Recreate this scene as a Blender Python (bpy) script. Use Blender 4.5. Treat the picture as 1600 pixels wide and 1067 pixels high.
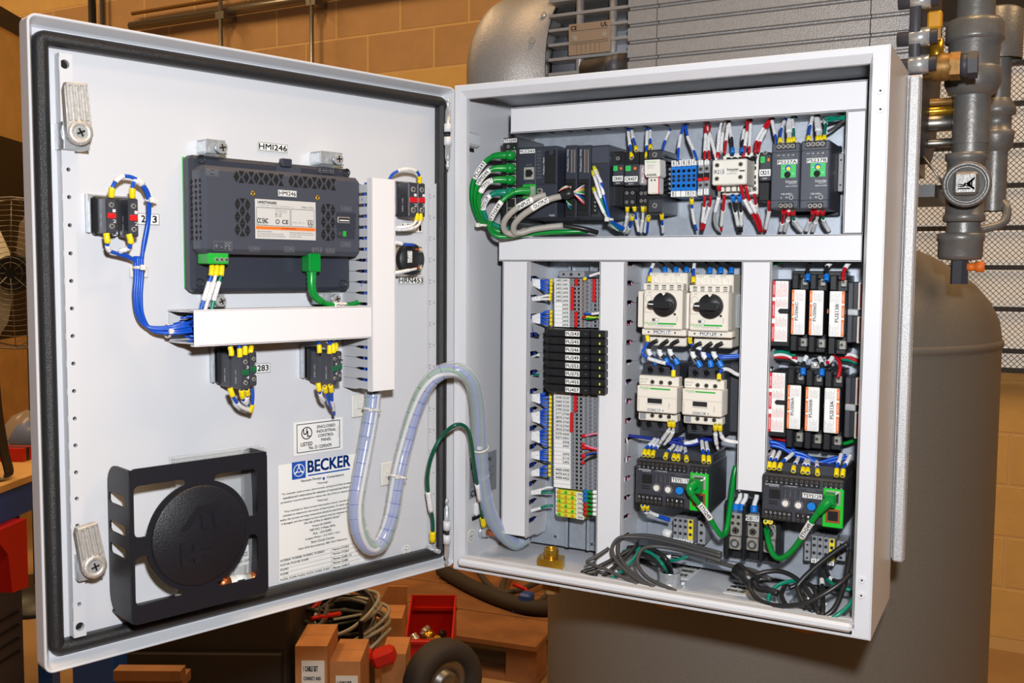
import bpy, math, random
from mathutils import Vector, Matrix
random.seed(7)
for _o in list(bpy.data.objects): bpy.data.objects.remove(_o)
SC = bpy.context.scene
COL = SC.collection
Z0 = 1.07                                   # the cabinet's lower edge stands this high above the floor
# ------------------------------------------------------------------ camera
FPX = 1529.56
CAM = Vector((0.64111, -1.05451, 0.38209))
CR = Vector((0.88365535, 0.46808218, 0.00723179))
CU = Vector((-0.04021503, 0.06050978, 0.99735717))
CF = Vector((-0.46640753, 0.88161082, -0.07229373))
cam_d = bpy.data.cameras.new('camera'); cam = bpy.data.objects.new('camera', cam_d); COL.objects.link(cam)
cam_d.sensor_width = 36; cam_d.lens = FPX * 36 / 1600; cam_d.clip_start = .02; cam_d.clip_end = 60
cam.matrix_world = Matrix(((CR.x, CU.x, -CF.x, CAM.x), (CR.y, CU.y, -CF.y, CAM.y), (CR.z, CU.z, -CF.z, CAM.z + Z0), (0, 0, 0, 1)))
SC.camera = cam
SC.cycles.diffuse_bounces = 1
SC.view_settings.view_transform = 'Standard'; SC.view_settings.look = 'None'
SC.view_settings.gamma = 1; SC.view_settings.exposure = 0; SC.view_settings.use_curve_mapping = False
# ------------------------------------------------------------------ light: dim shop, warm overhead lamps, the photographer's flash
wd = bpy.data.worlds.new('shop_air'); SC.world = wd; wd.use_nodes = True
wb = wd.node_tree.nodes['Background']; wb.inputs[0].default_value = (1.0, .78, .55, 1); wb.inputs[1].default_value = .035
def area(name, loc, target, size, power, col, size_y=None):
    l = bpy.data.lights.new(name, 'AREA'); l.energy = power; l.color = col; l.size = size
    if size_y: l.shape = 'RECTANGLE'; l.size_y = size_y
    else: l.shape = 'DISK'
    o = bpy.data.objects.new(name, l); COL.objects.link(o); o.location = loc
    o.rotation_euler = (Vector(target) - Vector(loc)).to_track_quat('-Z', 'Y').to_euler()
    return o
area('camera_flash', (CAM.x + .045, CAM.y + .02, CAM.z + Z0 + .15), (.15, .05, Z0 + .3), .055, 14.5, (.97, .985, 1.0))
WARM = (1.0, .64, .31)
area('shop_lamp', (.6, -.3, 4.6), (.6, -.3, 0), .5, 56, WARM, 1.6)
area('shop_lamp', (-2.4, .6, 4.6), (-2.4, .6, 0), .5, 66, WARM, 1.6)
area('shop_lamp', (2.6, 1.0, 4.6), (2.6, 1.0, 0), .5, 56, WARM, 1.6)
area('shop_lamp', (-5.2, .9, 4.6), (-5.2, .9, 0), .5, 66, WARM, 1.6)
# ------------------------------------------------------------------ frames (all local frames: x to the viewer's right, y into the surface, z up)
PHI = math.radians(107.787)
DU = Vector((math.cos(PHI), -math.sin(PHI), 0)); DN = Vector((math.sin(PHI), math.cos(PHI), 0)); DN = DN if DN.y < 0 else -DN
HX, HY = -.00646, .0148
ENC = Matrix.Translation((0, 0, Z0))
DOOR = Matrix.Translation((HX, HY, Z0)) @ Matrix.Rotation(math.atan2(-DU.y, -DU.x), 4, 'Z')
WORLD = Matrix.Identity(4)
def ray(px, py): return CR * ((px - 800) / FPX) - CU * ((py - 533.5) / FPX) + CF
CAMW = Vector((CAM.x, CAM.y, CAM.z + Z0))
def pt(fr, px, py, d):
    """the point of frame fr on its plane y = d that the photograph shows at (px, py)"""
    iv = fr.inverted(); c = iv @ CAMW; r = iv.to_3x3() @ ray(px, py)
    return c + r * ((d - c.y) / r.y)
def e(px, py, d): return pt(ENC, px, py, d)
def dr(px, py, d): return pt(DOOR, px, py, d)
def floor_pt(px, py, z=0.0):
    r = ray(px, py); return CAMW + r * ((z - CAMW.z) / r.z)
def at_y(px, py, y): return pt(WORLD, px, py, y)
def rect(fr, x0, y0, x1, y1, d):
    """pixel box -> (x0, z0, x1, z1) on plane d of frame"""
    mx, my = (x0 + x1) / 2, (y0 + y1) / 2
    return pt(fr, x0, my, d).x, pt(fr, mx, y1, d).z, pt(fr, x1, my, d).x, pt(fr, mx, y0, d).z
def crop(x0, y0, s): return lambda x, y: (x0 + x / s, y0 + y / s)
cA = crop(920, 180, 5.615); cB = crop(1090, 170, 5.336); cC = crop(720, 190, 5.333); cD = crop(790, 400, 4.64)
cE = crop(790, 600, 4.27); cF = crop(970, 400, 3.557); cG = crop(970, 660, 4.85); cH = crop(1170, 400, 3.442)
cI = crop(1120, 680, 3.558); cJ = crop(680, 540, 2.9625); cK = crop(820, 800, 5.333)
cL = crop(130, 190, 4.103); cM = crop(270, 200, 3.678); cN = crop(540, 240, 4.444); cO = crop(280, 460, 4.444)
cP = crop(430, 640, 3.81); cQ = crop(60, 680, 2.758)
def crect(fr, c, x0, y0, x1, y1, d):
    a = c(x0, y0); b = c(x1, y1); return rect(fr, a[0], a[1], b[0], b[1], d)
# ------------------------------------------------------------------ materials
def lin(c): return tuple(((v / 255) / 12.92 if v / 255 <= .04045 else ((v / 255 + .055) / 1.055) ** 2.4) for v in c)
MATS = {}
def mat(key, name, rgb, rough=.45, metal=0, noise=0.0, scale=60, bump=0.0, bscale=900, rgb2=None, trans=0, alpha=1, ior=1.45, spec=.5, emit=0):
    m = bpy.data.materials.new(name); m.use_nodes = True; nt = m.node_tree; b = nt.nodes['Principled BSDF']
    c = lin(rgb); b.inputs['Base Color'].default_value = (*c, 1); b.inputs['Roughness'].default_value = rough
    b.inputs['Metallic'].default_value = metal; b.inputs['Specular IOR Level'].default_value = spec
    if trans: b.inputs['Transmission Weight'].default_value = trans; b.inputs['IOR'].default_value = ior
    if alpha < 1: b.inputs['Alpha'].default_value = alpha
    tc = nt.nodes.new('ShaderNodeTexCoord')
    if noise or rgb2:
        n = nt.nodes.new('ShaderNodeTexNoise'); n.inputs['Scale'].default_value = scale; n.inputs['Detail'].default_value = 3
        nt.links.new(tc.outputs['Object'], n.inputs['Vector'])
        r = nt.nodes.new('ShaderNodeValToRGB'); r.color_ramp.elements[0].position = .35; r.color_ramp.elements[1].position = .65
        if rgb2: a, z = c, lin(rgb2)
        else: a = tuple(v * (1 - noise) for v in c); z = tuple(min(1, v * (1 + noise)) for v in c)
        r.color_ramp.elements[0].color = (*a, 1); r.color_ramp.elements[1].color = (*z, 1)
        nt.links.new(n.outputs['Fac'], r.inputs['Fac']); nt.links.new(r.outputs['Color'], b.inputs['Base Color'])
    if bump:
        n2 = nt.nodes.new('ShaderNodeTexNoise'); n2.inputs['Scale'].default_value = bscale; n2.inputs['Detail'].default_value = 2
        bp = nt.nodes.new('ShaderNodeBump'); bp.inputs['Strength'].default_value = bump; bp.inputs['Distance'].default_value = .002
        nt.links.new(tc.outputs['Object'], n2.inputs['Vector']); nt.links.new(n2.outputs['Fac'], bp.inputs['Height']); nt.links.new(bp.outputs['Normal'], b.inputs['Normal'])
    MATS[key] = m; return m
def print_mat(key, name, rgb, ink, sx, sy, thr):
    """a pale sleeve or paper with fine rows of dark print"""
    m = mat(key, name, rgb, .5); nt = m.node_tree; b = nt.nodes['Principled BSDF']
    tc = nt.nodes['Texture Coordinate'] if 'Texture Coordinate' in nt.nodes else nt.nodes.new('ShaderNodeTexCoord')
    mp = nt.nodes.new('ShaderNodeMapping'); mp.inputs['Scale'].default_value = (sx, sx, sy)
    n = nt.nodes.new('ShaderNodeTexNoise'); n.inputs['Scale'].default_value = 1; n.inputs['Detail'].default_value = 0
    r = nt.nodes.new('ShaderNodeValToRGB'); r.color_ramp.interpolation = 'CONSTANT'
    r.color_ramp.elements[0].color = (*lin(rgb), 1); r.color_ramp.elements[1].color = (*lin(ink), 1); r.color_ramp.elements[1].position = thr
    nt.links.new(tc.outputs['Object'], mp.inputs['Vector']); nt.links.new(mp.outputs['Vector'], n.inputs['Vector'])
    nt.links.new(n.outputs['Fac'], r.inputs['Fac']); nt.links.new(r.outputs['Color'], b.inputs['Base Color'])
mat('paint', 'light_grey_powder_coat', (222, 224, 230), .32, bump=.05, bscale=700)
mat('door', 'light_grey_door_paint', (216, 218, 224), .30, bump=.04, bscale=700)
mat('duct', 'white_duct_plastic', (234, 234, 238), .38)
mat('ductbase', 'grey_duct_plastic', (206, 208, 214), .45)
mat('galv', 'galvanised_steel', (176, 184, 196), .45, .45, noise=.07, scale=110)
mat('holder', 'black_holder_plastic', (24, 26, 34), .4, bump=.25, bscale=900)
mat('dkgreen', 'dark_green_plastic', (20, 100, 60), .4)
mat('greyplate', 'grey_rating_plate', (150, 154, 160), .4)
mat('nameplate', 'stamped_aluminium', (176, 150, 126), .4, .4)
mat('platelbl', 'silver_label', (206, 206, 204), .4)
mat('brown', 'brown_insulation', (120, 70, 40), .4)
mat('zinc', 'bright_zinc', (205, 210, 215), .28, .55, noise=.1, scale=200)
mat('nickel', 'nickel_plate', (215, 212, 205), .25, .6)
mat('cast', 'cast_zinc', (206, 203, 198), .45, .5, noise=.1, scale=300, bump=.2)
mat('gasket', 'black_foam_gasket', (38, 38, 40), .33, bump=.35, bscale=1400)
mat('black', 'black_plastic', (30, 31, 35), .4, bump=.05)
mat('dark', 'anthracite_plastic', (58, 60, 68), .42, noise=.08, scale=80, bump=.08)
mat('hmi', 'slate_plastic', (68, 72, 84), .45, bump=.12, bscale=1600)
mat('hmidark', 'dark_slate_plastic', (50, 54, 66), .45, bump=.12, bscale=1600)
mat('shadeblk', 'painted_shade_black', (10, 10, 12), .8)  # near-black colour stands in for shade in holes, slots, grooves and under tabs
mat('ivory', 'ivory_plastic', (236, 229, 216), .42)
mat('cream', 'cream_plastic', (232, 228, 218), .42)
mat('white', 'white_plastic', (240, 240, 240), .45)
mat('label', 'white_label', (246, 246, 244), .5)
mat('ink', 'black_ink', (22, 22, 26), .6)
mat('greyink', 'grey_ink', (120, 122, 128), .6)
mat('whiteink', 'white_ink', (225, 226, 230), .6)
mat('red', 'red_plastic', (214, 26, 30), .4)
mat('redwire', 'red_insulation', (196, 20, 34), .35)
mat('orange', 'orange_print', (240, 120, 40), .5)
mat('yellow', 'yellow_ferrule', (250, 222, 20), .4)
mat('yelgrn', 'yellow_terminal_plastic', (214, 218, 60), .42, rgb2=(232, 226, 60), scale=30)
mat('green', 'green_cable_jacket', (0, 140, 52), .3, noise=.06, scale=30)
mat('lgreen', 'green_plastic', (38, 176, 60), .4)
mat('bgreen', 'bright_green_plastic', (30, 196, 50), .4)
mat('psgreen', 'green_face_print', (60, 198, 104), .45)
mat('teal', 'teal_insulation', (0, 128, 104), .32)
mat('earth', 'dark_green_insulation', (0, 84, 62), .3)
mat('blue', 'blue_insulation', (22, 84, 200), .3)
mat('dblue', 'dark_blue_insulation', (14, 40, 140), .35)
mat('bterm', 'blue_terminal_plastic', (20, 118, 214), .4)
mat('bluebtn', 'blue_button', (24, 130, 220), .35)
mat('wirewhite', 'white_insulation', (232, 232, 234), .35)
mat('wiregrey', 'grey_insulation', (172, 170, 166), .4)
mat('cablegrey', 'grey_cable_jacket', (168, 164, 156), .45)
mat('cableblk', 'black_cable_jacket', (36, 36, 38), .35)
mat('cabledk', 'charcoal_cable_jacket', (74, 72, 72), .5)
mat('pink', 'pink_insulation', (236, 130, 160), .4)
mat('purple', 'violet_insulation', (112, 60, 150), .4)
mat('term', 'grey_terminal_plastic', (150, 152, 158), .45)
mat('termdk', 'dark_grey_terminal_plastic', (108, 110, 118), .5)
mat('brass', 'brass', (206, 158, 50), .28, .8, noise=.08, scale=100)
mat('bronze', 'bronze_casting', (150, 112, 60), .5, .5, noise=.15, scale=200)
mat('copper', 'copper', (206, 120, 70), .35, .7)
mat('tie', 'white_nylon', (228, 226, 220), .4)
mat('blueprint', 'blue_print', (20, 84, 180), .5)
mat('redprint', 'red_print', (216, 40, 44), .5)
print_mat('sleeve', 'printed_wire_sleeve', (240, 240, 242), (70, 70, 78), 1500, 800, .73)
print_mat('rows', 'printed_small_type', (240, 239, 236), (130, 130, 132), 1500, 700, .56)
print_mat('redrows', 'red_small_type', (244, 236, 234), (214, 60, 60), 900, 420, .52)
mat('cap', 'smoke_clear_plastic', (230, 236, 240), .12, alpha=.30, spec=.6)
mat('wrap', 'clear_spiral_wrap', (232, 238, 248), .18, alpha=.40, spec=.7)
mat('bag', 'clear_plastic_bag', (225, 228, 230), .2, alpha=.25, spec=.7)
# ------------------------------------------------------------------ mesh builder
_TX = {}
def text_mesh(s):
    if s not in _TX:
        c = bpy.data.curves.new('t', 'FONT'); c.body = s; c.resolution_u = 3; c.size = 1
        o = bpy.data.objects.new('t', c); me = bpy.data.meshes.new_from_object(o)
        v = [(p.co.x, p.co.y) for p in me.vertices]; f = [tuple(p.vertices) for p in me.polygons]
        bpy.data.objects.remove(o); bpy.data.curves.remove(c); bpy.data.meshes.remove(me)
        if not v: v = [(0, 0), (1, 1)]
        xs = [p[0] for p in v]; ys = [p[1] for p in v]
        _TX[s] = (v, f, min(xs), max(xs), min(ys), max(ys))
    return _TX[s]
def spline(P, n=5):
    P = [Vector(p) for p in P]
    if len(P) < 3: return P
    Q = [P[0] * 2 - P[1]] + P + [P[-1] * 2 - P[-2]]; out = []
    for i in range(1, len(Q) - 2):
        a, b, c, d = Q[i - 1], Q[i], Q[i + 1], Q[i + 2]
        for k in range(n):
            t = k / n
            out.append(.5 * ((2 * b) + (c - a) * t + (2 * a - 5 * b + 4 * c - d) * t * t + (3 * b - a - 3 * c + d) * t ** 3))
    out.append(P[-1]); return out
class MB:
    def __init__(s): s.v = []; s.f = []; s.m = []; s.sm = []; s.keys = []
    def mi(s, k):
        if k not in s.keys: s.keys.append(k)
        return s.keys.index(k)
    def add(s, V, F, k, smooth=False):
        o = len(s.v); i = s.mi(k); s.v += [tuple(p) for p in V]
        for f in F: s.f.append(tuple(o + a for a in f)); s.m.append(i); s.sm.append(smooth)
        return s
    def box(s, x0, y0, z0, x1, y1, z1, k, b=0, M=None):
        if x1 < x0: x0, x1 = x1, x0
        if y1 < y0: y0, y1 = y1, y0
        if z1 < z0: z0, z1 = z1, z0
        if b <= 0:
            V = [(x, y, z) for x in (x0, x1) for y in (y0, y1) for z in (z0, z1)]
            F = [(0, 1, 3, 2), (4, 6, 7, 5), (0, 4, 5, 1), (2, 3, 7, 6), (0, 2, 6, 4), (1, 5, 7, 3)]
        else:
            b = min(b, (x1 - x0) * .45, (y1 - y0) * .45, (z1 - z0) * .45); V = []; ix = {}
            lo = (x0, y0, z0); hi = (x1, y1, z1)
            for sx in (0, 1):
                for sy in (0, 1):
                    for sz in (0, 1):
                        sg = (sx, sy, sz)
                        for ax in range(3):
                            p = []
                            for j in range(3):
                                c = hi[j] if sg[j] else lo[j]
                                if j != ax: c += -b if sg[j] else b
                                p.append(c)
                            ix[(sx, sy, sz, ax)] = len(V); V.append(tuple(p))
            F = []
            for ax in range(3):
                o = [j for j in range(3) if j != ax]
                for sd in (0, 1):
                    q = []
                    for a, c in ((0, 0), (1, 0), (1, 1), (0, 1)):
                        g = [0, 0, 0]; g[ax] = sd; g[o[0]] = a; g[o[1]] = c; q.append(ix[(*g, ax)])
                    F.append(q)
                for a in (0, 1):
                    for c in (0, 1):
                        g0 = [0, 0, 0]; g0[o[0]] = a; g0[o[1]] = c; g1 = list(g0); g1[ax] = 1
                        F.append([ix[(*g0, o[0])], ix[(*g1, o[0])], ix[(*g1, o[1])], ix[(*g0, o[1])]])
            for sx in (0, 1):
                for sy in (0, 1):
                    for sz in (0, 1): F.append([ix[(sx, sy, sz, 0)], ix[(sx, sy, sz, 1)], ix[(sx, sy, sz, 2)]])
            cx = Vector(((x0 + x1) / 2, (y0 + y1) / 2, (z0 + z1) / 2)); G = []
            for f in F:
                a, b_, c = (Vector(V[f[j]]) for j in (0, 1, 2)); n = (b_ - a).cross(c - a)
                G.append(tuple(f) if n.dot(a - cx) > 0 else tuple(reversed(f)))
            F = G
        if M: V = [M @ Vector(p) for p in V]
        return s.add(V, F, k)
    def prism(s, poly, y0, y1, k, M=None):
        """poly: (x, z) list extruded from y0 to y1"""
        n = len(poly); V = [(x, y0, z) for x, z in poly] + [(x, y1, z) for x, z in poly]
        F = [tuple(range(n)), tuple(range(2 * n - 1, n - 1, -1))] + [(i, i + n, (i + 1) % n + n, (i + 1) % n) for i in range(n)]
        if M: V = [M @ Vector(p) for p in V]
        return s.add(V, F, k)
    def tube(s, P, r, k, n=8, caps=True, smooth=True):
        P = [Vector(p) for p in P]; R = r if isinstance(r, (list, tuple)) else [r] * len(P)
        t0 = (P[1] - P[0]).normalized(); u = t0.orthogonal().normalized(); V = []; F = []
        for i, p in enumerate(P):
            t = (P[min(i + 1, len(P) - 1)] - P[max(i - 1, 0)])
            t = t.normalized() if t.length > 1e-9 else t0
            u = (u - t * u.dot(t)); u = u.normalized() if u.length > 1e-6 else t.orthogonal().normalized(); w = t.cross(u)
            for j in range(n):
                a = 2 * math.pi * j / n; V.append(p + (u * math.cos(a) + w * math.sin(a)) * R[i])
        for i in range(len(P) - 1):
            for j in range(n):
                a, b = i * n + j, i * n + (j + 1) % n; F.append((a, b, b + n, a + n))
        s.add(V, F, k, smooth)
        if caps:
            o = len(s.v) - len(V); i = s.mi(k)
            s.f.append(tuple(o + j for j in range(n - 1, -1, -1))); s.f.append(tuple(o + len(V) - n + j for j in range(n))); s.m += [i, i]; s.sm += [False, False]
        return s
    def cyl(s, a, b, r, k, n=12, r2=None, caps=True, smooth=True): return s.tube([a, b], [r, r if r2 is None else r2], k, n, caps, smooth)
    def lathe(s, o, ax, prof, k, n=20, smooth=True, closed=False):
        """prof: (radius, height along ax)"""
        o = Vector(o); ax = Vector(ax).normalized(); u = ax.orthogonal().normalized(); w = ax.cross(u); V = []; F = []
        for r, h in prof:
            for j in range(n):
                a = 2 * math.pi * j / n; V.append(o + ax * h + (u * math.cos(a) + w * math.sin(a)) * max(r, 1e-5))
        L = len(prof)
        for i in range(L - 1 + (1 if closed else 0)):
            i2 = (i + 1) % L
            for j in range(n): F.append((i * n + j, i * n + (j + 1) % n, i2 * n + (j + 1) % n, i2 * n + j))
        return s.add(V, F, k, smooth)
    def disc(s, c, r, k, n=10, y=None): # faces -y
        x, yy, z = c; return s.add([(x + r * math.cos(2 * math.pi * j / n), yy, z + r * math.sin(2 * math.pi * j / n)) for j in range(n)], [tuple(range(n))], k)
    def screw(s, x, y, z, r, k='nickel', slot=True, dirn=(0, -1, 0), n=10):
        """a screw head with a dark cross cut, facing -y"""
        s.cyl((x, y + .002, z), (x, y - .0008, z), r, k, n, r2=r * .92)
        if slot:
            a = random.uniform(0, 3)
            for q in (0, 1.5708):
                c, d = math.cos(a + q) * r * .75, math.sin(a + q) * r * .75; w = r * .16; nx, nz = -math.sin(a + q) * w, math.cos(a + q) * w
                s.add([(x - c - nx, y - .00095, z - d - nz), (x + c - nx, y - .00095, z + d - nz), (x + c + nx, y - .00095, z + d + nz), (x - c + nx, y - .00095, z - d + nz)], [(0, 1, 2, 3)], 'shadeblk')
        return s
    def text(s, t, x0, z0, x1, z1, y, k, rot=0, fit=True, M=None):
        """writing inside the box x0..x1, z0..z1 on the plane y, facing -y; rot=90 reads upwards"""
        v, f, a, b, c, d = text_mesh(t)
        W, H = (x1 - x0, z1 - z0) if rot in (0, 180) else (z1 - z0, x1 - x0)
        sx, sy = W / max(b - a, 1e-6), H / max(d - c, 1e-6)
        if not fit: sx = sy = min(sx, sy)
        cx, cz = (x0 + x1) / 2, (z0 + z1) / 2; ca, sa = math.cos(math.radians(rot)), math.sin(math.radians(rot)); V = []
        for p, q in v:
            X = (p - (a + b) / 2) * sx; Z = (q - (c + d) / 2) * sy; V.append((cx + X * ca - Z * sa, y, cz + X * sa + Z * ca))
        if M: V = [M @ Vector(p) for p in V]
        s.add(V, f, k)
        if H > .0024 and k in ('ink', 'blueprint'):                                   # bold print on the larger lettering
            w = (M.to_3x3() if M else Matrix.Identity(3)); q = min(.03 * H, .0004)
            for dx, dz in ((q, q), (-q, q), (q, -q), (-q, -q)):
                sh = w @ Vector((dx, 0, dz)); s.add([Vector(p) + sh for p in V], f, k)
        return s
    def plate(s, x0, z0, x1, z1, y, t, k, b=0): return s.box(x0, y - t, z0, x1, y, z1, k, b)
    def tag(s, t, x0, z0, x1, z1, y, ink='ink', k='label', border=True, pad=.14, rot=0):
        """a printed marker plate with writing"""
        s.box(x0, y - .0005, z0, x1, y, z1, k)
        h = z1 - z0; w = x1 - x0; p = min(h, w) * pad
        if border:
            q = min(h, w) * .05; yy = y - .0006; o = q * .9
            for a in ((x0 + o, z0 + o, x1 - o, z0 + o + q), (x0 + o, z1 - o - q, x1 - o, z1 - o), (x0 + o, z0 + o, x0 + o + q, z1 - o), (x1 - o - q, z0 + o, x1 - o, z1 - o)):
                s.add([(a[0], yy, a[1]), (a[2], yy, a[1]), (a[2], yy, a[3]), (a[0], yy, a[3])], [(0, 1, 2, 3)], ink)
        return s.text(t, x0 + p * 1.3, z0 + p * 1.4, x1 - p * 1.3, z1 - p * 1.4, y - .0007, ink, rot=rot)
    def mesh(s, name, base=(0, 0, 0), M=None):
        me = bpy.data.meshes.new(name); bx, by, bz = base
        V = [(p[0] - bx, p[1] - by, p[2] - bz) for p in s.v]
        me.from_pydata(V, [], s.f)
        for k in s.keys: me.materials.append(MATS[k])
        me.polygons.foreach_set('material_index', s.m); me.polygons.foreach_set('use_smooth', s.sm); me.update(); return me
def face_text(mb, t, P, r, k='ink'):
    """print along a sleeve: flat lettering on the side of the tube that faces the room"""
    a, b = P[0], P[-1]; c = P[len(P) // 2]; d = (b - a).normalized()
    if d.dot(CR) < 0: d = -d
    v = (CAM - c).normalized(); n = (v - d * v.dot(d)).normalized(); u = n.cross(d); L = (b - a).length * .84; o = c + n * r * 1.04
    M = Matrix(((d.x, -n.x, u.x, o.x), (d.y, -n.y, u.y, o.y), (d.z, -n.z, u.z, o.z), (0, 0, 0, 1)))
    return mb.text(t, -L / 2, -r * .5, L / 2, r * .5, 0, k, M=M)
def prop(o, label=None, cat=None, group=None, kind=None):
    if label: o['label'] = label
    if cat: o['category'] = cat
    if group: o['group'] = group
    if kind: o['kind'] = kind
    return o
class Thing:
    """an Empty at the thing's base that parents its parts; meshes are given in frame coordinates"""
    def __init__(s, name, label, cat, base, fr=None, group=None, kind=None):
        s.fr = ENC if fr is None else fr; s.base = Vector(base)
        s.o = bpy.data.objects.new(name, None); s.o.empty_display_size = .01; COL.objects.link(s.o)
        s.o.matrix_world = s.fr @ Matrix.Translation(s.base); prop(s.o, label, cat, group, kind)
    def part(s, name, mb, parent=None, label=None, kind=None):
        o = bpy.data.objects.new(name, mb.mesh(name, s.base)); COL.objects.link(o); o.parent = parent or s.o; prop(o, label, kind=kind); return o
    def share(s, name, me, off, parent=None):
        o = bpy.data.objects.new(name, me); COL.objects.link(o); o.parent = parent or s.o; o.location = Vector(off) - s.base; return o
def single(name, mb, label, cat, base=None, fr=None, group=None, kind=None):
    fr = ENC if fr is None else fr
    if base is None:
        n = len(mb.v); base = Vector((sum(p[0] for p in mb.v) / n, sum(p[1] for p in mb.v) / n, min(p[2] for p in mb.v)))
    o = bpy.data.objects.new(name, mb.mesh(name, base)); COL.objects.link(o); o.matrix_world = fr @ Matrix.Translation(Vector(base)); prop(o, label, cat, group, kind); return o
def rr(x0, z0, x1, z1, r, n=5):
    out = []
    for cx, cz, a in ((x1 - r, z0 + r, -90), (x1 - r, z1 - r, 0), (x0 + r, z1 - r, 90), (x0 + r, z0 + r, 180)):
        for j in range(n + 1):
            t = math.radians(a + 90 * j / n); out.append((cx + r * math.cos(t), cz + r * math.sin(t)))
    return out
def frame(mb, x0, z0, x1, z1, r, prof, k, smooth=False, closed=True, n=5):
    """sweeps the profile (inset, y) round a rounded rectangle"""
    rings = [[(x, y, z) for x, z in rr(x0 + i, z0 + i, x1 - i, z1 - i, max(r - i, .0008), n)] for i, y in prof]
    N = len(rings[0]); V = [p for q in rings for p in q]; F = []; L = len(prof)
    for a in range(L if closed else L - 1):
        b = (a + 1) % L
        for j in range(N): F.append((a * N + j, a * N + (j + 1) % N, b * N + (j + 1) % N, b * N + j))
    return mb.add(V, F, k, smooth)
def holed(mb, x0, x1, zs, z0, z1, cx, r, y, t, k, n=10):
    """a flat strip facing -y with real round holes at heights zs"""
    cuts = [z0] + [q for z in zs for q in (z - r * 1.6, z + r * 1.6)] + [z1]
    for i in range(0, len(cuts), 2): mb.box(x0, y, cuts[i], x1, y + t, cuts[i + 1], k)
    for z in zs:
        h = r * 1.6; m = 16; C = []; S = []
        for j in range(m):
            a = 2 * math.pi * j / m + math.pi / m; ca, sa = math.cos(a), math.sin(a); C.append((cx + r * ca, z + r * sa))
            q = max(abs(sa), 1e-6); S.append((max(x0, min(x1, cx + (ca / q * h if abs(ca) < abs(sa) * 50 else 1e3))), z + max(-h, min(h, (sa * 1e3)))))
        S = []
        for j in range(m):
            a = 2 * math.pi * j / m + math.pi / m; ca, sa = math.cos(a), math.sin(a)
            tx = ((x1 - cx) if ca > 0 else (cx - x0)) / max(abs(ca), 1e-9); tz = h / max(abs(sa), 1e-9); q = min(tx, tz); S.append((cx + ca * q, z + sa * q))
        V = [(p[0], y, p[1]) for p in C] + [(p[0], y, p[1]) for p in S] + [(p[0], y + t + .004, p[1]) for p in C]
        F = [(j, (j + 1) % m, m + (j + 1) % m, m + j) for j in range(m)] + [(j, 2 * m + j, 2 * m + (j + 1) % m, (j + 1) % m) for j in range(m)]
        for qx, qz in ((x0, z - h), (x1, z - h), (x1, z + h), (x0, z + h)):
            near = sorted(range(m), key=lambda j: (S[j][0] - qx) ** 2 + (S[j][1] - qz) ** 2)[:2]
            V.append((qx, y, qz)); F.append((len(V) - 1, m + near[0], m + near[1]))
        mb.add(V, F, k); mb.disc((cx, y + t + .0035, z), r, 'shadeblk', m)
# ================================================================== THE SHOP AROUND
WY = 3.1
mat('floorm', 'worn_concrete_floor', (176, 140, 98), .55, noise=.12, scale=2.2, bump=.1, bscale=60)
mat('blockm', 'painted_concrete_block', (196, 156, 110), .75, noise=.05, scale=9, bump=.5, bscale=160)
mat('block2', 'pale_ochre_block', (226, 186, 116), .75, noise=.05, scale=9, bump=.5, bscale=160)  # paler block tone: low rows, upper left rows, left wall and locker panel
mat('mortar', 'mortar', (226, 188, 130), .85)
mat('wood', 'pallet_wood', (152, 104, 66), .7, noise=.2, scale=7, bump=.3, bscale=90)
mat('ply', 'bench_wood', (226, 180, 116), .5, noise=.1, scale=8)
mat('card', 'corrugated_cardboard', (196, 134, 84), .75, noise=.08, scale=14)
mat('tank', 'grey_hammered_enamel', (122, 115, 106), .5, .1, noise=.04, scale=300, bump=.25, bscale=420)
mat('pump', 'silver_grey_enamel', (158, 154, 152), .42, .3, noise=.05, scale=300, bump=.3, bscale=600)
mat('pumpdk', 'shaded_grey_enamel', (150, 152, 162), .42, .3)
mat('pipe', 'grey_painted_pipe', (126, 124, 122), .38, .35, noise=.08, scale=60, bump=.15, bscale=300)
mat('steel', 'raw_steel', (150, 146, 140), .35, .9)
mat('ochre', 'yellow_handle_vinyl', (214, 150, 24), .4)
mat('rubber', 'tyre_rubber', (62, 56, 54), .75, bump=.3, bscale=300)
mat('darkbox', 'black_brown_enamel', (42, 34, 30), .6, noise=.1, scale=9)
mat('navy', 'blue_enamel', (34, 84, 180), .4)
mat('binred', 'red_bin_plastic', (204, 30, 20), .4)
mat('chargrey', 'charcoal_enamel', (66, 66, 74), .5)
mat('fanblade', 'bare_aluminium', (190, 184, 170), .4, .5)
mat('speck', 'speckled_grey_strut', (196, 196, 198), .4, .25, noise=.12, scale=600, bump=.3, bscale=900)
mat('panewhite', 'frosted_pane_added_glow', (232, 226, 218), .5)
_b = MATS['panewhite'].node_tree.nodes['Principled BSDF']; _b.inputs['Emission Color'].default_value = (1, .86, .72, 1); _b.inputs['Emission Strength'].default_value = .38  # emission added to brighten the panes, no known light behind them
def struct(name, mb, fr=WORLD, base=(0, 0, 0), parent=None):
    o = bpy.data.objects.new(name, mb.mesh(name, base)); COL.objects.link(o)
    if parent: o.parent = parent
    else: o.matrix_world = fr @ Matrix.Translation(base)
    o['kind'] = 'structure'; return o
struct('floor', MB().box(-7.4, -2.2, -.12, 3.4, WY + .12, 0, 'floorm'))
wall = struct('wall_back', MB().box(-7.4, WY + .003, 0, 3.4, WY + .12, 3.6, 'mortar'))
blk = MB().box(-.1955, -.0035, -.0955, .1955, .02, .0955, 'blockm', .002).mesh('block'); blk2 = MB().box(-.1955, -.0035, -.0955, .1955, .02, .0955, 'block2', .002).mesh('block')
zl = at_y(735, 100, WY).z; z0r = zl - .2 * math.floor(zl / .2); xj = at_y(732, 110, WY).x
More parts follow.
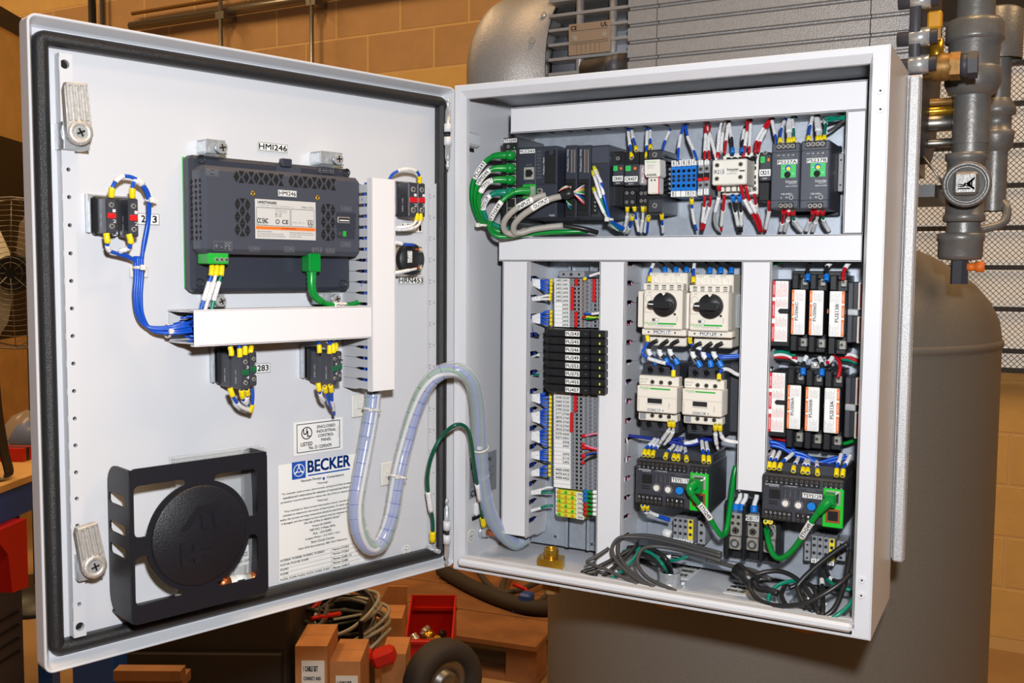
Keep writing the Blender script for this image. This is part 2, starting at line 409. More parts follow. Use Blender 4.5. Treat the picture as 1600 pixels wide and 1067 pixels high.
nb = 0; low_ = MB()
for r_ in range(-9, 17):
    zc = z0r + .2 * r_ + .1
    if zc < .1 or zc > 3.25: continue
    below = zc < zl; high = zc > zl + .62
    for c_ in range(-15, 15):
        xc = xj + .2 + .4 * c_ + (.2 if (round((zc - zl - .1) / .2) % 2) == 0 else 0)
        if xc < -6.4 or xc > 1.5 or (zc < 1.1 and xc < -.6): low_.box(xc - .1955, WY + .0017, zc - .0955, xc + .1955, WY + .02, zc + .0955, 'blockm'); continue
        o = bpy.data.objects.new('block', blk2 if (below or (high and xc < -2.9)) else blk); COL.objects.link(o); o.parent = wall; o.location = (xc, WY + .0052, zc); nb += 1
lo = bpy.data.objects.new('block_courses', low_.mesh('block_courses')); COL.objects.link(lo); lo.parent = wall; lo['kind'] = 'stuff'; assert nb < 310, nb
wl = MB(); wl.box(-7.5, -2.2, 0, -7.4, WY + .12, 3.6, 'block2'); struct('wall_left', wl)
# guarded window at the right, white panes behind a diamond guard
p0 = at_y(1549, 40, WY - .06); zb = at_y(1575, 578, WY - .06).z; zt = at_y(1575, 30, WY - .06).z
win = MB(); win.box(p0.x - .55, WY - .03, zb, p0.x + .75, WY - .018, zt, 'panewhite'); W1 = struct('window_1', win)
bars = [at_y(1575, y, WY - .06).z for y in (100, 163, 228, 290, 356, 418, 483, 548)]
zz = [zt] + bars + [zb]
for a, b in zip(zz[:-1], zz[1:]):
    struct('pane', MB().box(p0.x - .54, WY - .045, b + .012, p0.x + .74, WY - .03, a - .012, 'panewhite', .006), parent=W1)
    struct('window_bar', MB().box(p0.x - .55, WY - .075, b - .009, p0.x + .75, WY - .05, b + .009, 'chargrey'), parent=W1)
g = MB(); step = .02; H = zt - zb; k = -.55 - H
while k < .75:
    for s in (1, -1):
        a0 = max(k, -.55); a1 = min(k + H, .75)
        if a1 > a0:
            za, zc = (zb + a0 - k, zb + a1 - k) if s > 0 else (zt - (a0 - k), zt - (a1 - k))
            g.tube([(p0.x + a0, WY - .085, za), (p0.x + a1, WY - .085, zc)], .0013, 'chargrey', 4, False)
    k += step
go = bpy.data.objects.new('wire_guard', g.mesh('wire_guard')); COL.objects.link(go); go.parent = W1; go['kind'] = 'stuff'
struct('lintel', MB().box(p0.x - .6, WY - .12, zt, p0.x + .9, WY - .02, zt + .085, 'black'))
# conduits on the wall
def conduit(pts, r, k, name, label):
    m = MB(); m.tube([at_y(x, y, d) for x, y, d in pts], r, k, 10)
    return single(name, m, label, 'conduit', fr=WORLD)
c = MB(); a = at_y(205, 49, WY - .05); b = at_y(520, -8, WY - .05)
c.tube([(a.x, WY - .05, b.z), (b.x + 1, WY - .05, b.z)], .026, 'steel', 12); single('conduit_pipe', c, 'thick steel conduit running along the block wall above the open cabinet door', 'conduit', fr=WORLD)
c = MB(); c.tube([(a.x, WY - .04, b.z + .075), (b.x + 1, WY - .04, b.z + .075)], .011, 'bronze', 8); single('conduit_pipe', c, 'thin upper conduit running along the block wall just over the thick one', 'conduit', fr=WORLD)
for px, lb in ((345, 'narrow vertical conduit crossing the wall pipes, left of the two'), (487, 'vertical conduit with clamp on block wall, right of the two')):
    q = at_y(px, 40, WY - .09); m = MB(); m.tube([(q.x, WY - .09, .8), (q.x, WY - .09, 3.3)], .011, 'steel', 10); m.box(q.x - .03, WY - .1, b.z - .05, q.x + .03, WY, b.z - .01, 'steel')
    single('conduit_pipe', m, lb, 'conduit', fr=WORLD)
q = at_y(144, 20, WY - .06); m = MB(); m.tube([(q.x, WY - .06, .8), (q.x, WY - .06, 3.3)], .022, 'black', 8); m.tube([(q.x + .06, WY - .04, .8), (q.x + .06, WY - .04, 3.3)], .012, 'chargrey', 8)
single('drain_pipe', m, 'black vertical pipe on the block wall above upper left door corner', 'pipe', fr=WORLD)
# ---- left edge: tan locker bank with a dark top rail, fan, bench
dz_ = ray(0, 10).z * 5.0; q1 = CAMW + ray(44, 36) * (dz_ / ray(44, 36).z); q0 = CAMW + ray(0, 10) * 5.0; q0 = q0 + (q0 - q1) * .6
def vpanel(mb, a, b, z0, z1, t, k):
    a = Vector((a.x, a.y, 0)); b = Vector((b.x, b.y, 0)); d = (b - a).normalized(); n = Vector((d.y, -d.x, 0)); V = []
    for p in (a, b):
        for off in (0, t):
            for z in (z0, z1): V.append((p.x - n.x * off, p.y - n.y * off, z))
    return mb.add(V, [(0, 1, 5, 4), (2, 6, 7, 3), (0, 2, 3, 1), (4, 5, 7, 6), (1, 3, 7, 5), (0, 4, 6, 2)], k)
T = Thing('storage_locker', 'tan storage locker with black top rail beyond the left door edge', 'locker', (q0.x, q0.y, 0), WORLD)
zt_ = CAMW.z + dz_; zm_ = CAMW.z + ray(20, 216).z * 5.1
T.part('upper_panel', vpanel(MB(), q0, q1, zm_, zt_ - .1, .4, 'block2')); T.part('top_rail', vpanel(MB(), q0 + Vector((.02, -.02, 0)), q1 + Vector((.02, -.02, 0)), zt_ - .1, zt_, .05, 'black'))
T.part('lower_panel', vpanel(MB(), q0, q1, 1.08, zm_, .38, 'darkbox')); T.part('base_panel', vpanel(MB(), q0, q1, 0, 1.08, .36, 'ply'))
FS = 4.0 / 2.75; fc = CAMW + ray(26, 427) * 4.0; fd = (CAMW - fc); fd.z = 0; fd.normalize(); fd = Matrix.Rotation(math.radians(-14), 3, 'Z') @ fd
T = Thing('pedestal_fan', 'large pedestal fan with wire guard at the left photo edge', 'fan', (fc.x, fc.y, 0), WORLD)
m = MB(); m.cyl(fc - fd * .1 * FS, fc + fd * .045 * FS, .05 * FS, 'black', 16); T.part('hub', m); fr_, fu = fd.cross(Vector((0, 0, 1))), Vector((0, 0, 1))
for j in range(4):
    an = math.radians(38 + 90 * j); r_ = fr_ * math.cos(an) + fu * math.sin(an); t_ = fd.cross(r_); V = []
    for rr_, hw, tw in ((.045 * FS, .03 * FS, .6), (.12 * FS, .07 * FS, .45), (.185 * FS, .075 * FS, .3)):
        for s in (-1, 1): V += [fc + r_ * rr_ + t_ * hw * s + fd * hw * tw * s, fc + r_ * rr_ + t_ * hw * s + fd * (hw * tw * s - .003)]
    m = MB(); m.add(V, [(0, 2, 6, 4), (4, 6, 10, 8), (1, 5, 7, 3), (5, 9, 11, 7), (0, 4, 5, 1), (4, 8, 9, 5), (2, 3, 7, 6), (6, 7, 11, 10), (8, 10, 11, 9)], 'fanblade'); T.part('blade', m)
m = MB()
for rr_ in [(.03 + .0145 * i) * FS for i in range(13)]:
    P = [fc + fd * (.06 - .03 * (rr_ / .31) ** 2) * FS + (fr_ * math.cos(a) + fu * math.sin(a)) * rr_ for a in [2 * math.pi * i / 36 for i in range(37)]]; m.tube(P, .0014, 'steel', 4, False)
for j in range(8):
    a = math.pi / 4 * j; d_ = fr_ * math.cos(a) + fu * math.sin(a); m.tube([fc + fd * .062 * FS + d_ * .02, fc + fd * .03 * FS + d_ * .21 * FS, fc - fd * .08 * FS + d_ * .2 * FS], .002, 'steel', 4)
for off in (.03 * FS, -.06 * FS):
    P = [fc + fd * off + (fr_ * math.cos(a) + fu * math.sin(a)) * .21 * FS for a in [2 * math.pi * i / 36 for i in range(37)]]; m.tube(P, .004, 'steel', 6, False)
g_ = T.part('wire_guard', m); g_['kind'] = 'stuff'
m = MB(); b_ = fc - fd * .16 * FS; m.cyl((b_.x, b_.y, .04), (b_.x, b_.y, fc.z), .025, 'black', 12); m.cyl(b_ , fc - fd * .05, .04, 'black', 12); T.part('pole', m); m = MB(); m.lathe((b_.x, b_.y, 0), (0, 0, 1), [(.3, 0), (.3, .02), (.05, .05), (.025, .06)], 'black'); T.part('base', m)
# workbench: deep boards seen past the door edge
bz = .80; A0 = floor_pt(-140, 812, bz); A1 = floor_pt(120, 716, bz); bd = (A1 - A0).normalized(); bn = Vector((-bd.y, bd.x, 0)); bn = bn if bn.dot(CAMW - A0) < 0 else -bn
def slab(mb, a, b, n, dep, z0, z1, k, off=0): 
    V = []
    for p in (a, b):
        for o_ in (off, off + dep):
            for z in (z0, z1): V.append((p.x + n.x * o_, p.y + n.y * o_, z))
    return mb.add(V, [(0, 1, 5, 4), (2, 6, 7, 3), (0, 2, 3, 1), (4, 5, 7, 6), (1, 3, 7, 5), (0, 4, 6, 2)], k)
T = Thing('workbench', 'workbench with wooden top, blue beam and red bracket at left edge', 'workbench', (A0.x, A0.y, 0), WORLD)
T.part('worktop', slab(MB(), A0, A1, bn, .55, bz - .02, bz, 'ply')); T.part('front_beam', slab(MB(), A0, A1, bn, .05, bz - .115, bz - .021, 'navy', .01), label='blue steel front beam')
rb = floor_pt(34, 812, bz - .1); m = MB(); rc = rb + bn * .03
m.add([(rc.x + bd.x * a + bn.x * o_, rc.y + bd.y * a + bn.y * o_, z) for o_ in (0, .06) for a, z in ((-.10, bz - .116), (.075, bz - .116), (.075, bz - .33), (-.01, bz - .32), (-.025, bz - .20))], [(0, 1, 2, 3, 4), (9, 8, 7, 6, 5)] + [(i, 5 + i, 5 + (i + 1) % 5, (i + 1) % 5) for i in range(5)], 'binred'); T.part('bracket', m, label='red steel bracket')
for a in (.02, .94):
    p = A0.lerp(A1, a); T.part('leg', slab(MB(), p, p + bd * .05, bn, .05, 0, bz - .116, 'navy', .08))
C0 = floor_pt(-120, 1120, 0) ; m = MB(); C0 = A0 + bn * .16 - bd * .1; C1 = A0.lerp(A1, .9) + bn * .16
T = Thing('metal_cabinet', 'dark grey louvred metal cabinet under the workbench', 'cabinet', (C0.x, C0.y, 0), WORLD)
T.part('body', slab(MB(), C0, C1, bn, .36, 0, .62, 'chargrey'))
for i in range(4): T.part('louver', slab(MB(), C0 + bd * .08, C1 - bd * .03, bn, .012, .16 + i * .045, .166 + i * .045, 'black', -.008))
# things on the bench
s0 = floor_pt(14, 748, bz); m = MB()
P = [s0 + Vector((-.05, 0, .30)), s0 + Vector((-.04, 0, .2)), s0 + Vector((-.015, 0, .08)), s0 + Vector((.015, -.01, .012)), s0 + Vector((.0, -.07, .006))]
V = []; P = spline(P, 4)
for p in P: V += [p - bd * .02, p + bd * .022, p + bd * .022 + bn * .006, p - bd * .02 + bn * .006]
F = [(4 * i + a, 4 * i + (a + 1) % 4, 4 * i + 4 + (a + 1) % 4, 4 * i + 4 + a) for i in range(len(P) - 1) for a in range(4)] + [(0, 1, 2, 3), tuple(range(len(V) - 1, len(V) - 5, -1))]
m.add(V, F, 'black'); single('webbing_strap', m, 'black webbing strap hanging onto the workbench top', 'strap', fr=WORLD)
m = MB(); s1 = floor_pt(36, 722, bz)
for i in range(4): slab(m, s1 + bd * (.02 * i), s1 + bd * (.02 * i + .02), bn, .09, bz + .0, bz + .045, 'binred' if i % 2 == 0 else 'black')
single('tool_case', m, 'red and black checked tool case on the workbench', 'case', fr=WORLD)
m = MB(); s2 = floor_pt(44, 700, bz); m.lathe((s2.x, s2.y, bz), (0, 0, 1), [(.0, 0), (.09, .0), (.1, .04), (.075, .09), (.05, .12), (.0, .14)], 'bag', 9); m.lathe((s2.x, s2.y, bz + .002), (0, 0, 1), [(.05, 0), (.07, .03), (.04, .08), (0, .1)], 'blueprint', 7)
single('plastic_bag', m, 'crumpled clear plastic bag on the workbench behind the tool case', 'bag', fr=WORLD)
# ---- low background under the door: dark chest, boxes, coil, bins, hand truck, pallet
def fbox(px0, px1, pyb, h, depth, name, label, cat, k, rot=0, z=0, extra=None, pyt=None):
    """a box whose front foot edge is seen between px0 and px1 at row pyb on the level z"""
    a = floor_pt(px0, pyb, z); b = floor_pt(px1, pyb, z)
    d = (b - a); d.z = 0; L = d.length; an = math.atan2(d.y, d.x) + math.radians(rot)
    fr = Matrix.Translation((a.x, a.y, z)) @ Matrix.Rotation(an, 4, 'Z'); return fr, L
def low(px0, px1, py, dist, z0, z1, depth):
    """frame of a box at a given distance: its front face spans px0..px1"""
    a = CAMW + ray(px0, py) * dist; b = CAMW + ray(px1, py) * dist; d = b - a; d.z = 0
    return Matrix.Translation((a.x, a.y, 0)) @ Matrix.Rotation(math.atan2(d.y, d.x), 4, 'Z'), d.length
def zat(px, py, dist): return (CAMW + ray(px, py) * dist).z
fr, L = low(150, 452, 1040, 2.3, 0, .4, .5); zt_ = zat(400, 935, 2.3)
T = Thing('tool_chest', 'large black brown tool chest on the floor under the door', 'chest', (0, 0, 0), fr); T.part('body', MB().box(0, 0, .0, L, .25, zt_, 'darkbox', .006))
for i in range(3): T.part('drawer', MB().box(.015, -.012, .06 + i * .17, L - .015, .004, .06 + i * .17 + .155, 'darkbox', .003))
fr, L = low(180, 232, 1040, 1.9, 0, .4, .5); m = MB(); zz_ = zat(200, 1045, 1.9); m.box(.0, 0, zz_ - .04, .13, .05, zz_ - .02, 'wood'); m.box(.0, -.01, zz_ - .02, .13, .02, zz_, 'wood'); m.box(.0, 0.01, 0, .05, .05, zz_ - .04, 'wood')
single('timber_offcut', m, 'brown timber moulding offcut leaning by the dark chest', 'timber', fr=fr)
fr, L = low(112, 176, 1040, 2.05, 0, .4, .5); single('steel_post', MB().box(0, 0, 0, L, .08, zat(150, 1010, 2.05), 'navy', .004), 'dark blue steel post below the lower left door corner', 'post', fr=fr)
def carton(px0, px1, pyt, dist, depth, name, label, pyb=1180, open_=False, print_=False, tilt=0, cat='box'):
    fr, L = low(px0, px1, pyt, dist, 0, 0, depth); zt = zat((px0 + px1) / 2, pyt, dist); zb = max(0, zat((px0 + px1) / 2, pyb, dist))
    T = Thing(name, label, cat, (0, 0, zb), fr); m = MB(); t = .006
    m.box(0, 0, zb, L, t, zt, 'card'); m.box(0, depth - t, zb, L, depth, zt, 'card'); m.box(0, t, zb, t, depth - t, zt, 'card'); m.box(L - t, t, zb, L, depth - t, zt, 'card'); m.box(t, t, zb, L - t, depth - t, zb + t, 'card')
    T.part('body', m)
    if not open_:
        T.part('flap', MB().box(0, 0, zt, L, depth * .495, zt + .004, 'card')); T.part('flap', MB().box(0, depth * .505, zt, L, depth, zt + .004, 'card'))
    else:
        for s, fx in ((0, 0), (1, L)):
            m = MB(); dx = .1 if s else -.1; m.add([(fx, 0, zt), (fx, depth, zt), (fx + dx, depth, zt + .06), (fx + dx, 0, zt + .06), (fx, 0, zt - .004), (fx, depth, zt - .004), (fx + dx, depth, zt + .056), (fx + dx, 0, zt + .056)], [(0, 1, 2, 3), (4, 7, 6, 5), (0, 3, 7, 4), (1, 5, 6, 2), (2, 6, 7, 3)], 'card'); T.part('flap', m)
    if print_:
        m = MB(); h = .15; m.box(L * .2, -.001, zt - .03 - h, L * .92, 0, zt - .03, 'label')
        for i, (w, hh) in enumerate(((.5, .012), (.6, .008), (.4, .008), (.3, .02), (.65, .006), (.6, .014))): m.text(['1 CABLE SET', 'CONNECT AND', '40-4', 'CE  UL', 'MADE IN GERMANY', 'Quantity 1 piece'][i], L * .26, zt - .055 - .021 * i, L * (.26 + w * .9), zt - .055 - .021 * i + hh, -.0016, 'ink')
        T.part('address_label', m)
    return T, fr, L, zt
carton(461, 511, 1012, 2.25, .14, 'cardboard_box', 'open topped cardboard carton with white printed address label', open_=False, print_=True)
fr, L = low(460, 560, 985, 2.56, 0, 0, .3); m = MB(); z1 = zat(480, 962, 2.6); m.box(0, 0, 0, .012, .22, z1, 'black'); m.box(L, 0, 0, L + .012, .22, z1, 'black'); m.box(0, .21, 0, L, .22, z1, 'black'); m.box(0, 0, 0, L, .01, z1 - .1, 'black'); m.box(0, 0, 0, L, .22, .02, 'black')
single('parts_bin', m, 'black open bin holding loose cords behind the cartons', 'bin', fr=fr)
carton(515, 563, 1036, 2.28, .14, 'cardboard_box', 'small cardboard carton with a white sticker beside the red glove', print_=True)
carton(596, 634, 1024, 2.75, .13, 'cardboard_box', 'low plain cardboard carton next to the hand truck tyre')
carton(585, 628, 968, 2.97, .12, 'cardboard_box', 'plain brown carton standing behind the coil and red parts bin', )
m = MB(); fr, L = low(578, 636, 960, 3.35, 0, 0, .1); z1 = zat(610, 915, 3.35); m.prism([(0, .2), (L, .2), (L, z1), (L * .5, z1), (0, z1 - .12)], 0, .008, 'card'); single('cardboard_sheet', m, 'loose brown cardboard sheet upright below the door edge', 'cardboard', fr=fr)
# cable coil
cc = CAMW + ray(542, 978) * 2.66; m = MB()
for i in range(9):
    P = []; ro = .105 + random.uniform(-.018, .022); ox, oy = random.uniform(-.012, .012), random.uniform(-.012, .012); ph = random.uniform(0, 6)
    for j in range(25):
        a = 2 * math.pi * j / 24; P.append(cc + Vector((ox + ro * math.cos(a), oy + ro * .8 * math.sin(a), -.04 + .012 * i + .016 * math.sin(a * 2 + ph) + .035 * math.sin(a))))
    m.tube(P, .0052, 'cablegrey' if i % 3 else 'cabledk', 6, False)
P = [cc + Vector((-.08, -.07, -.02)), cc + Vector((0, -.16, -.05)), cc + Vector((.1, -.1, -.04)), cc + Vector((.13, .02, .01))]; m.tube(spline(P), .005, 'cablegrey', 6)
single('cable_coil', m, 'coil of grey cable lying over the bins under the door', 'cable', fr=WORLD)
m = MB(); cg = CAMW + ray(494, 965) * 2.5
for i in range(6):
    P = [cg + Vector((random.uniform(-.06, .06), random.uniform(-.05, .05), random.uniform(-.02, .03))) for _ in range(4)]; m.tube(spline(P), .006, ['black', 'cabledk', 'binred'][i % 3], 6)
single('cord_tangle', m, 'tangle of black and red cords inside the black bin', 'cord', fr=WORLD)
# red glove / clamp
m = MB(); g0 = CAMW + ray(588, 1028) * 2.45
M_ = Matrix.Translation(g0) @ Matrix.Rotation(.5, 4, 'Z') @ Matrix.Rotation(-.35, 4, 'Y'); m.box(-.01, -.03, -.022, .05, .02, .02, 'binred', .01, M_); m.box(-.055, -.02, .0, -.005, .02, .03, 'binred', .008, M_); m.tube([M_ @ Vector(p) for p in ((-.05, 0, .012), (-.12, .0, -.01), (-.17, .02, -.03))], .005, 'black', 6)
single('work_glove', m, 'bright red glove with black cord on the small carton', 'glove', fr=WORLD)
# red parts bin with fittings
fr, L = low(632, 706, 985, 3.15, 0, 0, .2); z1 = zat(668, 1000, 3.15); zb_ = z1 - .12; zk = zat(665, 945, 3.25); FRB = fr
T = Thing('parts_bin', 'red plastic parts bin holding brass and chrome fittings', 'bin', (0, 0, zb_), fr)
m = MB(); L = L * 1.02; m.box(0, 0, zb_, L, .006, z1, 'binred'); m.box(0, .2, zb_, L, .206, zk + .0, 'binred'); m.prism([(0, zb_), (.2, zb_), (.2, zk), (.0, z1)], 0, .006, 'binred', Matrix(((0, 1, 0, 0), (1, 0, 0, .006), (0, 0, 1, 0), (0, 0, 0, 1)))); m.prism([(0, zb_), (.2, zb_), (.2, zk), (.0, z1)], 0, .006, 'binred', Matrix(((0, 1, 0, L - .006), (1, 0, 0, .006), (0, 0, 1, 0), (0, 0, 0, 1)))); m.box(0, 0, zb_, L, .206, zb_ + .006, 'binred'); T.part('body', m)
m = MB(); m.box(-.004, -.01, z1 - .014, L + .004, 0, z1, 'binred', .003); T.part('rim', m); m = MB(); m.box(-.004, .19, zk - .05, L + .004, .2, zk - .04, 'binred'); T.part('ledge', m)
for i, (u, v, k_, r_) in enumerate(((.03, .05, 'nickel', .014), (.07, .08, 'brass', .016), (.1, .05, 'brass', .012), (.055, .12, 'nickel', .013), (.085, .035, 'bronze', .012), (.115, .1, 'black', .012))):
    m = MB(); zc = z1 - .018; ax = Vector((random.uniform(-1, 1), random.uniform(-1, 1), random.uniform(.1, .6))).normalized(); p = Vector((u, v, zc))
    m.cyl(p - ax * .02, p + ax * .02, r_ * .8, k_, 10); m.cyl(p - ax * .008, p + ax * .008, r_ * 1.15, k_, 6)
    single('pipe_fitting', m, ['silver pipe fitting at the left in the red parts bin', 'large brass fitting in the middle of the red parts bin', 'brass fitting by the front rim of the red parts bin', 'silver fitting at the back of the red parts bin', 'dull bronze fitting in the red parts bin', 'black fitting at the right of the red parts bin'][i], 'fitting', fr=fr, group='fittings in the red bin')
# hand truck wheel
wc = CAMW + ray(692, 1064) * 2.75; ax = (CAMW - wc); ax.z = 0; ax.normalize(); ax = Matrix.Rotation(math.radians(34), 3, 'Z') @ ax; R_ = min(.125, wc.z); R_ = .118
T = Thing('hand_truck', 'hand truck with black rubber tyre beside the red bin', 'hand truck', (wc.x, wc.y, 0), WORLD)
m = MB(); prof = [(R_ * .55, -.03), (R_ * .8, -.04), (R_ * .95, -.034), (R_, -.015), (R_, .015), (R_ * .95, .034), (R_ * .8, .04), (R_ * .55, .03)]; m.lathe(wc, ax, prof, 'rubber', 32, closed=True); T.part('tyre', m)
m = MB(); m.lathe(wc, ax, [(.0, .022), (R_ * .28, .03), (R_ * .3, .012), (R_ * .5, .012), (R_ * .56, .028), (R_ * .58, 0), (R_ * .56, -.028), (0, -.028)], 'steel', 24); T.part('wheel_hub', m)
m = MB(); m.cyl(wc - ax * .03, wc - ax * .12, .012, 'steel', 10); T.part('axle', m)
iv = WORLD.inverted(); m = MB(); m.box(-.03, -.02, zb_ - .02, .2, .24, zb_ - .001, 'chargrey', 0, FRB); m.box(.0, 0.02, .0, .03, .05, zb_ - .02, 'chargrey', 0, FRB); m.box(.15, .2, .0, .18, .23, zb_ - .02, 'chargrey', 0, FRB); T.part('deck', m)
# pallet
zp = .15; pa = floor_pt(600, 975, zp); pb = floor_pt(838, 1010, zp); pd = (pb - pa); pd.z = 0; PL = pd.length + .5
fr = Matrix.Translation((pb.x, pb.y, 0)) @ Matrix.Rotation(math.atan2(pd.y, pd.x), 4, 'Z')
T = Thing('wooden_pallet', 'worn wooden pallet of wide boards on the shop floor', 'pallet', (0, 0, 0), fr)
for i in range(4): T.part('deck_board', MB().box(-PL, i * .262, zp - .022, .0, i * .262 + .25, zp, 'wood', .003))
for i in range(3):
    T.part('bottom_board', MB().box(-PL, i * .39 + .02, 0.001, 0, i * .39 + .12, .02, 'wood'))
    for x in (-.12, -.75, -PL): T.part('block', MB().box(x, i * .39 + .02, .02, x + .115, i * .39 + .13, zp - .022, 'wood'))
m = MB(); hp = lambda x, y: floor_pt(x, y, zp + .03)
m.tube(spline([hp(690, 890), hp(735, 915), hp(790, 938), hp(850, 950), hp(930, 935)]), .03, 'rubber', 10); single('rubber_hose', m, 'thick black hose lying across the wooden pallet', 'hose', fr=WORLD)
m = MB(); m.tube(spline([hp(740, 880), hp(765, 915), hp(800, 925), hp(850, 905)]), .012, 'cabledk', 8); m.tube(spline([hp(800, 880), hp(785, 925), hp(830, 945), hp(860, 925)]), .012, 'cabledk', 8)
single('cable_loop', m, 'dark cables looped over the hose on the pallet', 'cable', fr=WORLD)
m = MB(); a = hp(802, 928); m.tube([a + Vector((0, 0, .04)), a + Vector((.05, 0, .03)), a + Vector((.08, 0, 0))], .009, 'binred', 6); single('red_lead', m, 'short red lead lying on the pallet cables', 'cable', fr=WORLD)
m = MB(); a = hp(820, 946); m.box(-.02, -.02, -.01, .03, .03, .05, 'navy', .008, Matrix.Translation(a)); m.box(-.05, -.02, -.03, -.01, .02, .01, 'navy', .006, Matrix.Translation(a)); single('plug_connector', m, 'blue plug connector at the end of the red lead', 'plug', fr=WORLD)
# ================================================================== COMPRESSOR: tank, pump, pipes
TX, TY, TR = .235, .648, .37
T = Thing('air_tank', 'tall grey upright tank with a domed top behind the cabinet', 'tank', (TX, TY, 0), WORLD)
prof = [(TR * .8, .06), (TR * .97, .1), (TR, .16), (TR, Z0 + .268)]; m = MB(); m.lathe((TX, TY, 0), (0, 0, 1), prof, 'tank', 72); T.part('shell', m)
m = MB(); zs = Z0 + .28; m.lathe((TX, TY, 0), (0, 0, 1), [(TR, zs)] + [(TR * math.cos(a), zs + TR * .5 * math.sin(a)) for a in [math.pi / 2 * i / 10 for i in range(1, 11)]], 'tank', 72); T.part('dome', m)
m = MB(); m.lathe((TX, TY, 0), (0, 0, 1), [(TR, zs - .012), (TR + .003, zs - .009), (TR + .003, zs - .003), (TR, zs)], 'tank', 72); T.part('weld_seam', m)
for a in (30, 150, 270):
    c_, s_ = math.cos(math.radians(a)), math.sin(math.radians(a)); T.part('foot', MB().box(TX + c_ * TR * .75 - .03, TY + s_ * TR * .75 - .03, 0, TX + c_ * TR * .75 + .03, TY + s_ * TR * .75 + .03, .11, 'tank'))
# strut behind the cabinet
T = Thing('mounting_strut', 'speckled grey steel mounting strut behind right cabinet side', 'bracket', (.5, .16, .05), ENC)
m = MB(); xr = e(1441, 116, .165).x; xb = .44; m.box(xb, .166, .045, xr, .171, e(1441, 116, .165).z, 'speck'); T.part('plate', m)
zt_ = e(1441, 116, .15).z; m = MB(); m.box(xr - .012, .150, .045, xr, .166, zt_, 'speck', .002); T.part('flange', m)
m = MB(); m.box(.05, .166, .07, .44, .171, .15, 'speck'); m.box(.05, .166, .46, .44, .171, .54, 'speck'); m.box(.16, .171, .07, .30, .276, .15, 'speck'); T.part('crossmember', m)
# pump with fan cowl, finned motor, ribbed housing
my, mR = .36, .135; zc = e(862, -6, my).z - mR; P0 = e(775, 60, my).x; P1 = e(851, 50, my - mR).x; P2 = e(981, 50, my - mR).x; P3 = e(1027, 50, my - mR).x; P4 = e(1361, 30, my - mR).x; P5 = e(1424, 30, my - mR).x
T = Thing('vacuum_pump', 'silver grey electric vacuum pump lying above the cabinet top', 'pump', (P2, my, zc - mR), ENC)
m = MB(); L = P1 - P0; cr = .062; prof = [(0.02, 0), (mR - cr, 0)] + [(mR - cr + cr * math.sin(a), cr * .8 * (1 - math.cos(a))) for a in [math.pi / 2 * i / 7 for i in range(1, 8)]] + [(mR, L), (mR - .004, L), (mR - .004, L - .01)]
m.lathe((P0, my, zc), (1, 0, 0), prof, 'pump', 48); C_ = T.part('fan_cowl', m, label='rounded sheet metal fan cowl')
for px, py in ((843, 9), (833, 65)):
    q = e(px, py, my - mR * .95); v = Vector((0, q.y - my, q.z - zc)).normalized(); m = MB(); p = Vector((q.x, my, zc)) + v * mR; m.cyl(p, p + v * .004, .0045, 'nickel', 8); T.part('cowl_screw', m, C_)
m = MB(); m.cyl((P1 - .005, my, zc), (P2 + .01, my, zc), .1, 'pumpdk', 40); B_ = T.part('motor_body', m)
nf = 9
for i in range(nf):
    z = zc - .075 + i * .0205; yb = math.sqrt(max(.0001, .1 ** 2 - (z - zc) ** 2)) if abs(z - zc) < .1 else 0
    if z - zc < .1: T.part('fin', MB().box(P1 + .003, my - .128, z - .002, P2, my - yb + .01, z + .002, 'pump'))
m = MB(); m.box(P1 + .006, my - .10, zc + .1, P2, my + .08, zc + .128, 'pump', .004); m.screw(e(905, 5, my - .1).x, my - .102, zc + .116, .006, 'nickel'); T.part('junction_box', m)
for px in (903, 955):
    x = e(px, 50, my - .125).x; m = MB(); m.cyl((x, my - .118, zc - .08), (x, my - .118, zc + .1), .006, 'pump', 10); T.part('tie_rod', m)
x0, z0, x1, z1 = rect(ENC, 889, 35, 954, 84, my - .13); m = MB(); m.box(x0, my - .1315, z0, x1, my - .129, z1, 'nameplate' if 'nameplate' in MATS else 'bronze', .0005)
w, h = x1 - x0, z1 - z0
m.text('CE', x0 + w * .06, z0 + h * .8, x0 + w * .2, z0 + h * .93, my - .1317, 'ink'); m.text('UL', x0 + w * .78, z0 + h * .82, x0 + w * .94, z0 + h * .95, my - .1317, 'ink')
for i in range(6): m.box(x0 + w * (.2 + .11 * i), my - .1317, z0 + h * .05, x0 + w * (.203 + .11 * i) + .0002, my - .1315, z0 + h * .33, 'ink')
for zz_ in (.34, .4, .76): m.box(x0 + w * .05, my - .1317, z0 + h * zz_, x1 - w * .05, my - .1315, z0 + h * zz_ + .0005, 'ink')
for a, b in ((.15, .55), (.86, .58)): m.screw(x0 + w * a, my - .1318, z0 + h * b, .003, 'nickel', False)
T.part('nameplate', m, label='bare metal rating plate')
m = MB(); q = e(950, 112, my - .12); m.cyl((q.x - .03, my - .135, q.z), (q.x + .035, my - .135, q.z + .004), .016, 'darkbox', 16); m.cyl((q.x + .008, my - .135, q.z + .0025), (q.x + .026, my - .135, q.z + .0035), .0165, 'chargrey', 16); T.part('cable_gland', m)
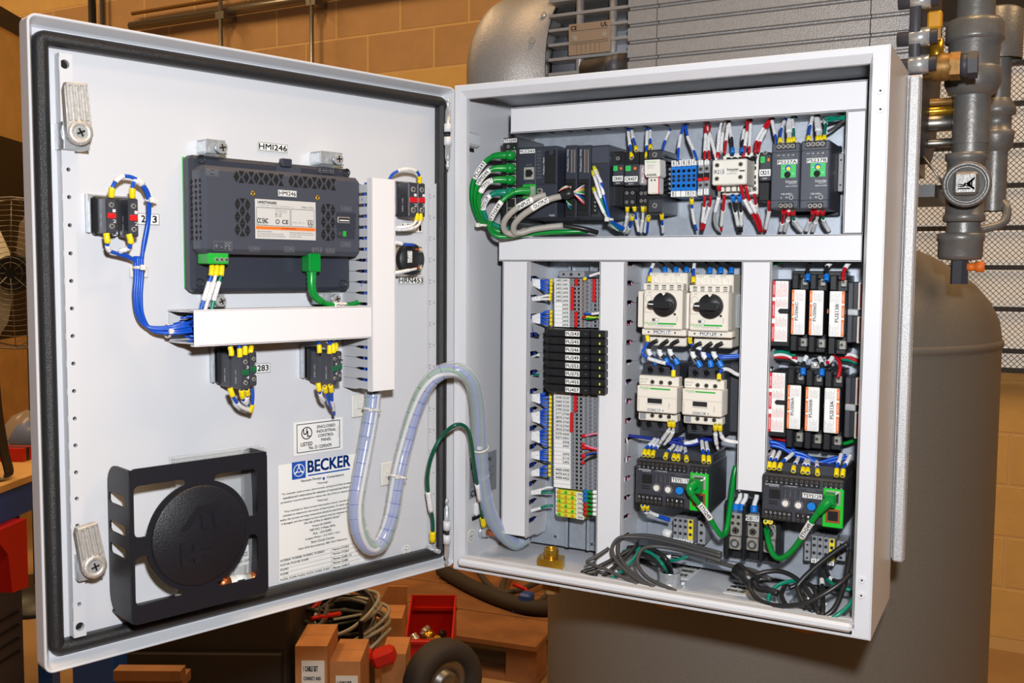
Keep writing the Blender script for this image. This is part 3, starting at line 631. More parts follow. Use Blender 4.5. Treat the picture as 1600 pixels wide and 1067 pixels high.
def ribs(xa, xb, nm):
    pr_ = []; z = zc - .16
    while z < zc + .17:
        pr_ += [(my - .135, z), (my - .135, z + .0165), (my - .1275, z + .0205), (my - .1275, z + .0225)]; z += .0225
    pts_ = pr_ + [(my + .1, pr_[-1][1]), (my + .1, pr_[0][1])]; n = len(pts_); mm = MB()
    V = [(xa, y, z) for y, z in pts_] + [(xb, y, z) for y, z in pts_]; mm.add(V, [tuple(range(n)), tuple(range(2 * n - 1, n - 1, -1))] + [(i, i + n, (i + 1) % n + n, (i + 1) % n) for i in range(n)], 'pump'); T.part(nm, mm)
ribs(P2, P3 - .0012, 'ribbed_housing'); ribs(P3, P4 - .0012, 'ribbed_housing'); ribs(P4, P5, 'ribbed_housing')
m = MB(); m.cyl((P5, my, zc), (P5 + .012, my, zc), .15, 'chargrey', 32); T.part('end_flange', m)
for i, (px, py) in enumerate(((1414, 3), (1424, 60), (1428, 102))):
    q = e(px, py, my - .14); m = MB(); m.cyl((P5 - .014, q.y, q.z), (P5 + .03, q.y, q.z), .0085, 'chargrey', 12); m.cyl((P5 - .0005, q.y, q.z), (P5 + .022, q.y, q.z), .0115, 'zinc', 6); T.part('bolt', m)
m = MB(); m.box(P1, my - .1, zc - .2, P5 + .03, my + .1, zc - .185, 'black'); T.part('skid', m); m = MB(); m.box(P1, my - .05, zc - .19, P1 + .06, my + .05, zc - .09, 'pumpdk'); T.part('foot', m)
# ---- pipe column
py_ = .34; X = e(1517, 200, py_).x
def zz(p): return e(1517, p, py_).z
def rr_px(w): return w / 2 / FPX * ((Vector((X, py_, .6)) - CAM).dot(CF))
T = Thing('drain_pipe_column', 'grey threaded pipe column with union, plugged tee and drain', 'pipe', (X, py_, zz(445)), ENC)
def pl(nm, prof, k='pipe', n=28, dx=0, label=None): m = MB(); m.lathe((X + dx, py_, 0), (0, 0, 1), [(rr_px(w), zz(p)) for w, p in prof], k, n); return T.part(nm, m, label=label)
pl('upper_pipe', [(56, 45), (56, -20)])
pl('union_nut', [(60, 68), (86, 66), (84, 60), (84, 40), (76, 33), (56, 31)], label='rounded union nut'); pl('union_body', [(74, 110), (74, 66)])
pl('union_bell', [(54, 151), (70, 146), (82, 132), (82, 110), (76, 107), (74, 106)])
pl('pipe_nipple', [(54, 226), (54, 148)])
pl('pipe_thread', [p for i in range(7) for p in ((51, 242 - i * 2.6), (55, 240.7 - i * 2.6))])
dx = e(1512, 290, py_).x - e(1517, 290, py_).x
te = pl('tee', [(52, 347), (62, 346), (62, 336), (56, 334), (56, 252), (62, 250), (62, 240), (52, 239)], dx=dx)
zc_ = e(1511, 289, py_ - .04).z; xc_ = e(1511, 289, py_ - .04).x
m = MB(); m.cyl((xc_, py_, zc_), (xc_, py_ - .05, zc_), rr_px(58), 'pipe', 28); m.lathe((xc_, py_ - .05, zc_), (0, -1, 0), [(rr_px(58), -.008), (rr_px(68), -.006), (rr_px(70), .002), (rr_px(66), .006), (rr_px(56), .006), (rr_px(54), -.002)], 'pipe', 28); T.part('tee_branch', m, te)
m = MB(); m.lathe((xc_, py_ - .05, zc_), (0, -1, 0), [(rr_px(54), -.004), (rr_px(52), .003), (0, .004)], 'pipe', 28); s = rr_px(34); m.box(xc_ - s, py_ - .069, zc_ - s, xc_ + s, py_ - .05, zc_ + s, 'pipe', .003)
M_ = Matrix.Translation((xc_, py_ - .0692, zc_)) @ Matrix.Rotation(math.radians(90), 4, 'Y') @ Matrix.Translation((-xc_, -py_ + .0692, -zc_))
m.text('1½', xc_ - s * .6, zc_ - s * .5, xc_ + s * .4, zc_ + s * .0, py_ - .0693, 'ink', rot=90); m.text('A', xc_ + s * .1, zc_ - s * .6, xc_ + s * .7, zc_ + s * .5, py_ - .0693, 'ink', rot=90)
T.part('square_plug', m, te, label='square headed pipe plug')
pl('pipe_thread', [p for i in range(8) for p in ((48, 368 - i * 2.7), (53, 366.6 - i * 2.7))], dx=dx * 1.1)
dx2 = e(1508, 385, py_).x - e(1517, 385, py_).x
pl('reducer', [(30, 407), (62, 405), (66, 400), (66, 378), (70, 376), (70, 366), (60, 364)], dx=dx2)
m = MB(); m.cyl((X + dx2, py_, zz(444)), (X + dx2, py_, zz(404)), rr_px(27), 'chargrey', 6, smooth=False); T.part('hex_drain', m)
m = MB(); q = zz(417); m.cyl((X + dx2 + rr_px(22), py_ - .005, q), (X + dx2 + rr_px(46), py_ - .005, q), .0052, 'orange', 10); m.cyl((X + dx2 + rr_px(46), py_ - .005, q), (X + dx2 + rr_px(72), py_ - .005, q + .0005), .007, 'orange', 12); T.part('drain_lever', m, label='orange drain lever tip')
py2 = .5; X2 = e(1556, 200, py2).x
T = Thing('side_pipe', 'second grey pipe with elbow behind the main pipe column', 'pipe', (X2, py2, e(1556, 350, py2).z), ENC)
z2 = lambda p: e(1556, p, py2).z
m = MB(); m.lathe((X2, py2, 0), (0, 0, 1), [(.017, z2(330)), (.017, z2(60))], 'pipe', 18); T.part('vertical_pipe', m)
m = MB(); m.lathe((X2, py2, 0), (0, 0, 1), [(.017, z2(238)), (.022, z2(232)), (.024, z2(215)), (.025, z2(206)), (.02, z2(204)), (.02, z2(182)), (.025, z2(180)), (.025, z2(170)), (.018, z2(155))], 'pipe', 18); T.part('coupling', m)
m = MB(); m.lathe((X2, py2, 0), (0, 0, 1), [(.03, z2(95)), (.03, z2(20)), (.022, z2(14))], 'pipe', 18); T.part('upper_coupling', m)
m = MB(); m.tube(spline([(X2 + .005, py2, z2(310)), (X2 + .018, py2 - .01, z2(325)), (X2 + .014, py2 - .02, z2(350)), (X2 - .02, py2 - .03, z2(362))]), .006, 'pipe', 8); T.part('copper_line', m, label='thin bent grey line')
T = Thing('ball_valve', 'brass ball valve with yellow lever handle beside pipe column', 'valve', e(1484, 118, .24), ENC)
vy = .24; za = e(1484, 104, vy).z; vx = lambda p: e(p, 104, vy).x
m = MB(); m.lathe((vx(1437), vy, za), (1, 0, 0), [(.011, 0), (.0135, .001), (.0135, .012), (.0145, .013), (.0165, .018), (.0165, .030), (.0145, .036), (.012, .040)], 'bronze', 20); T.part('valve_body', m)
m = MB(); m.cyl((vx(1478), vy, za), (vx(1487), vy, za), .013, 'brass', 16); m.cyl((vx(1485), vy, za), (vx(1501), vy, za), .0165, 'bronze', 6, smooth=False); T.part('hex_nipple', m)
m = MB(); m.cyl((vx(1500), vy, za), (vx(1515), vy, za), .014, 'chargrey', 16); m.cyl((vx(1513), vy, za), (vx(1528), vy, za), .016, 'chargrey', 6, smooth=False); T.part('hex_cap', m)
m = MB(); q = e(1464, 70, vy); m.cyl((q.x, vy, za), (q.x, vy, e(1464, 62, vy).z), .008, 'brass', 12); m.cyl((q.x, vy, e(1464, 74, vy).z), (q.x, vy, e(1464, 66, vy).z), .0065, 'nickel', 6); T.part('stem', m)
x0, z0, x1, z1 = rect(ENC, 1449, 18, 1472, 63, vy - .015); m = MB(); m.box(x0, vy - .02, z0 + .4 * (z1 - z0), x1, vy - .004, z1, 'ochre', .002); m.box(x0 + .001, vy - .016, z0, x1 - .001, vy - .008, z0 + .45 * (z1 - z0), 'bronze'); T.part('handle', m, label='yellow vinyl handle')
for i, (py, r_, k_) in enumerate(((160, .005, 'bronze'), (174, .006, 'brass'), (193, .011, 'steel'), (224, .006, 'steel'))):
    q = e(1460, py, .36); m = MB(); m.cyl((q.x - .06, .36, q.z), (q.x + .05, .36, q.z), r_, k_, 12); single('tie_rod', m, ['thin bronze rod running to the pipe column', 'bright brass rod between strut and pipe column', 'thick steel rod end between strut and pipe column', 'lowest steel rod between strut and pipe column'][i], 'rod', group=None)
m = MB(); m.tube([e(1442, 244, .3), e(1460, 268, .3), e(1477, 292, .3)], .0016, 'steel', 6); single('guy_wire', m, 'thin bare wire running from strut to the tee', 'wire')
# ================================================================== THE CABINET
W_, H_, D_ = .508, .610, .155
PY = .130                                   # face of the mounting panel
CAB = Thing('control_cabinet', 'open light grey steel control cabinet with its door swung left', 'cabinet', (0, 0, 0))
m = MB(); t = .002
m.box(0, .001, 0, t, D_, H_, 'paint'); m.box(W_ - t, .001, 0, W_, D_, H_, 'paint'); m.box(t, .001, H_ - t, W_ - t, D_, H_, 'paint'); m.box(t, .001, 0, W_ - t, D_, t, 'paint'); m.box(t, D_ - t, t, W_ - t, D_, H_ - t, 'paint')
CAB.part('shell', m)
m = MB(); xl, zl_, xr, zh = .0125, .0165, .4875, .5945
V = lambda *p: p
# face ring: outer edge flush with the shell, inner edge at the lip
ring_o = [(0, 0), (W_, 0), (W_, H_), (0, H_)]; ring_m = [(.0085, .0065), (.4915, .0065), (.4915, .6025), (.0085, .6025)]; ring_i = [(xl, zl_), (xr, zl_), (xr, zh), (xl, zh)]
def ringstrip(a, ya, b, yb, k):
    VV = [(x, ya, z) for x, z in a] + [(x, yb, z) for x, z in b]; m.add(VV, [(j, (j + 1) % 4, 4 + (j + 1) % 4, 4 + j) for j in range(4)], k)
ringstrip(ring_o, .002, [(.0015, .0015), (W_ - .0015, .0015), (W_ - .0015, H_ - .0015), (.0015, H_ - .0015)], 0, 'paint')
ringstrip([(.0015, .0015), (W_ - .0015, .0015), (W_ - .0015, H_ - .0015), (.0015, H_ - .0015)], 0, ring_m, 0, 'paint')
ringstrip(ring_m, 0, ring_i, .009, 'paint'); ringstrip(ring_i, .009, [(xl, zl_), (xr, zl_), (xr, zh), (xl, zh)], .016, 'paint')
CAB.part('front_flange', m)
m = MB(); P = []
m.box(.010, -.008, .0068, .490, .010, .0166, 'paint', .003); m.box(.0105, -.0035, .0050, .4895, .001, .0069, 'shadeblk'); CAB.part('sill_lip', m, label='cream rolled sill lip along the lower opening')
for px, py in ((1376, 142), (1376, 171), (1347, 906), (1346, 930)):
    q = e(px, py, 0); m = MB(); m.cyl((q.x, .002, q.z), (q.x, -.0016, q.z), .0042, 'paint', 14, r2=.0034); m.disc((q.x, -.0017, q.z), .0011, 'shadeblk', 8); CAB.part('rivet', m)
m = MB(); m.box(.046, PY + .0004, .010, .474, PY + .0024, .592, 'galv'); 
PAN = CAB.part('back_panel', m, label='galvanised steel mounting panel')
for px, py in ((868, 838), (925, 850), (1015, 845), (1020, 818)):
    q = e(px, py, PY); m = MB(); m.screw(q.x, PY, q.z, .004, 'zinc'); CAB.part('panel_screw', m, PAN)
for px, py in ((733, 222), (748, 795)):
    iv = ray(px, py); tt = (.002 - CAM.x) / iv.x; q = CAM + iv * tt
    m = MB(); m.box(.002, q.y - .018, q.z - .006, .010, q.y + .016, q.z + .012, 'paint', .003); m.box(.002, q.y - .018, q.z - .012, .0035, q.y + .01, q.z - .007, 'shadeblk'); CAB.part('hinge_tab', m)  # dark strip below each tab is its shadow put into colour
for z_ in ((160, 265), (775, 878)):
    q0 = dr(702, z_[0], -.004); q1 = dr(700, z_[1], -.004); zt_, zb = q0.z, q1.z; L = zt_ - zb; m = MB()
    hx, hy = -.0010, -.0135
    m.lathe((hx, hy, 0), (0, 0, 1), [(0, zb - .002), (.0016, zb), (.0026, zb + .004), (.0014, zb + .007), (.0024, zb + .010), (.0034, zb + .013), (.0034, zb + .028), (.0044, zb + .0285)], 'zinc', 12)
    m.lathe((hx, hy, 0), (0, 0, 1), [(.0044, zb + L - .0285), (.0034, zb + L - .028), (.0034, zb + L - .013), (.0024, zb + L - .010), (.0014, zb + L - .007), (.0026, zb + L - .004), (.0016, zb + L), (0, zb + L + .002)], 'zinc', 12)
    h = CAB.part('hinge', m); m = MB(); m.cyl((hx, hy, zb + .0285), (hx, hy, zb + L * .5 - .003), .0048, 'paint', 14); m.cyl((hx, hy, zb + L * .5 + .003), (hx, hy, zb + L - .0285), .0048, 'paint', 14); m.cyl((hx, hy, zb + L * .5 - .003), (hx, hy, zb + L * .5 + .003), .003, 'black', 10); CAB.part('hinge_knuckle', m, h)
# ---- door: a part of the cabinet, built in its own frame
DI = ENC.inverted() @ DOOR
class DoorPart:
    """door pieces are children of the cabinet (the door sheet) or of the door sheet"""
    def __init__(s): s.o = None
    def part(s, name, mb, parent=None, label=None):
        o = bpy.data.objects.new(name, mb.mesh(name)); COL.objects.link(o); o.parent = parent or CAB.o
        if parent is None: o.matrix_local = DI
        prop(o, label); return o
DP = DoorPart(); DY = .016
m = MB(); frame(m, -.508, 0, 0, .610, .009, [(0, .020), (0, .0008), (.0008, 0), (.0018, 0), (.0026, .0008), (.0075, DY - .0026), (.0095, DY + .0004), (.02, DY + .0004), (.02, .020)], 'door', n=6)
m.box(-.489, DY + .0004, .019, -.019, .020, .591, 'door'); DOORO = DP.part('door', m, label='open cabinet door seen from inside')
m = MB(); frame(m, -.5005, .0115, -.0070, .5985, .012, [(0, DY), (.0005, .009), (.0026, .0055), (.007, .004), (.0114, .0055), (.0138, .009), (.0143, DY)], 'gasket', True, n=8); DP.part('gasket', m, DOORO, label='black foam door gasket')
# left stiffener rail with holes
za = dr(107, 84, .004).z; zb = dr(129, 994, .004).z; yr = .004
hz = [dr(px, py, yr).z for px, py in ((109, 265), (110, 308), (110.5, 352), (111, 396), (111.5, 439), (112.5, 482), (113.5, 525), (114, 568), (115, 611), (116, 654), (117.5, 696), (119.5, 738), (120.5, 779), (122, 821), (128, 943))]
xa = dr(103, 500, yr).x; xb = dr(123, 500, yr).x; xh = dr(112.5, 482, yr).x
m = MB(); holed(m, xa, xb, sorted(hz), zb + .022, za - .022, xh, .0019, yr, .0016, 'door'); holed(m, xa, xb, [za - .010], za - .022, za, xh - .001, .0042, yr, .0016, 'door', 12); holed(m, xa, xb, [zb + .010], zb, zb + .022, xh, .0042, yr, .0016, 'door', 12)
m.box(xa, yr + .0016, zb, xa + .002, DY, za, 'door'); m.box(xb - .0016, yr + .0016, zb, xb, DY, za, 'door')
DP.part('stiffener_rail', m, DOORO)
yr = .013; xa = dr(671, 500, yr).x; xb = dr(684, 500, yr).x
hz = [dr(678, 307 + 33.2 * i, yr).z for i in range(17)]
m = MB(); holed(m, xa, xb, sorted(hz), min(hz) - .012, max(hz) + .010, dr(678, 500, yr).x, .0014, yr, .0014, 'door'); m.prism([(xa, max(hz) + .010), (xb, max(hz) + .010), (xb, max(hz) + .018)], yr, yr + .0014, 'door')
DP.part('hinge_strip', m, DOORO)
for (px, py), tl, pv in (((126, 165), (-8, -112), None), ((142, 860), (0, -100), None)):
    q = dr(px - .5 if py < 500 else 148, 207 if py < 500 else 885, -.016); s = .00059
    tx, tz = ((-5, 74) if py < 500 else (-11, 68))
    ang = math.atan2(tx, tz); L = math.hypot(tx, tz) * s * 1.02
    M_ = Matrix.Translation((q.x, 0, q.z)) @ Matrix.Rotation(ang, 4, 'Y'); r = .0115; m = MB()
    pf = [(r * math.cos(a), r * math.sin(a)) for a in [math.pi + math.pi * j / 8 for j in range(9)]] + [(r * .92, L * .9), (r * .78, L), (-r * .78, L), (-r * .92, L * .9)]
    m.prism(pf, -.016, -.010, 'cast', M_)
    for x in (-r * .86, -r * .38, r * .05, r * .48): m.box(x, -.0185, r * .9, x + r * .26, -.0158, L * .96, 'cast', .0006, M_)
    m.box(-r * .84, -.0185, L * .93, r * .84, -.0158, L, 'cast', .0006, M_)
    m.lathe(M_ @ Vector((0, -.016, 0)), (0, -1, 0), [(r * .98, 0), (r * .96, .002), (r * .55, .0022), (r * .5, .0)], 'cast', 20); LV = DP.part('latch', m, DOORO, label='die cast door latch lever')
    m = MB(); m.screw(q.x, -.0172, q.z, r * .46, 'zinc'); m.cyl((q.x, -.01, q.z), (q.x, DY, q.z), r * .6, 'zinc', 12)
    m.box(q.x - .0105, -.006, q.z - .0145, q.x + .0105, DY, q.z - .013, 'zinc'); m.box(q.x - .0115, -.006, q.z - .0145, q.x - .0102, DY, q.z + .010, 'zinc'); m.box(q.x - .011, -.0065, q.z - .0145, q.x + .012, -.005, q.z + .002, 'zinc'); m.cyl((q.x, -.004, q.z), (q.x, -.0052, q.z), .0135, 'zinc', 16)
    o = DP.part('latch_bracket', m, DOORO)
# ================================================================== WIRING DUCTS
def duct(fr, label, x0, z0, x1, z1, yf, yb, axis, sides, pitch=.025, fill=None, lid=True, first=.5, cover_to=None):
    T = Thing('wiring_duct', label, 'wiring duct', ((x0 + x1) / 2, yb, z0), fr, 'white slotted wiring ducts')
    m = MB(); c0, c1 = (x0, x1) if axis == 'z' else (z0, z1)
    m.box(x0, yf, z0, x1, yf + .0016, z1, 'duct', .0006)
    if axis == 'z': m.box(x0, yf, z0, x0 + .0014, yf + .008, z1, 'duct'); m.box(x1 - .0014, yf, z0, x1, yf + .008, z1, 'duct')
    else: m.box(x0, yf, z0, x1, yf + .008, z0 + .0014, 'duct'); m.box(x0, yf, z1 - .0014, x1, yf + .008, z1, 'duct')
    T.part('cover', m)
    m = MB(); q = .0015
    m.box(x0 + q, yb - .0016, z0 + q, x1 - q, yb, z1 - q, 'ductbase')
    if fill:
        for i in range(16):
            a, b = (x0, x1) if axis == 'z' else (z0, z1); u = random.uniform(a + .005, b - .005); y = random.uniform(yf + .012, yb - .006)
            lo, hi = (z0, z1) if axis == 'z' else (x0, x1); n = 12; P = []
            for j in range(n + 1):
                w = lo + .004 + (hi - lo - .008) * j / n; du_ = u + random.uniform(-.004, .004); P.append((du_, y + random.uniform(-.004, .004), w) if axis == 'z' else (w, y + random.uniform(-.004, .004), du_))
            mf_ = MB() if False else None
            m2.tube(P, .0013, fill[i % len(fill)], 5) if False else FILL.append((P, fill[i % len(fill)]))
    T.part('channel', m)
    if fill:
        m = MB()
        for P, k in FILL: m.tube(P, .0013, k, 5)
        FILL.clear(); T.part('wire_fill', m, kind='stuff')
    for sd in sides:
        lo, hi = (z0, z1) if axis == 'z' else (x0, x1); L = pitch; w = pitch * .36
        poly = [(-L / 2 + .0002, yb - .002), (L / 2 - .0002, yb - .002), (L / 2 - .0002, yb - (yb - yf) * .42), (w, yb - (yb - yf) * .58), (w, yf + .004), (-w, yf + .004), (-w, yb - (yb - yf) * .58), (-L / 2 + .0002, yb - (yb - yf) * .42)]
        m = MB(); th = .0016
        if axis == 'z':
            V = [(-th / 2, y, u) for u, y in poly] + [(th / 2, y, u) for u, y in poly]
        else: V = [(u, y, -th / 2) for u, y in poly] + [(u, y, th / 2) for u, y in poly]
        n = len(poly); m.add(V, [tuple(range(n)), tuple(range(2 * n - 1, n - 1, -1))] + [(i, i + n, (i + 1) % n + n, (i + 1) % n) for i in range(n)], 'ductbase')
        me = m.mesh('finger'); u = lo + pitch * first
        while u < hi - pitch * .3:
            off = {'l': (x0 + .0024, 0, u), 'r': (x1 - .0024, 0, u), 'b': (u, 0, z0 + .0024), 't': (u, 0, z1 - .0024)}[sd]
            T.share('finger', me, off); u += pitch
    return T
FILL = []
YF = .066
MIX = ['dblue', 'blue', 'blue', 'pink', 'redwire', 'wirewhite', 'blue', 'teal', 'black', 'dblue', 'purple', 'brown' if 'brown' in MATS else 'copper']
duct(ENC, 'long white wiring duct across the top of the cabinet interior', .044, .557, .4775, .589, YF, PY, 'x', 'b', .0255, first=.3)
duct(ENC, 'wide white wiring duct crossing the cabinet interior below the top row', .0285, .3945, .4775, .4245, YF - .001, PY, 'x', 'tb', .0255)
duct(ENC, 'tall white wiring duct at the left of the terminal block column', .034, .035, .071, .3938, YF, PY, 'z', 'lr', .0245, ['dblue', 'teal', 'black', 'dblue'], first=.25)
duct(ENC, 'tall white wiring duct between terminal column and motor breakers', .170, .006, .2035, .3938, YF, PY, 'z', 'lr', .0245, MIX, first=.25)
duct(ENC, 'white wiring duct ending halfway down between breakers and fuses', .3465, .129, .380, .3938, YF, PY, 'z', 'lr', .0245, MIX, first=.25)
duct(ENC, 'short white wiring duct upright at the right end of the top row', .4565, .4255, .4775, .5565, YF + .001, PY, 'z', 'l', .0245, ['teal', 'black'])
duct(DOOR, 'white wiring duct lying across the door under the display unit', dr(303, 485, -.043).x, dr(440, 535, -.043).z, dr(582, 485, -.043).x - .001, dr(440, 481, -.043).z, -.043, DY, 'x', 'tb', .0235, ['blue', 'dblue', 'blue'])
xa = dr(580.5, 450, -.044).x; xb = dr(618, 450, -.044).x; za = dr(598, 279, -.044).z; zb = dr(598, 610.5, -.044).z
duct(DOOR, 'white wiring duct standing upright on the door beside the display unit', xa, zb, xb, za, -.044, DY, 'z', 'lr', .0124, ['blue', 'dblue', 'green', 'wirewhite', 'blue'])
# ================================================================== small makers
from mathutils.geometry import tessellate_polygon
def poly_plate(mb, outer, holes, y0, y1, k):
    """a flat plate (x, z outline) with true openings, thickness y0..y1 (y0 is the face to the viewer)"""
    loops = [outer] + holes; vl = [[Vector((x, z, 0)) for x, z in L] for L in loops]; tri = tessellate_polygon(vl)
    flat = [p for L in loops for p in L]; n = len(flat)
    V = [(x, y0, z) for x, z in flat] + [(x, y1, z) for x, z in flat]; F = []
    for t_ in tri:
        a, b, c = (t_[0], t_[1], t_[2]); (ax, az), (bx, bz), (cx, cz) = flat[a], flat[b], flat[c]
        if (bx - ax) * (cz - az) - (bz - az) * (cx - ax) < 0: a, b, c = c, b, a
        F += [(a, b, c), (c + n, b + n, a + n)]
    o = 0
    for L in loops:
        m_ = len(L); F += [(o + i, o + (i + 1) % m_, n + o + (i + 1) % m_, n + o + i) for i in range(m_)]; o += m_
    return mb.add(V, F, k)
def P3(fr, c, pts, d=None):
    """list of (x, y[, depth]) in a crop -> points of the frame"""
    out = []
    for p in pts:
        dd = p[2] if len(p) > 2 else d; a = c(p[0], p[1]) if c else (p[0], p[1]); out.append(pt(fr, a[0], a[1], dd))
    return out
def seg(P, a, b):
    """the piece of polyline P between the length fractions a and b"""
    L = [0]
    for i in range(1, len(P)): L.append(L[-1] + (P[i] - P[i - 1]).length)
    T = L[-1] or 1; a, b = a * T, b * T; out = []
    def at(s):
        for i in range(1, len(P)):
            if L[i] >= s: return P[i - 1].lerp(P[i], (s - L[i - 1]) / max(L[i] - L[i - 1], 1e-9))
        return P[-1]
    out.append(at(a)); out += [P[i] for i in range(len(P)) if a < L[i] < b]; out.append(at(b)); return out
def wire(label, P, r, k, f0=None, f1=None, sl=None, fr=None, group=None, name='wire', cat='wire', smooth=True, fl=.009, sides=7, slk='sleeve', print_=None):
    """a wire along P with ferrules at its ends and a printed sleeve between two length fractions"""
    fr = ENC if fr is None else fr; Q = spline(P, 5) if smooth else [Vector(p) for p in P]
    T = Thing(name, label, cat, tuple(Q[-1]), fr, group); L = sum((Q[i] - Q[i - 1]).length for i in range(1, len(Q))); q = min(.4, fl / max(L, 1e-6))
    T.part('insulation', MB().tube(Q, r, k, sides))
    if f0: m = MB(); S = seg(Q, 0, q); m.tube(S, [r * 1.55] * len(S), f0, 9); T.part('ferrule', m)
    if f1: m = MB(); S = seg(Q, 1 - q, 1); m.tube(S, [r * 1.55] * len(S), f1, 9); T.part('ferrule', m)
    if sl:
        for a, b in (sl if isinstance(sl[0], tuple) else (sl,)): T.part('marker_sleeve', MB().tube(seg(Q, a, b), r * 1.32, slk, 9))
    return T
def stroke(mb, pts, w, y, k):
    """flat printed line through (x, z) points"""
    for (x0, z0), (x1, z1) in zip(pts[:-1], pts[1:]):
        dx, dz = x1 - x0, z1 - z0; L = math.hypot(dx, dz) or 1; nx, nz = -dz / L * w / 2, dx / L * w / 2
        mb.add([(x0 - nx, y, z0 - nz), (x1 - nx, y, z1 - nz), (x1 + nx, y, z1 + nz), (x0 + nx, y, z0 + nz)], [(0, 1, 2, 3)], k)
    return mb
def circ(mb, cx, cz, r, w, y, k, n=24, fill=False):
    if fill: return mb.disc((cx, y, cz), r, k, n)
    a = [2 * math.pi * i / n for i in range(n)]; V = [(cx + (r - w / 2) * math.cos(t), y, cz + (r - w / 2) * math.sin(t)) for t in a] + [(cx + (r + w / 2) * math.cos(t), y, cz + (r + w / 2) * math.sin(t)) for t in a]
    return mb.add(V, [(i, n + i, n + (i + 1) % n, (i + 1) % n) for i in range(n)], k)
def brand(mb, x0, z0, x1, z1, y, k): mb.text('Schneider', x0, z0 + (z1 - z0) * .35, x1, z1, y, k); mb.text('Electric', x0 + (x1 - x0) * .3, z0, x1 - (x1 - x0) * .05, z0 + (z1 - z0) * .28, y, k)
def earth_mark(mb, cx, cz, r, y, k):
    circ(mb, cx, cz, r, r * .1, y, k); stroke(mb, [(cx, cz + r * .6), (cx, cz)], r * .1, y, k)
    for i in range(3): stroke(mb, [(cx - r * (.6 - .2 * i), cz - r * .22 * i), (cx + r * (.6 - .2 * i), cz - r * .22 * i)], r * .1, y, k)
# ================================================================== ON THE DOOR
def sticker_tag(label, text, x0, y0, x1, y1, c, fit=None):
    a = crect(DOOR, c, x0, y0, x1, y1, DY); m = MB(); m.tag(text, *a, DY - .0001) if fit is None else None
    if fit is not None:
        m.box(a[0], DY - .0006, a[1], a[2], DY - .0001, a[3], 'label'); w, h = a[2] - a[0], a[3] - a[1]
        for s, u0, u1 in fit: m.text(s, a[0] + w * u0, a[1] + h * .2, a[0] + w * u1, a[3] - h * .18, DY - .0008, 'ink')
        for q in ((a[0], a[1], a[2], a[1] + .0004), (a[0], a[3] - .0004, a[2], a[3]), (a[2] - .0004, a[1], a[2], a[3])): m.box(q[0], DY - .0007, q[1], q[2], DY - .0005, q[3], 'ink')
    return single('marker_tag', m, label, 'tag', fr=DOOR)
sticker_tag('white marker tag reading HMI246 on the door above the display unit', 'HMI246', 485, 85, 662, 138, cM)
sticker_tag('white marker tag half hidden behind the red contact blocks on the door', None, 330, 590, 485, 660, cL, [('2', .26, .42), ('3', .72, .9)])
sticker_tag('white marker tag ending in 283 beside green contact blocks', None, 470, 480, 630, 545, cO, [('283', .44, .92)])
sticker_tag('white marker tag ending in 60 beside right green contact blocks', None, 1020, 438, 1178, 498, cO, [('60', .62, .93)])
sticker_tag('white marker tag under the horn contact block, crossed by white wires', None, 385, 478, 532, 548, cN, [('L T', .05, .45), ('1', .84, .93)])
sticker_tag('white marker tag reading HRN453 under the round horn', 'HRN453', 360, 852, 543, 908, cN)
# ---- display unit
t1 = crect(DOOR, cM, 110, 194, 1024, 938, -.005); t2 = crect(DOOR, cM, 170, 248, 1086, 730, -.03)
HM = Thing('display_unit', 'slate grey operator display seen from behind, mounted in the door', 'display', (t1[0], DY, t1[1]), DOOR)
m = MB(); m.box(t1[0] + .0008, DY - .0022, t1[1] + .0035, t1[2] - .002, DY, t1[3] - .001, 'bgreen'); HM.part('mounting_gasket', m, label='bright green mounting gasket')
m = MB(); m.box(t1[0] - .001, -.005, t1[1], t1[2], DY - .002, t1[3], 'hmidark', .004); B1 = HM.part('lower_housing', m, label='darker slate rear housing')
m = MB(); m.box(t2[0], -.03, t2[1], t2[2], -.004, t2[3], 'hmi', .005); HM.part('raised_housing', m)
def hx(x, y, d=-.0302): a = cM(x, y); return pt(DOOR, a[0], a[1], d)
def tri_vents(mb, x0, y0, nx, ny, sx, sy, size, up0=1):
    for j in range(ny):
        for i in range(nx):
            q = hx(x0 + i * sx, y0 + j * sy + i * sx * .082); s = size; u = 1 if (i + j + up0) % 2 else -1
            mb.add([(q.x - s, -.0302, q.z - s * .9 * u), (q.x + s, -.0302, q.z - s * .9 * u), (q.x, -.0302, q.z + s * .9 * u)][::(1 if u > 0 else -1)], [(0, 1, 2)], 'shadeblk')  # flat dark triangles, shade of the vent openings put into colour
m = MB(); tri_vents(m, 366, 262, 10, 2, 28.5, 34, .0034); tri_vents(m, 680, 288, 10, 2, 27, 34, .0034); tri_vents(m, 372, 418, 3, 6, 29, 37, .0034); tri_vents(m, 866, 450, 3, 6, 27, 36, .0034)
HM.part('vent', m, kind='stuff')
m = MB()
xl_ = t2[0]; 
for j in range(11):
    for i in range(3):
        z = pt(DOOR, *cM(110, 300 + j * 33), -.018).z; y = -.026 + i * .009
        m.add([(xl_ - .0002, y - .003, z + (.0015 if (i + j) % 2 else -.0015)), (xl_ - .0002, y + .003, z + (.0015 if (i + j) % 2 else -.0015)), (xl_ - .0002, y, z + (-.003 if (i + j) % 2 else .003))], [(0, 1, 2)], 'shadeblk')
HM.part('side_vent', m, kind='stuff')
for x, y in ((163, 180), (998, 256), (155, 890), (978, 895)):
    q = hx(x, y, -.0052); m = MB(); m.lathe((q.x, -.005, q.z), (0, -1, 0), [(.0046, -.002), (.0046, .0012), (.0036, .0012), (.003, -.0025), (0, -.0025)], 'black', 14); HM.part('screw_boss', m)
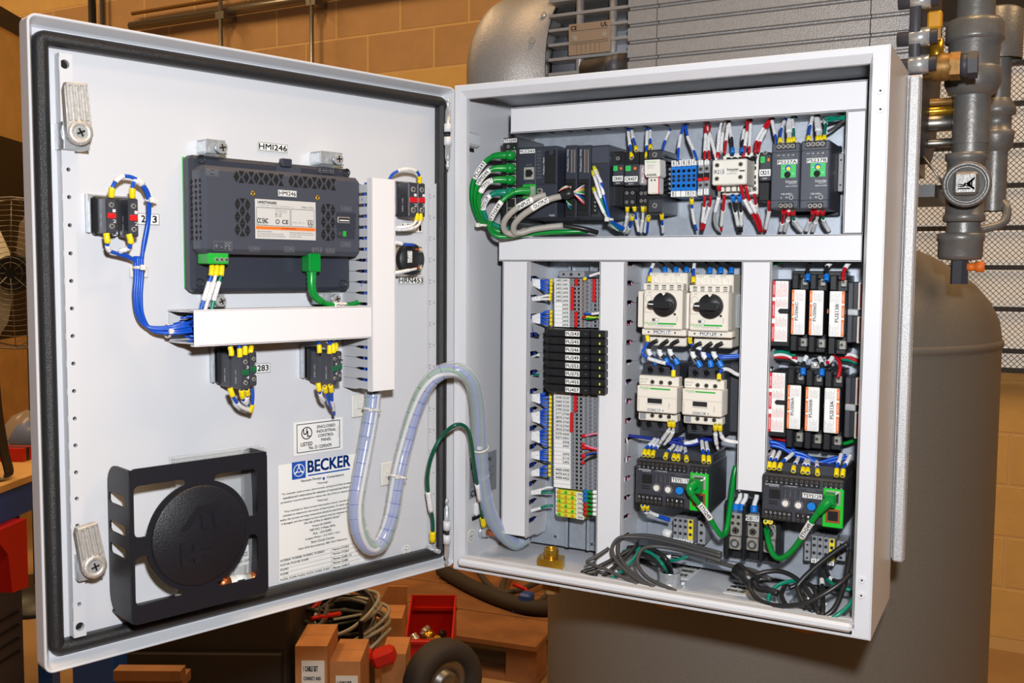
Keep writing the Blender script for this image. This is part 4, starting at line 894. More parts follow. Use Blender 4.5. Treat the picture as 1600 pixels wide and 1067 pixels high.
for x, y in ((461, 376), (833, 401)): q = hx(x, y); m = MB(); m.lathe((q.x, -.03, q.z), (0, -1, 0), [(.0028, -.001), (.0026, .0006), (.0014, .0006), (.0012, -.001), (0, -.001)], 'brass', 12); HM.part('brass_insert', m)
a = crect(DOOR, cM, 945, 512, 1016, 546, -.0302); m = MB(); m.box(a[0] - .001, -.0306, a[1] - .006, a[2] + .008, -.0296, a[3] + .005, 'hmidark'); m.box(a[0], -.0315, a[1], a[2], -.03, a[3], 'nickel', .0006); m.box(a[0] + .001, -.0317, a[1] + .001, a[2] - .001, -.031, a[3] - .001, 'shadeblk'); m.box(a[0] + .002, -.0319, a[1] + .0022, a[2] - .002, -.0315, a[1] + .0034, 'white'); HM.part('usb_socket', m)
a = crect(DOOR, cM, 945, 580, 1045, 634, -.0302); m = MB(); m.box(a[0], -.0306, a[1], a[2], -.0296, a[3], 'hmidark'); q = hx(985, 608); m.box(q.x - .002, -.0312, q.z - .003, q.x + .002, -.03, q.z + .003, 'lgreen'); m.box(q.x - .009, -.0312, q.z - .002, q.x - .003, -.03, q.z + .002, 'chargrey'); HM.part('service_port', m)
a = crect(DOOR, cM, 473, 417, 821, 641, -.0302); w, h = a[2] - a[0], a[3] - a[1]; m = MB(); m.box(a[0], -.0306, a[1], a[2], -.03, a[3], 'platelbl' if 'platelbl' in MATS else 'label', .0003); y_ = -.0308
X_ = lambda u: a[0] + w * u
Z_ = lambda v: a[3] - h * v
m.text('HMISTW6400', X_(.04), Z_(.115), X_(.34), Z_(.045), y_, 'ink'); m.text('7\" Color TFT   DC 24V  0.53A Power 12', X_(.04), Z_(.175), X_(.62), Z_(.14), y_, 'greyink'); m.text('Made in China', X_(.76), Z_(.17), X_(.96), Z_(.12), y_, 'ink')
for q in ((.02, .21, .56, .66), (.58, .21, .97, .66)): stroke(m, [(X_(q[0]), Z_(q[1])), (X_(q[2]), Z_(q[1])), (X_(q[2]), Z_(q[3])), (X_(q[0]), Z_(q[3])), (X_(q[0]), Z_(q[1]))], .0004, y_, 'ink')
for i, (s, u, v, u2, v2, k_) in enumerate((('PV01 Rated 05/13', .32, .27, .52, .235, 'greyink'), ('SL Module Code', .32, .32, .5, .285, 'greyink'), ('RL: 01', .32, .38, .42, .335, 'ink'), ('SL: 02', .32, .43, .42, .39, 'ink'), ('CC EAC', .03, .6, .2, .48, 'ink'), ('CE', .43, .6, .53, .5, 'ink'), ('Schneider Electric', .03, .645, .2, .615, 'greyink'), ('PX6800 FAKE DA 1.0', .6, .57, .8, .54, 'greyink'), ('GRAC-2', .84, .5, .96, .47, 'ink'), ('UL', .87, .6, .94, .52, 'ink'))):
    if 'FAKE' in s: s = 'HV01 DA 1.0'
    m.text(s, X_(u), Z_(v), X_(u2), Z_(v2), y_, k_)
circ(m, X_(.355), Z_(.55), w * .028, .0008, y_, 'ink', 16); circ(m, X_(.905), Z_(.56), w * .045, .0005, y_, 'ink', 16)
m.box(X_(.01), -.03075, Z_(.76), X_(.99), -.0304, Z_(.68), 'orange'); m.text('WARNING', X_(.42), Z_(.745), X_(.66), Z_(.695), y_, 'ink')
for i, (s, u, u2) in enumerate((('EXPLOSION HAZARD', .03, .26), ('Failure to follow these instructions', .55, .95), ('Do not disconnect while circuit is live', .03, .45), ('can result in death, serious injury or', .55, .97), ('unless area is known to be non-hazardous', .03, .48), ('equipment damage.', .55, .75))): m.text(s, X_(u), Z_(.83 + .055 * (i // 2)), X_(u2), Z_(.795 + .055 * (i // 2)), y_, 'ink')
HM.part('rating_label', m, label='pale rating label with an orange warning band')
a = crect(DOOR, cM, 605, 358, 710, 395, -.0302); m = MB(); m.tag('HMI246', *a, -.0302); HM.part('marker', m, label='small white marker reading HMI246')
m = MB()
for x0, y0, x1, y1, s in ((190, 236, 262, 274, 'o~o'), (236, 652, 340, 704, '+ - PE'), (440, 682, 498, 708, 'COM1'), (640, 682, 698, 712, 'COM2'), (800, 688, 856, 716, 'ETH'), (878, 692, 930, 720, 'SD'), (968, 452, 1026, 476, 'USB1'), (965, 655, 1022, 682, 'USB2'), (838, 234, 925, 256, 'HMI')):
    a = crect(DOOR, cM, x0, y0, x1, y1, -.0302); stroke(m, [(a[0], a[1]), (a[2], a[1]), (a[2], a[3]), (a[0], a[3]), (a[0], a[1])], .0003, -.0303, 'greyink'); m.text(s, a[0] + .001, a[1] + .001, a[2] - .001, a[3] - .001, -.0303, 'greyink')
HM.part('embossed_mark', m, kind='stuff')
q = hx(640, 205, -.0052); m = MB(); m.box(q.x - .006, -.012, q.z - .004, q.x + .006, -.004, q.z + .005, 'hmidark', .001); m.box(q.x - .01, -.006, q.z - .012, q.x + .02, -.0045, q.z - .002, 'hmi'); HM.part('latch_tab', m)
for i, (x0, y0, x1, y1) in enumerate(((190, 68, 322, 150), (845, 138, 992, 212), (210, 955, 318, 1028), (850, 945, 982, 1012))):
    a = crect(DOOR, cM, x0, y0, x1, y1, -.004); q = hx(x1 - 40, (y0 + y1) / 2 + 4, -.014); r = (a[3] - a[1]) * .42
    T = Thing('panel_clamp', ['zinc panel clamp at the top left of the display unit', 'zinc panel clamp at the top right of the display unit', 'zinc panel clamp under the display, behind the labelled wires', 'zinc panel clamp under the display, behind the green cable'][i], 'clamp', (a[0], DY, a[1]), DOOR, 'display panel clamps')
    m = MB(); m.box(a[0], -.004, a[1], a[0] + .002, DY, a[3], 'zinc', .0005); m.box(a[0], -.006, a[1], a[0] + (a[2] - a[0]) * .62, -.004, a[3], 'zinc', .0006); m.box(a[0], -.004, a[1], a[2] - .002, DY - .001, a[1] + .002, 'zinc'); m.box(a[0], -.004, a[3] - .002, a[2] - .004, DY - .002, a[3], 'zinc'); T.part('bracket', m)
    m = MB(); m.cyl((q.x, DY - .001, q.z), (q.x, -.012, q.z), r * .55, 'zinc', 10); m.cyl((q.x, -.010, q.z), (q.x, -.015, q.z), r, 'zinc', 18); m.screw(q.x, -.0152, q.z, r * .8, 'nickel'); T.part('clamp_screw', m)
# ---- door contact blocks
def contact_set(label, base_px, c, fronts, col, yf, layers, tagside=None):
    """fronts: crop rectangles of the front faces; each block runs back towards the door"""
    T = Thing('contact_block_set', label, 'contact block', (0, DY, 0), DOOR); allx = []
    for (x0, y0, x1, y1) in fronts:
        a = crect(DOOR, c, x0, y0, x1, y1, yf); allx.append(a); dep = (DY - .010 - yf) / layers
        for i in range(layers):
            y0_ = yf + dep * i; m = MB(); m.box(a[0], y0_ + .0004, a[1], a[2], y0_ + dep - .0004, a[3], 'dark', .0012)
            if i == 0:
                h = a[3] - a[1]; cx = (a[0] + a[2]) / 2; w = a[2] - a[0]
                m.screw(cx, yf + .0004, a[3] - h * .2, w * .27); m.screw(cx, yf + .0004, a[1] + h * .2, w * .27)
                m.box(a[0] + w * .08, yf - .0006, a[1] + h * .42, a[2] - w * .08, yf + .001, a[1] + h * .57, col, .0004)
                m.text('2' if col == 'red' else '4', cx + w * .1, a[1] + h * .3, a[2] - w * .05, a[1] + h * .39, yf + .0002, 'whiteink'); m.text('1' if col == 'red' else '3', cx + w * .1, a[1] + h * .6, a[2] - w * .1, a[1] + h * .68, yf + .0002, 'whiteink')
            # writing on the side that faces the viewer
            Ms = Matrix(((0, 1, 0, a[0] - .0002), (1, 0, 0, 0), (0, 0, 1, 0), (0, 0, 0, 1)))
            m.text('ZBE-101' if col != 'red' else 'ZBE-102', -(y0_ + dep * .5) - .0012, a[1] + (a[3] - a[1]) * .15, -(y0_ + dep * .5) + .0012, a[1] + (a[3] - a[1]) * .55, 0, 'whiteink', rot=90, M=Matrix(((0, 0, 0, a[0] - .0002), (-1, 0, 0, 0), (0, 0, 1, 0), (0, 0, 0, 1))))
            T.part('contact_block', m)
    X0 = min(q[0] for q in allx); X1 = max(q[2] for q in allx); Za = min(q[1] for q in allx); Zb = max(q[3] for q in allx)
    m = MB(); m.box(X0 - .002, DY - .011, Za + .002, X1 + .004, DY - .002, Zb + .002, 'black', .002); m.screw((X0 + X1) / 2 + .002, DY - .0118, Za + .004, .003, 'zinc'); T.part('collar', m)
    m = MB(); m.box(X0 - .006, DY - .008, Za + .004, X0 - .0045, DY, Zb + .004, 'zinc'); m.box(X0 - .006, DY - .0015, Za + .004, X1 + .004, DY, Zb + .004, 'zinc'); T.part('mounting_plate', m, label='pale zinc mounting plate')
    return T, allx
contact_set('pair of black contact blocks with red windows at upper left of door', None, cL, [(150, 488, 216, 716), (292, 492, 356, 740)], 'red', -.020, 1)
contact_set('stack of black contact blocks with green windows below the door duct, left', None, cO, [(432, 420, 490, 662), (494, 400, 542, 636)], 'dkgreen', -.040, 2)
contact_set('stack of black contact blocks with green windows below the door duct, right', None, cO, [(1062, 402, 1100, 628), (1102, 395, 1134, 606)], 'dkgreen', -.040, 2)
contact_set('smoky black contact block with red window right of the upright door duct', None, cN, [(440, 200, 500, 440), (502, 205, 556, 440)], 'red', -.018, 1)
# horn
q = pt(DOOR, *cN(466, 734), -.012); HR = Thing('alarm_horn', 'round black alarm horn with chrome rim, half behind the door duct', 'horn', (q.x, DY, q.z - .02), DOOR); r = .0195
m = MB(); m.lathe((q.x, DY, q.z), (0, -1, 0), [(r, 0), (r, .026), (r * .93, .028), (0, .028)], 'black', 28); HR.part('body', m); m = MB(); m.lathe((q.x, DY, q.z), (0, -1, 0), [(r * 1.1, 0), (r * 1.1, .005), (r * 1.02, .018), (r, .02)], 'nickel', 28); HR.part('rim', m, label='chrome rim')
for dz, k_ in ((.012, 'nickel'), (-.010, 'nickel')): m = MB(); m.box(q.x + .009, -.017, q.z + dz - .0035, q.x + .0105, -.011, q.z + dz + .0035, 'nickel'); m.box(q.x + .002, -.0155, q.z + dz - .001, q.x + .01, -.013, q.z + dz + .001, 'copper'); HR.part('terminal', m)
m = MB(); m.box(q.x - .008, -.0124, q.z - .004, q.x - .001, -.012, q.z + .010, 'rows'); HR.part('type_label', m)
# ---- stickers
a = crect(DOOR, cP, 108, 60, 400, 256, DY); w, h = a[2] - a[0], a[3] - a[1]; m = MB(); m.box(a[0], DY - .0006, a[1], a[2], DY - .0001, a[3], 'label'); y_ = DY - .0008
X_ = lambda u: a[0] + w * u
Z_ = lambda v: a[3] - h * v
stroke(m, [(X_(.065), Z_(.08)), (X_(.935), Z_(.08)), (X_(.935), Z_(.92)), (X_(.065), Z_(.92)), (X_(.065), Z_(.07))], .0009, y_, 'ink')
circ(m, X_(.26), Z_(.36), h * .175, .0012, y_, 'ink'); m.text('U', X_(.19), Z_(.4), X_(.265), Z_(.22), y_, 'ink'); m.text('L', X_(.27), Z_(.47), X_(.33), Z_(.3), y_, 'ink'); m.text('LISTED', X_(.14), Z_(.74), X_(.37), Z_(.63), y_, 'ink')
for i, (s, u0, u1) in enumerate((('ENCLOSED', .47, .84), ('INDUSTRIAL', .46, .86), ('CONTROL', .49, .81), ('PANEL', .55, .76))): m.text(s, X_(u0), Z_(.255 + .135 * i), X_(u1), Z_(.17 + .135 * i), y_, 'ink')
m.text('No. D 12392479', X_(.3), Z_(.86), X_(.76), Z_(.765), y_, 'ink'); m.text('ISSUED FOR PANELS', X_(.895), Z_(.6), X_(.91), Z_(.25), y_, 'greyink', rot=90)
single('certification_sticker', m, 'white listed industrial control panel sticker on the door', 'sticker', fr=DOOR)
a = crect(DOOR, cP, 20, 292, 528, 968, DY); w, h = a[2] - a[0], a[3] - a[1]; m = MB(); m.box(a[0], DY - .0005, a[1], a[2], DY - .0001, a[3], 'label'); y_ = DY - .0007
def U(x, y): q = pt(DOOR, *cP(x, y), DY); return q.x, q.z
def tl(s, x0, y0, x1, y1, hh, k='ink'):
    """a line of print from crop point (x0, y0) to (x1, y1) along its middle"""
    p, q = U(x0, y0), U(x1, y1); z = (p[1] + q[1]) / 2; m.text(s, p[0], z - hh / 2, q[0], z + hh / 2, y_, k)
p, q = U(98, 352), U(180, 352); L = q[0] - p[0]; zc_ = U(140, 360)[1]; m.box(p[0], DY - .0007, zc_ - L * .55, q[0], DY - .0004, zc_ + L * .55, 'blueprint'); cx_ = (p[0] + q[0]) / 2
circ(m, cx_, zc_, L * .38, L * .045, y_ - .0001, 'label'); circ(m, cx_, zc_, L * .13, L * .05, y_ - .0001, 'label', 16)
for an in (90, 210, 330): stroke(m, [(cx_ + L * .13 * math.cos(math.radians(an)), zc_ + L * .13 * math.sin(math.radians(an))), (cx_ + L * .36 * math.cos(math.radians(an)), zc_ + L * .36 * math.sin(math.radians(an)))], L * .1, y_ - .0001, 'label')
tl('BECKER', 192, 335, 442, 305, .0135, 'blueprint'); p, q = U(194, 388), U(442, 355); zc_ = (p[1] + q[1]) / 2; m.box(p[0], DY - .0007, zc_ - .0008, q[0], DY - .0004, zc_ + .0008, 'blueprint')
for s in ('BECKER',): tl(s, 194, 335.5, 444, 305.5, .0135, 'blueprint')
tl('Vacuum Pumps', 150, 423, 272, 411, .0034); p = U(287, 409); m.disc((p[0], y_, p[1]), .0018, 'blueprint'); tl('Compressors', 306, 402, 406, 388, .0034)
for s, x0, y0, x1, y1 in (('"Warning"', 247, 439, 312, 431), ('"To maintain overcurrent, short-circuit, and ground fault protection', 36, 501, 470, 436), ("manufacturer's instructions for selection of overload and short circuit", 44, 522, 475, 456), ('protection must be followed to reduce the risk of fire or electric shock', 32, 550, 470, 482), ('"Warning"', 247, 543, 312, 533), ('"If an overload or fault current interruption occurs, circuits must be', 52, 603, 470, 536), ('checked to determine the cause of interruption. If a fault condition', 44, 626, 470, 560), ('exists, the current carrying components should be examined and replaced', 28, 653, 470, 582), ('if damaged, and the integral current sensors must be replaced to reduce', 36, 676, 470, 603), ('the risk of fire or electric shock."', 170, 672, 385, 635), ('Project SO-300392', 220, 692, 330, 672), ('208 VAC, 3 Phase, 60Hz', 204, 716, 356, 689), ('FLA - 14.9 AMPS', 224, 735, 332, 717), ('Largest Motor - 3.4 HP/7.1 FLA', 178, 770, 382, 731), ('Short Circuit Current', 212, 784, 350, 762), ('10kA RMS Symmetrical, 480 VAC Maximum', 135, 828, 426, 771), ('FU206A, FU206B, FU206C, FU206D', 30, 895, 290, 850), ('FU213A, FU213B, FU240', 30, 925, 196, 893), ('FU243', 30, 954, 76, 944), ('FU246', 30, 981, 76, 971), ('FU245, FU249, FU252, FU275, FU455, FU457', 30, 1013, 325, 945), ('Mersen ATQR2', 342, 835, 436, 812), ('Mersen ATQR3', 342, 860, 436, 838), ('Mersen GAB4 1/2', 342, 888, 452, 862), ('Mersen GAB8', 342, 913, 430, 891), ('Mersen GAB12', 342, 942, 440, 918)):
    tl(s, x0, y0, x1, y1, .0026)
for y in (840, 866, 893, 918, 943):
    z = U(270, y)[1]; m.box(a[0] + .004, DY - .0006, z - .00015, a[2] - .006, DY - .0004, z + .00015, 'greyink')
x = U(333, 880)[0]; m.box(x, DY - .0006, U(333, 960)[1], x + .0003, DY - .0004, U(333, 828)[1], 'greyink')
single('warning_sheet', m, 'large white warning sheet with blue logo on lower door', 'sticker', fr=DOOR)
q = pt(DOOR, *cP(778, 832), DY); m = MB(); m.cyl((q.x, DY, q.z), (q.x, DY - .0005, q.z), .0062, 'label', 24); earth_mark(m, q.x, q.z, .0042, DY - .0007, 'ink'); single('earth_sticker', m, 'round white earth symbol sticker at the lower door corner', 'sticker', fr=DOOR)
def pad(label, c, x0, y0, x1, y1):
    a = crect(DOOR, c, x0, y0, x1, y1, DY); m = MB(); m.box(a[0], DY - .003, a[1], a[2], DY, a[3], 'tie', .001); m.box((a[0] + a[2]) / 2 - .003, DY - .006, (a[1] + a[3]) / 2 - .003, (a[0] + a[2]) / 2 + .003, DY - .003, (a[1] + a[3]) / 2 + .003, 'tie'); single('tie_mount', m, label, 'cable tie mount', fr=DOOR)
pad('square white tie mount beside the right leg of the spiral bundle', cP, 625, 312, 692, 448); pad('square white tie mount under the upright door duct', cO, 1192, 690, 1282, 850); pad('square white tie mount behind the blue wires, left of door duct', cL, 295, 930, 410, 1000)
q = pt(DOOR, *cP(935, 832), DY - .006); T = Thing('ground_stud', 'zinc ground stud with nut at the lower hinge corner of door', 'bolt', (q.x, DY, q.z), DOOR); m = MB(); m.cyl((q.x, DY, q.z), (q.x, -.004, q.z), .0028, 'zinc', 12); T.part('stud', m); m = MB(); m.cyl((q.x, DY, q.z), (q.x, DY - .002, q.z), .0075, 'zinc', 18); m.cyl((q.x, DY - .003, q.z), (q.x, DY - .009, q.z), .0058, 'zinc', 6, smooth=False); T.part('nut', m)
# ---- document holder
def QP(x, y, d): q = pt(DOOR, *cQ(x, y), d); return q.x, q.z
yf = -.036; o = [QP(x, y, yf) for x, y in ((386, 150), (985, 68), (992, 684), (408, 814))]; X0 = (o[0][0] + o[3][0]) / 2; X1 = (o[1][0] + o[2][0]) / 2; Z1 = (o[0][1] + o[1][1]) / 2; Z0_ = (o[2][1] + o[3][1]) / 2
T = Thing('document_holder', 'black plastic document holder with round boss on the lower door', 'document holder', (X0, DY, Z0_), DOOR); w, h = X1 - X0, Z1 - Z0_
cx, cz = QP(697, 430, yf); R = .0555
def corner_hole(sx, sz, bx, bz, spx, spz):
    """opening in one corner: outer sides bx, bz; spoke edges spx (vertical spoke) and spz (horizontal spoke)"""
    pts = []; f = .006
    def fil(px, pz, ax, az, bx_, bz_):
        out = []
        for j in range(5):
            t_ = j / 4; x = (1 - t_) ** 2 * ax + 2 * t_ * (1 - t_) * px + t_ * t_ * bx_; z = (1 - t_) ** 2 * az + 2 * t_ * (1 - t_) * pz + t_ * t_ * bz_; out.append((x, z))
        return out
    pts += fil(bx, bz, bx, bz - sz * f, bx - sx * f, bz); pts += fil(spx, bz, spx + sx * f, bz, spx, bz - sz * f)
    a0 = math.atan2(math.sqrt(max(0, R * R - (spx - cx) ** 2)) * sz, spx - cx); a1 = math.atan2(spz - cz, math.sqrt(max(0, R * R - (spz - cz) ** 2)) * sx)
    if a1 - a0 > math.pi: a1 -= 2 * math.pi
    if a1 - a0 < -math.pi: a1 += 2 * math.pi
    pts += [(cx + R * math.cos(a0 + (a1 - a0) * j / 12), cz + R * math.sin(a0 + (a1 - a0) * j / 12)) for j in range(13)]
    pts += fil(bx, spz, bx - sx * f, spz, bx, spz + sz * f)
    return pts
bl, br = QP(414, 430, yf)[0], QP(946, 430, yf)[0]; bt = (QP(420, 215, yf)[1] + QP(935, 148, yf)[1]) / 2; bb = (QP(430, 732, yf)[1] + QP(760, 660, yf)[1]) / 2
vt0, vt1 = QP(633, 200, yf)[0], QP(757, 190, yf)[0]; vb0, vb1 = QP(640, 690, yf)[0], QP(772, 650, yf)[0]; hl1, hl0 = QP(470, 435, yf)[1], QP(470, 518, yf)[1]; hr1, hr0 = QP(910, 350, yf)[1], QP(910, 430, yf)[1]
holes = [corner_hole(-1, 1, bl, bt, vt0, hl1), corner_hole(1, 1, br, bt, vt1, hr1), corner_hole(1, -1, br, bb, vb1, hr0), corner_hole(-1, -1, bl, bb, vb0, hl0)]
m = MB(); poly_plate(m, rr(X0, Z0_, X1, Z1, .006), holes, yf, yf + .002, 'holder'); T.part('front_plate', m)
m = MB(); m.lathe((cx, yf, cz), (0, -1, 0), [(.0505, -.001), (.0505, .0008), (.049, .0018), (0, .0018)], 'holder', 48); bo = T.part('boss', m)
for pl_ in ([(610, 415), (686, 305), (776, 292), (783, 386), (760, 392), (752, 327), (728, 331), (732, 396), (706, 399), (700, 346), (692, 347), (640, 408)], [(610, 465), (636, 460), (640, 502), (668, 498), (666, 466), (694, 462), (698, 494), (746, 488), (748, 512), (700, 518), (702, 548), (672, 552), (670, 530), (642, 534), (645, 562), (616, 566)]):
    pp = [QP(x, y, yf - .002) for x, y in pl_]; m = MB(); poly_plate(m, pp[::-1], [], yf - .0032, yf - .0017, 'holder'); T.part('embossed_logo', m, bo)
# left side wall with slots (plane x = X0) and right side wall, bottom shelf
def side(x, slots):
    zs = [Z0_ + .004, Z1 - .001]; out = [(yf + .001, zs[0])] + [(DY - .02 + .02 * math.sin(a), zs[0] + .02 - .02 * math.cos(a)) for a in [math.pi / 2 * j / 6 for j in range(7)]] + [(DY - .02 + .02 * math.cos(a), zs[1] - .02 + .02 * math.sin(a)) for a in [math.pi / 2 * j / 6 for j in range(7)]] + [(yf + .001, zs[1])]
    hs = []
    for z in slots: hs.append([(yf + .008 + .003 * math.cos(t_) if False else p, q) for p, q in [(.0 - .022, z - .0055), (.010, z - .0055), (.0125, z - .003), (.0125, z + .003), (.010, z + .0055), (-.022, z + .0055), (-.0245, z + .003), (-.0245, z - .003)]])
    loops = [out] + hs; tri = tessellate_polygon([[Vector((a, b, 0)) for a, b in L] for L in loops]); fl_ = [p for L in loops for p in L]; n = len(fl_)
    V = [(x, a, b) for a, b in fl_] + [(x + .002, a, b) for a, b in fl_]; F = [tuple(t_) for t_ in tri] + [tuple(n + i for i in reversed(t_)) for t_ in tri]; oo = 0
    for L in loops: F += [(oo + i, oo + (i + 1) % len(L), n + oo + (i + 1) % len(L), n + oo + i) for i in range(len(L))]; oo += len(L)
    return MB().add(V, F, 'holder')
zsl = [QP(340, y, -.012)[1] for y in (283, 408, 505)]
T.part('side_wall', side(X0, zsl)); T.part('side_wall', side(X1 - .002, []))
m = MB(); m.box(X0 + .002, yf + .002, Z0_ + .0005, X1 - .002, DY, Z0_ + .003, 'holder'); T.part('bottom_shelf', m)
# bag with spares in the holder
m = MB(); p = [QP(x, y, .004) for x, y in ((572, 90), (968, 40), (960, 640), (600, 690))]; bx0, bx1 = p[0][0], p[1][0]; bz1 = (p[0][1] + p[1][1]) / 2; bz0 = Z0_ + .006
n = 8; V = []; F = []
for s, yy in ((0, -.004), (1, .008)):
    for i in range(n + 1):
        for j in range(n + 1):
            u, v = i / n, j / n; V.append((bx0 + (bx1 - bx0) * u, yy + (-.006 if s == 0 else .003) * math.sin(math.pi * u) * math.sin(math.pi * v) + .0012 * math.sin(9 * u + 7 * v), bz0 + (bz1 - bz0) * v))
    o_ = s * (n + 1) ** 2
    for i in range(n):
        for j in range(n): k0 = o_ + i * (n + 1) + j; F.append((k0, k0 + n + 1, k0 + n + 2, k0 + 1))
m.add(V, F, 'bag', True); m.box(bx0, .0005, bz1 - .006, bx1, .0025, bz1 - .004, 'bag'); m.box(bx0, .0005, bz1 - .0025, bx1, .0025, bz1 - .0008, 'bag'); single('plastic_bag', m, 'clear zip plastic bag standing in the document holder', 'bag', fr=DOOR)
m = MB(); P = [QP(x, y, .003) for x, y in ((870, 262), (900, 255))]; 
for i, (ox, r_) in enumerate(((0, .0055),)):
    q = QP(878, 286, .0005); circ(m, q[0], q[1] - .003, .006, .0006, -.0045, 'dblue', 18); stroke(m, [(q[0] - .006, q[1] - .001), (q[0] - .004, q[1] + .006), (q[0] + .001, q[1] + .010)], .0006, -.0045, 'dblue')
a = crect(DOOR, cQ, 832, 480, 945, 618, -.002); m.box(a[0], .0012, a[1], a[2], .002, a[3], 'label'); w2, h2 = a[2] - a[0], a[3] - a[1]
for i in range(16): m.box(a[0] + w2 * (.06 + .052 * i), .0009, a[1] + h2 * .12, a[0] + w2 * (.06 + .052 * i + random.choice((.014, .028))), .0012, a[1] + h2 * .4, 'ink')
m.text('CE  UL', a[0] + w2 * .5, a[1] + h2 * .68, a[2] - w2 * .08, a[1] + h2 * .8, .0008, 'ink'); m.text('Mersen GAB', a[0] + w2 * .08, a[1] + h2 * .5, a[2] - w2 * .2, a[1] + h2 * .58, .0008, 'ink')
single('paper_label', m, 'small paper label with barcode in the bag', 'label', fr=DOOR)
q0 = pt(DOOR, *cQ(775, 640), -.010); q1 = pt(DOOR, *cQ(945, 612), -.010); T = Thing('spare_fuse', 'spare cartridge fuse with brass caps lying in the document holder', 'fuse', tuple(q0), DOOR); d = q1 - q0
m = MB(); m.cyl(q0 + d * .22, q0 + d * .85, .0062, 'cream', 16); T.part('tube', m); 
for s, e_ in ((.0, .26), (.78, 1)): m = MB(); m.cyl(q0 + d * s, q0 + d * e_, .0067, 'copper', 16); T.part('end_cap', m)
m = MB(); m.cyl(q0 + d * .42, q0 + d * .7, .0064, 'label', 16); m.box(-.004, -.0009, -.0025, .004, 0, .0025, 'ink', 0, Matrix.Translation(q0 + d * .5 + Vector((0, -.0063, 0)))); T.part('print_band', m)
m = MB(); q = QP(616, 670, .0); m.lathe((q[0], -.002, q[1] - .012), (0, 0, 1), [(0, 0), (.007, .002), (.008, .01), (.006, .02), (.003, .026)], 'bag', 10); single('bag_corner', m, 'crumpled corner of a second small plastic bag in the holder', 'bag', fr=DOOR)
# ---- door wiring
Dw = dict(fr=DOOR)
wire('blue wire arching over the red contact blocks from left block top', P3(DOOR, cL, [(180, 485, -.018), (185, 430, -.02), (215, 375, -.02), (265, 350, -.018), (320, 360, -.016), (375, 395, -.014), (415, 455, -.010), (425, 520, -.006), (420, 640, -.002), (400, 760, 0), (372, 880, 0), (352, 950, 0), (350, 1060, 0)]), .0019, 'blue', 'yellow', None, ((.10, .17), (.26, .32)), **Dw)
wire('blue wire from top of the right red contact block into the bundle', P3(DOOR, cL, [(315, 490, -.018), (315, 430, -.02), (330, 385, -.018), (375, 410, -.014), (412, 480, -.009), (418, 560, -.005), (412, 650, -.002), (390, 770, -.001), (376, 890, 0), (372, 960, 0), (372, 1060, 0)]), .0019, 'blue', 'yellow', None, (.12, .2), **Dw)
wire('blue wire from bottom of the left red contact block into the bundle', P3(DOOR, cL, [(148, 715, -.018), (155, 770, -.018), (165, 825, -.014), (230, 850, -.008), (310, 880, -.003), (345, 920, 0), (358, 1060, 0)]), .0019, 'blue', 'yellow', None, (.15, .23), **Dw)
wire('blue wire from bottom of the right red contact block into the bundle', P3(DOOR, cL, [(292, 720, -.018), (305, 775, -.018), (285, 815, -.014), (240, 830, -.010), (290, 865, -.005), (345, 905, -.001), (365, 960, 0), (366, 1060, 0)]), .0019, 'blue', 'yellow', None, (.2, .34), **Dw)
for i in range(4):
    ox = i * 3.4; P = [(211 + ox, 400), (212 + ox, 430), (210 + ox * 1.0, 460), (214 + ox * .8, 490), (226 + ox * .7, 508 + i * 1.5), (250, 512 + i * 2.5), (280, 508 + i * 4), (306, 502 + i * 5), (330, 503 + i * 5)]
    wire(['blue bundle wire nearest the free door edge, curving into the duct', 'second blue bundle wire curving into the duct end', 'third blue bundle wire curving into the duct end', 'inner blue bundle wire curving into the duct end'][i], [pt(DOOR, x, y, -.001 - .0015 * (i % 2) - (.014 if j > 5 else .006 if j > 4 else 0)) for j, (x, y) in enumerate(P)], .0019, 'blue', group='blue wire bundle on the door', **Dw)
def tie(label, fr, px, py, d, w, axis='x', k='tie', tail=None):
    q = pt(fr, px, py, d); m = MB(); r = w
    m.lathe((q.x, q.y, q.z), (0, 0, 1) if axis == 'x' else (1, 0, 0), [(r, -.0014), (r * 1.12, -.0014), (r * 1.12, .0014), (r, .0014)], k, 14, closed=True)
    m.box(q.x - .0026, q.y - r * 1.1 - .003, q.z - .0026, q.x + .0026, q.y - r * .9, q.z + .0026, k, .0006)
    if tail: m.box(q.x, q.y - r - .001, q.z - .001, q.x + tail, q.y - r, q.z + .001, k)
    return single('cable_tie', m, label, 'cable tie', fr=fr)
tie('white cable tie round the arching blue wires beside red contact blocks', DOOR, *cL(425, 505), -.006, .0042, tail=.006); tie('white cable tie at the fork of blue wires below red contact blocks', DOOR, *cL(362, 935), -.001, .0056); tie('white cable tie on the blue bundle before the door duct', DOOR, 262, 517, -.006, .0065, axis='z')
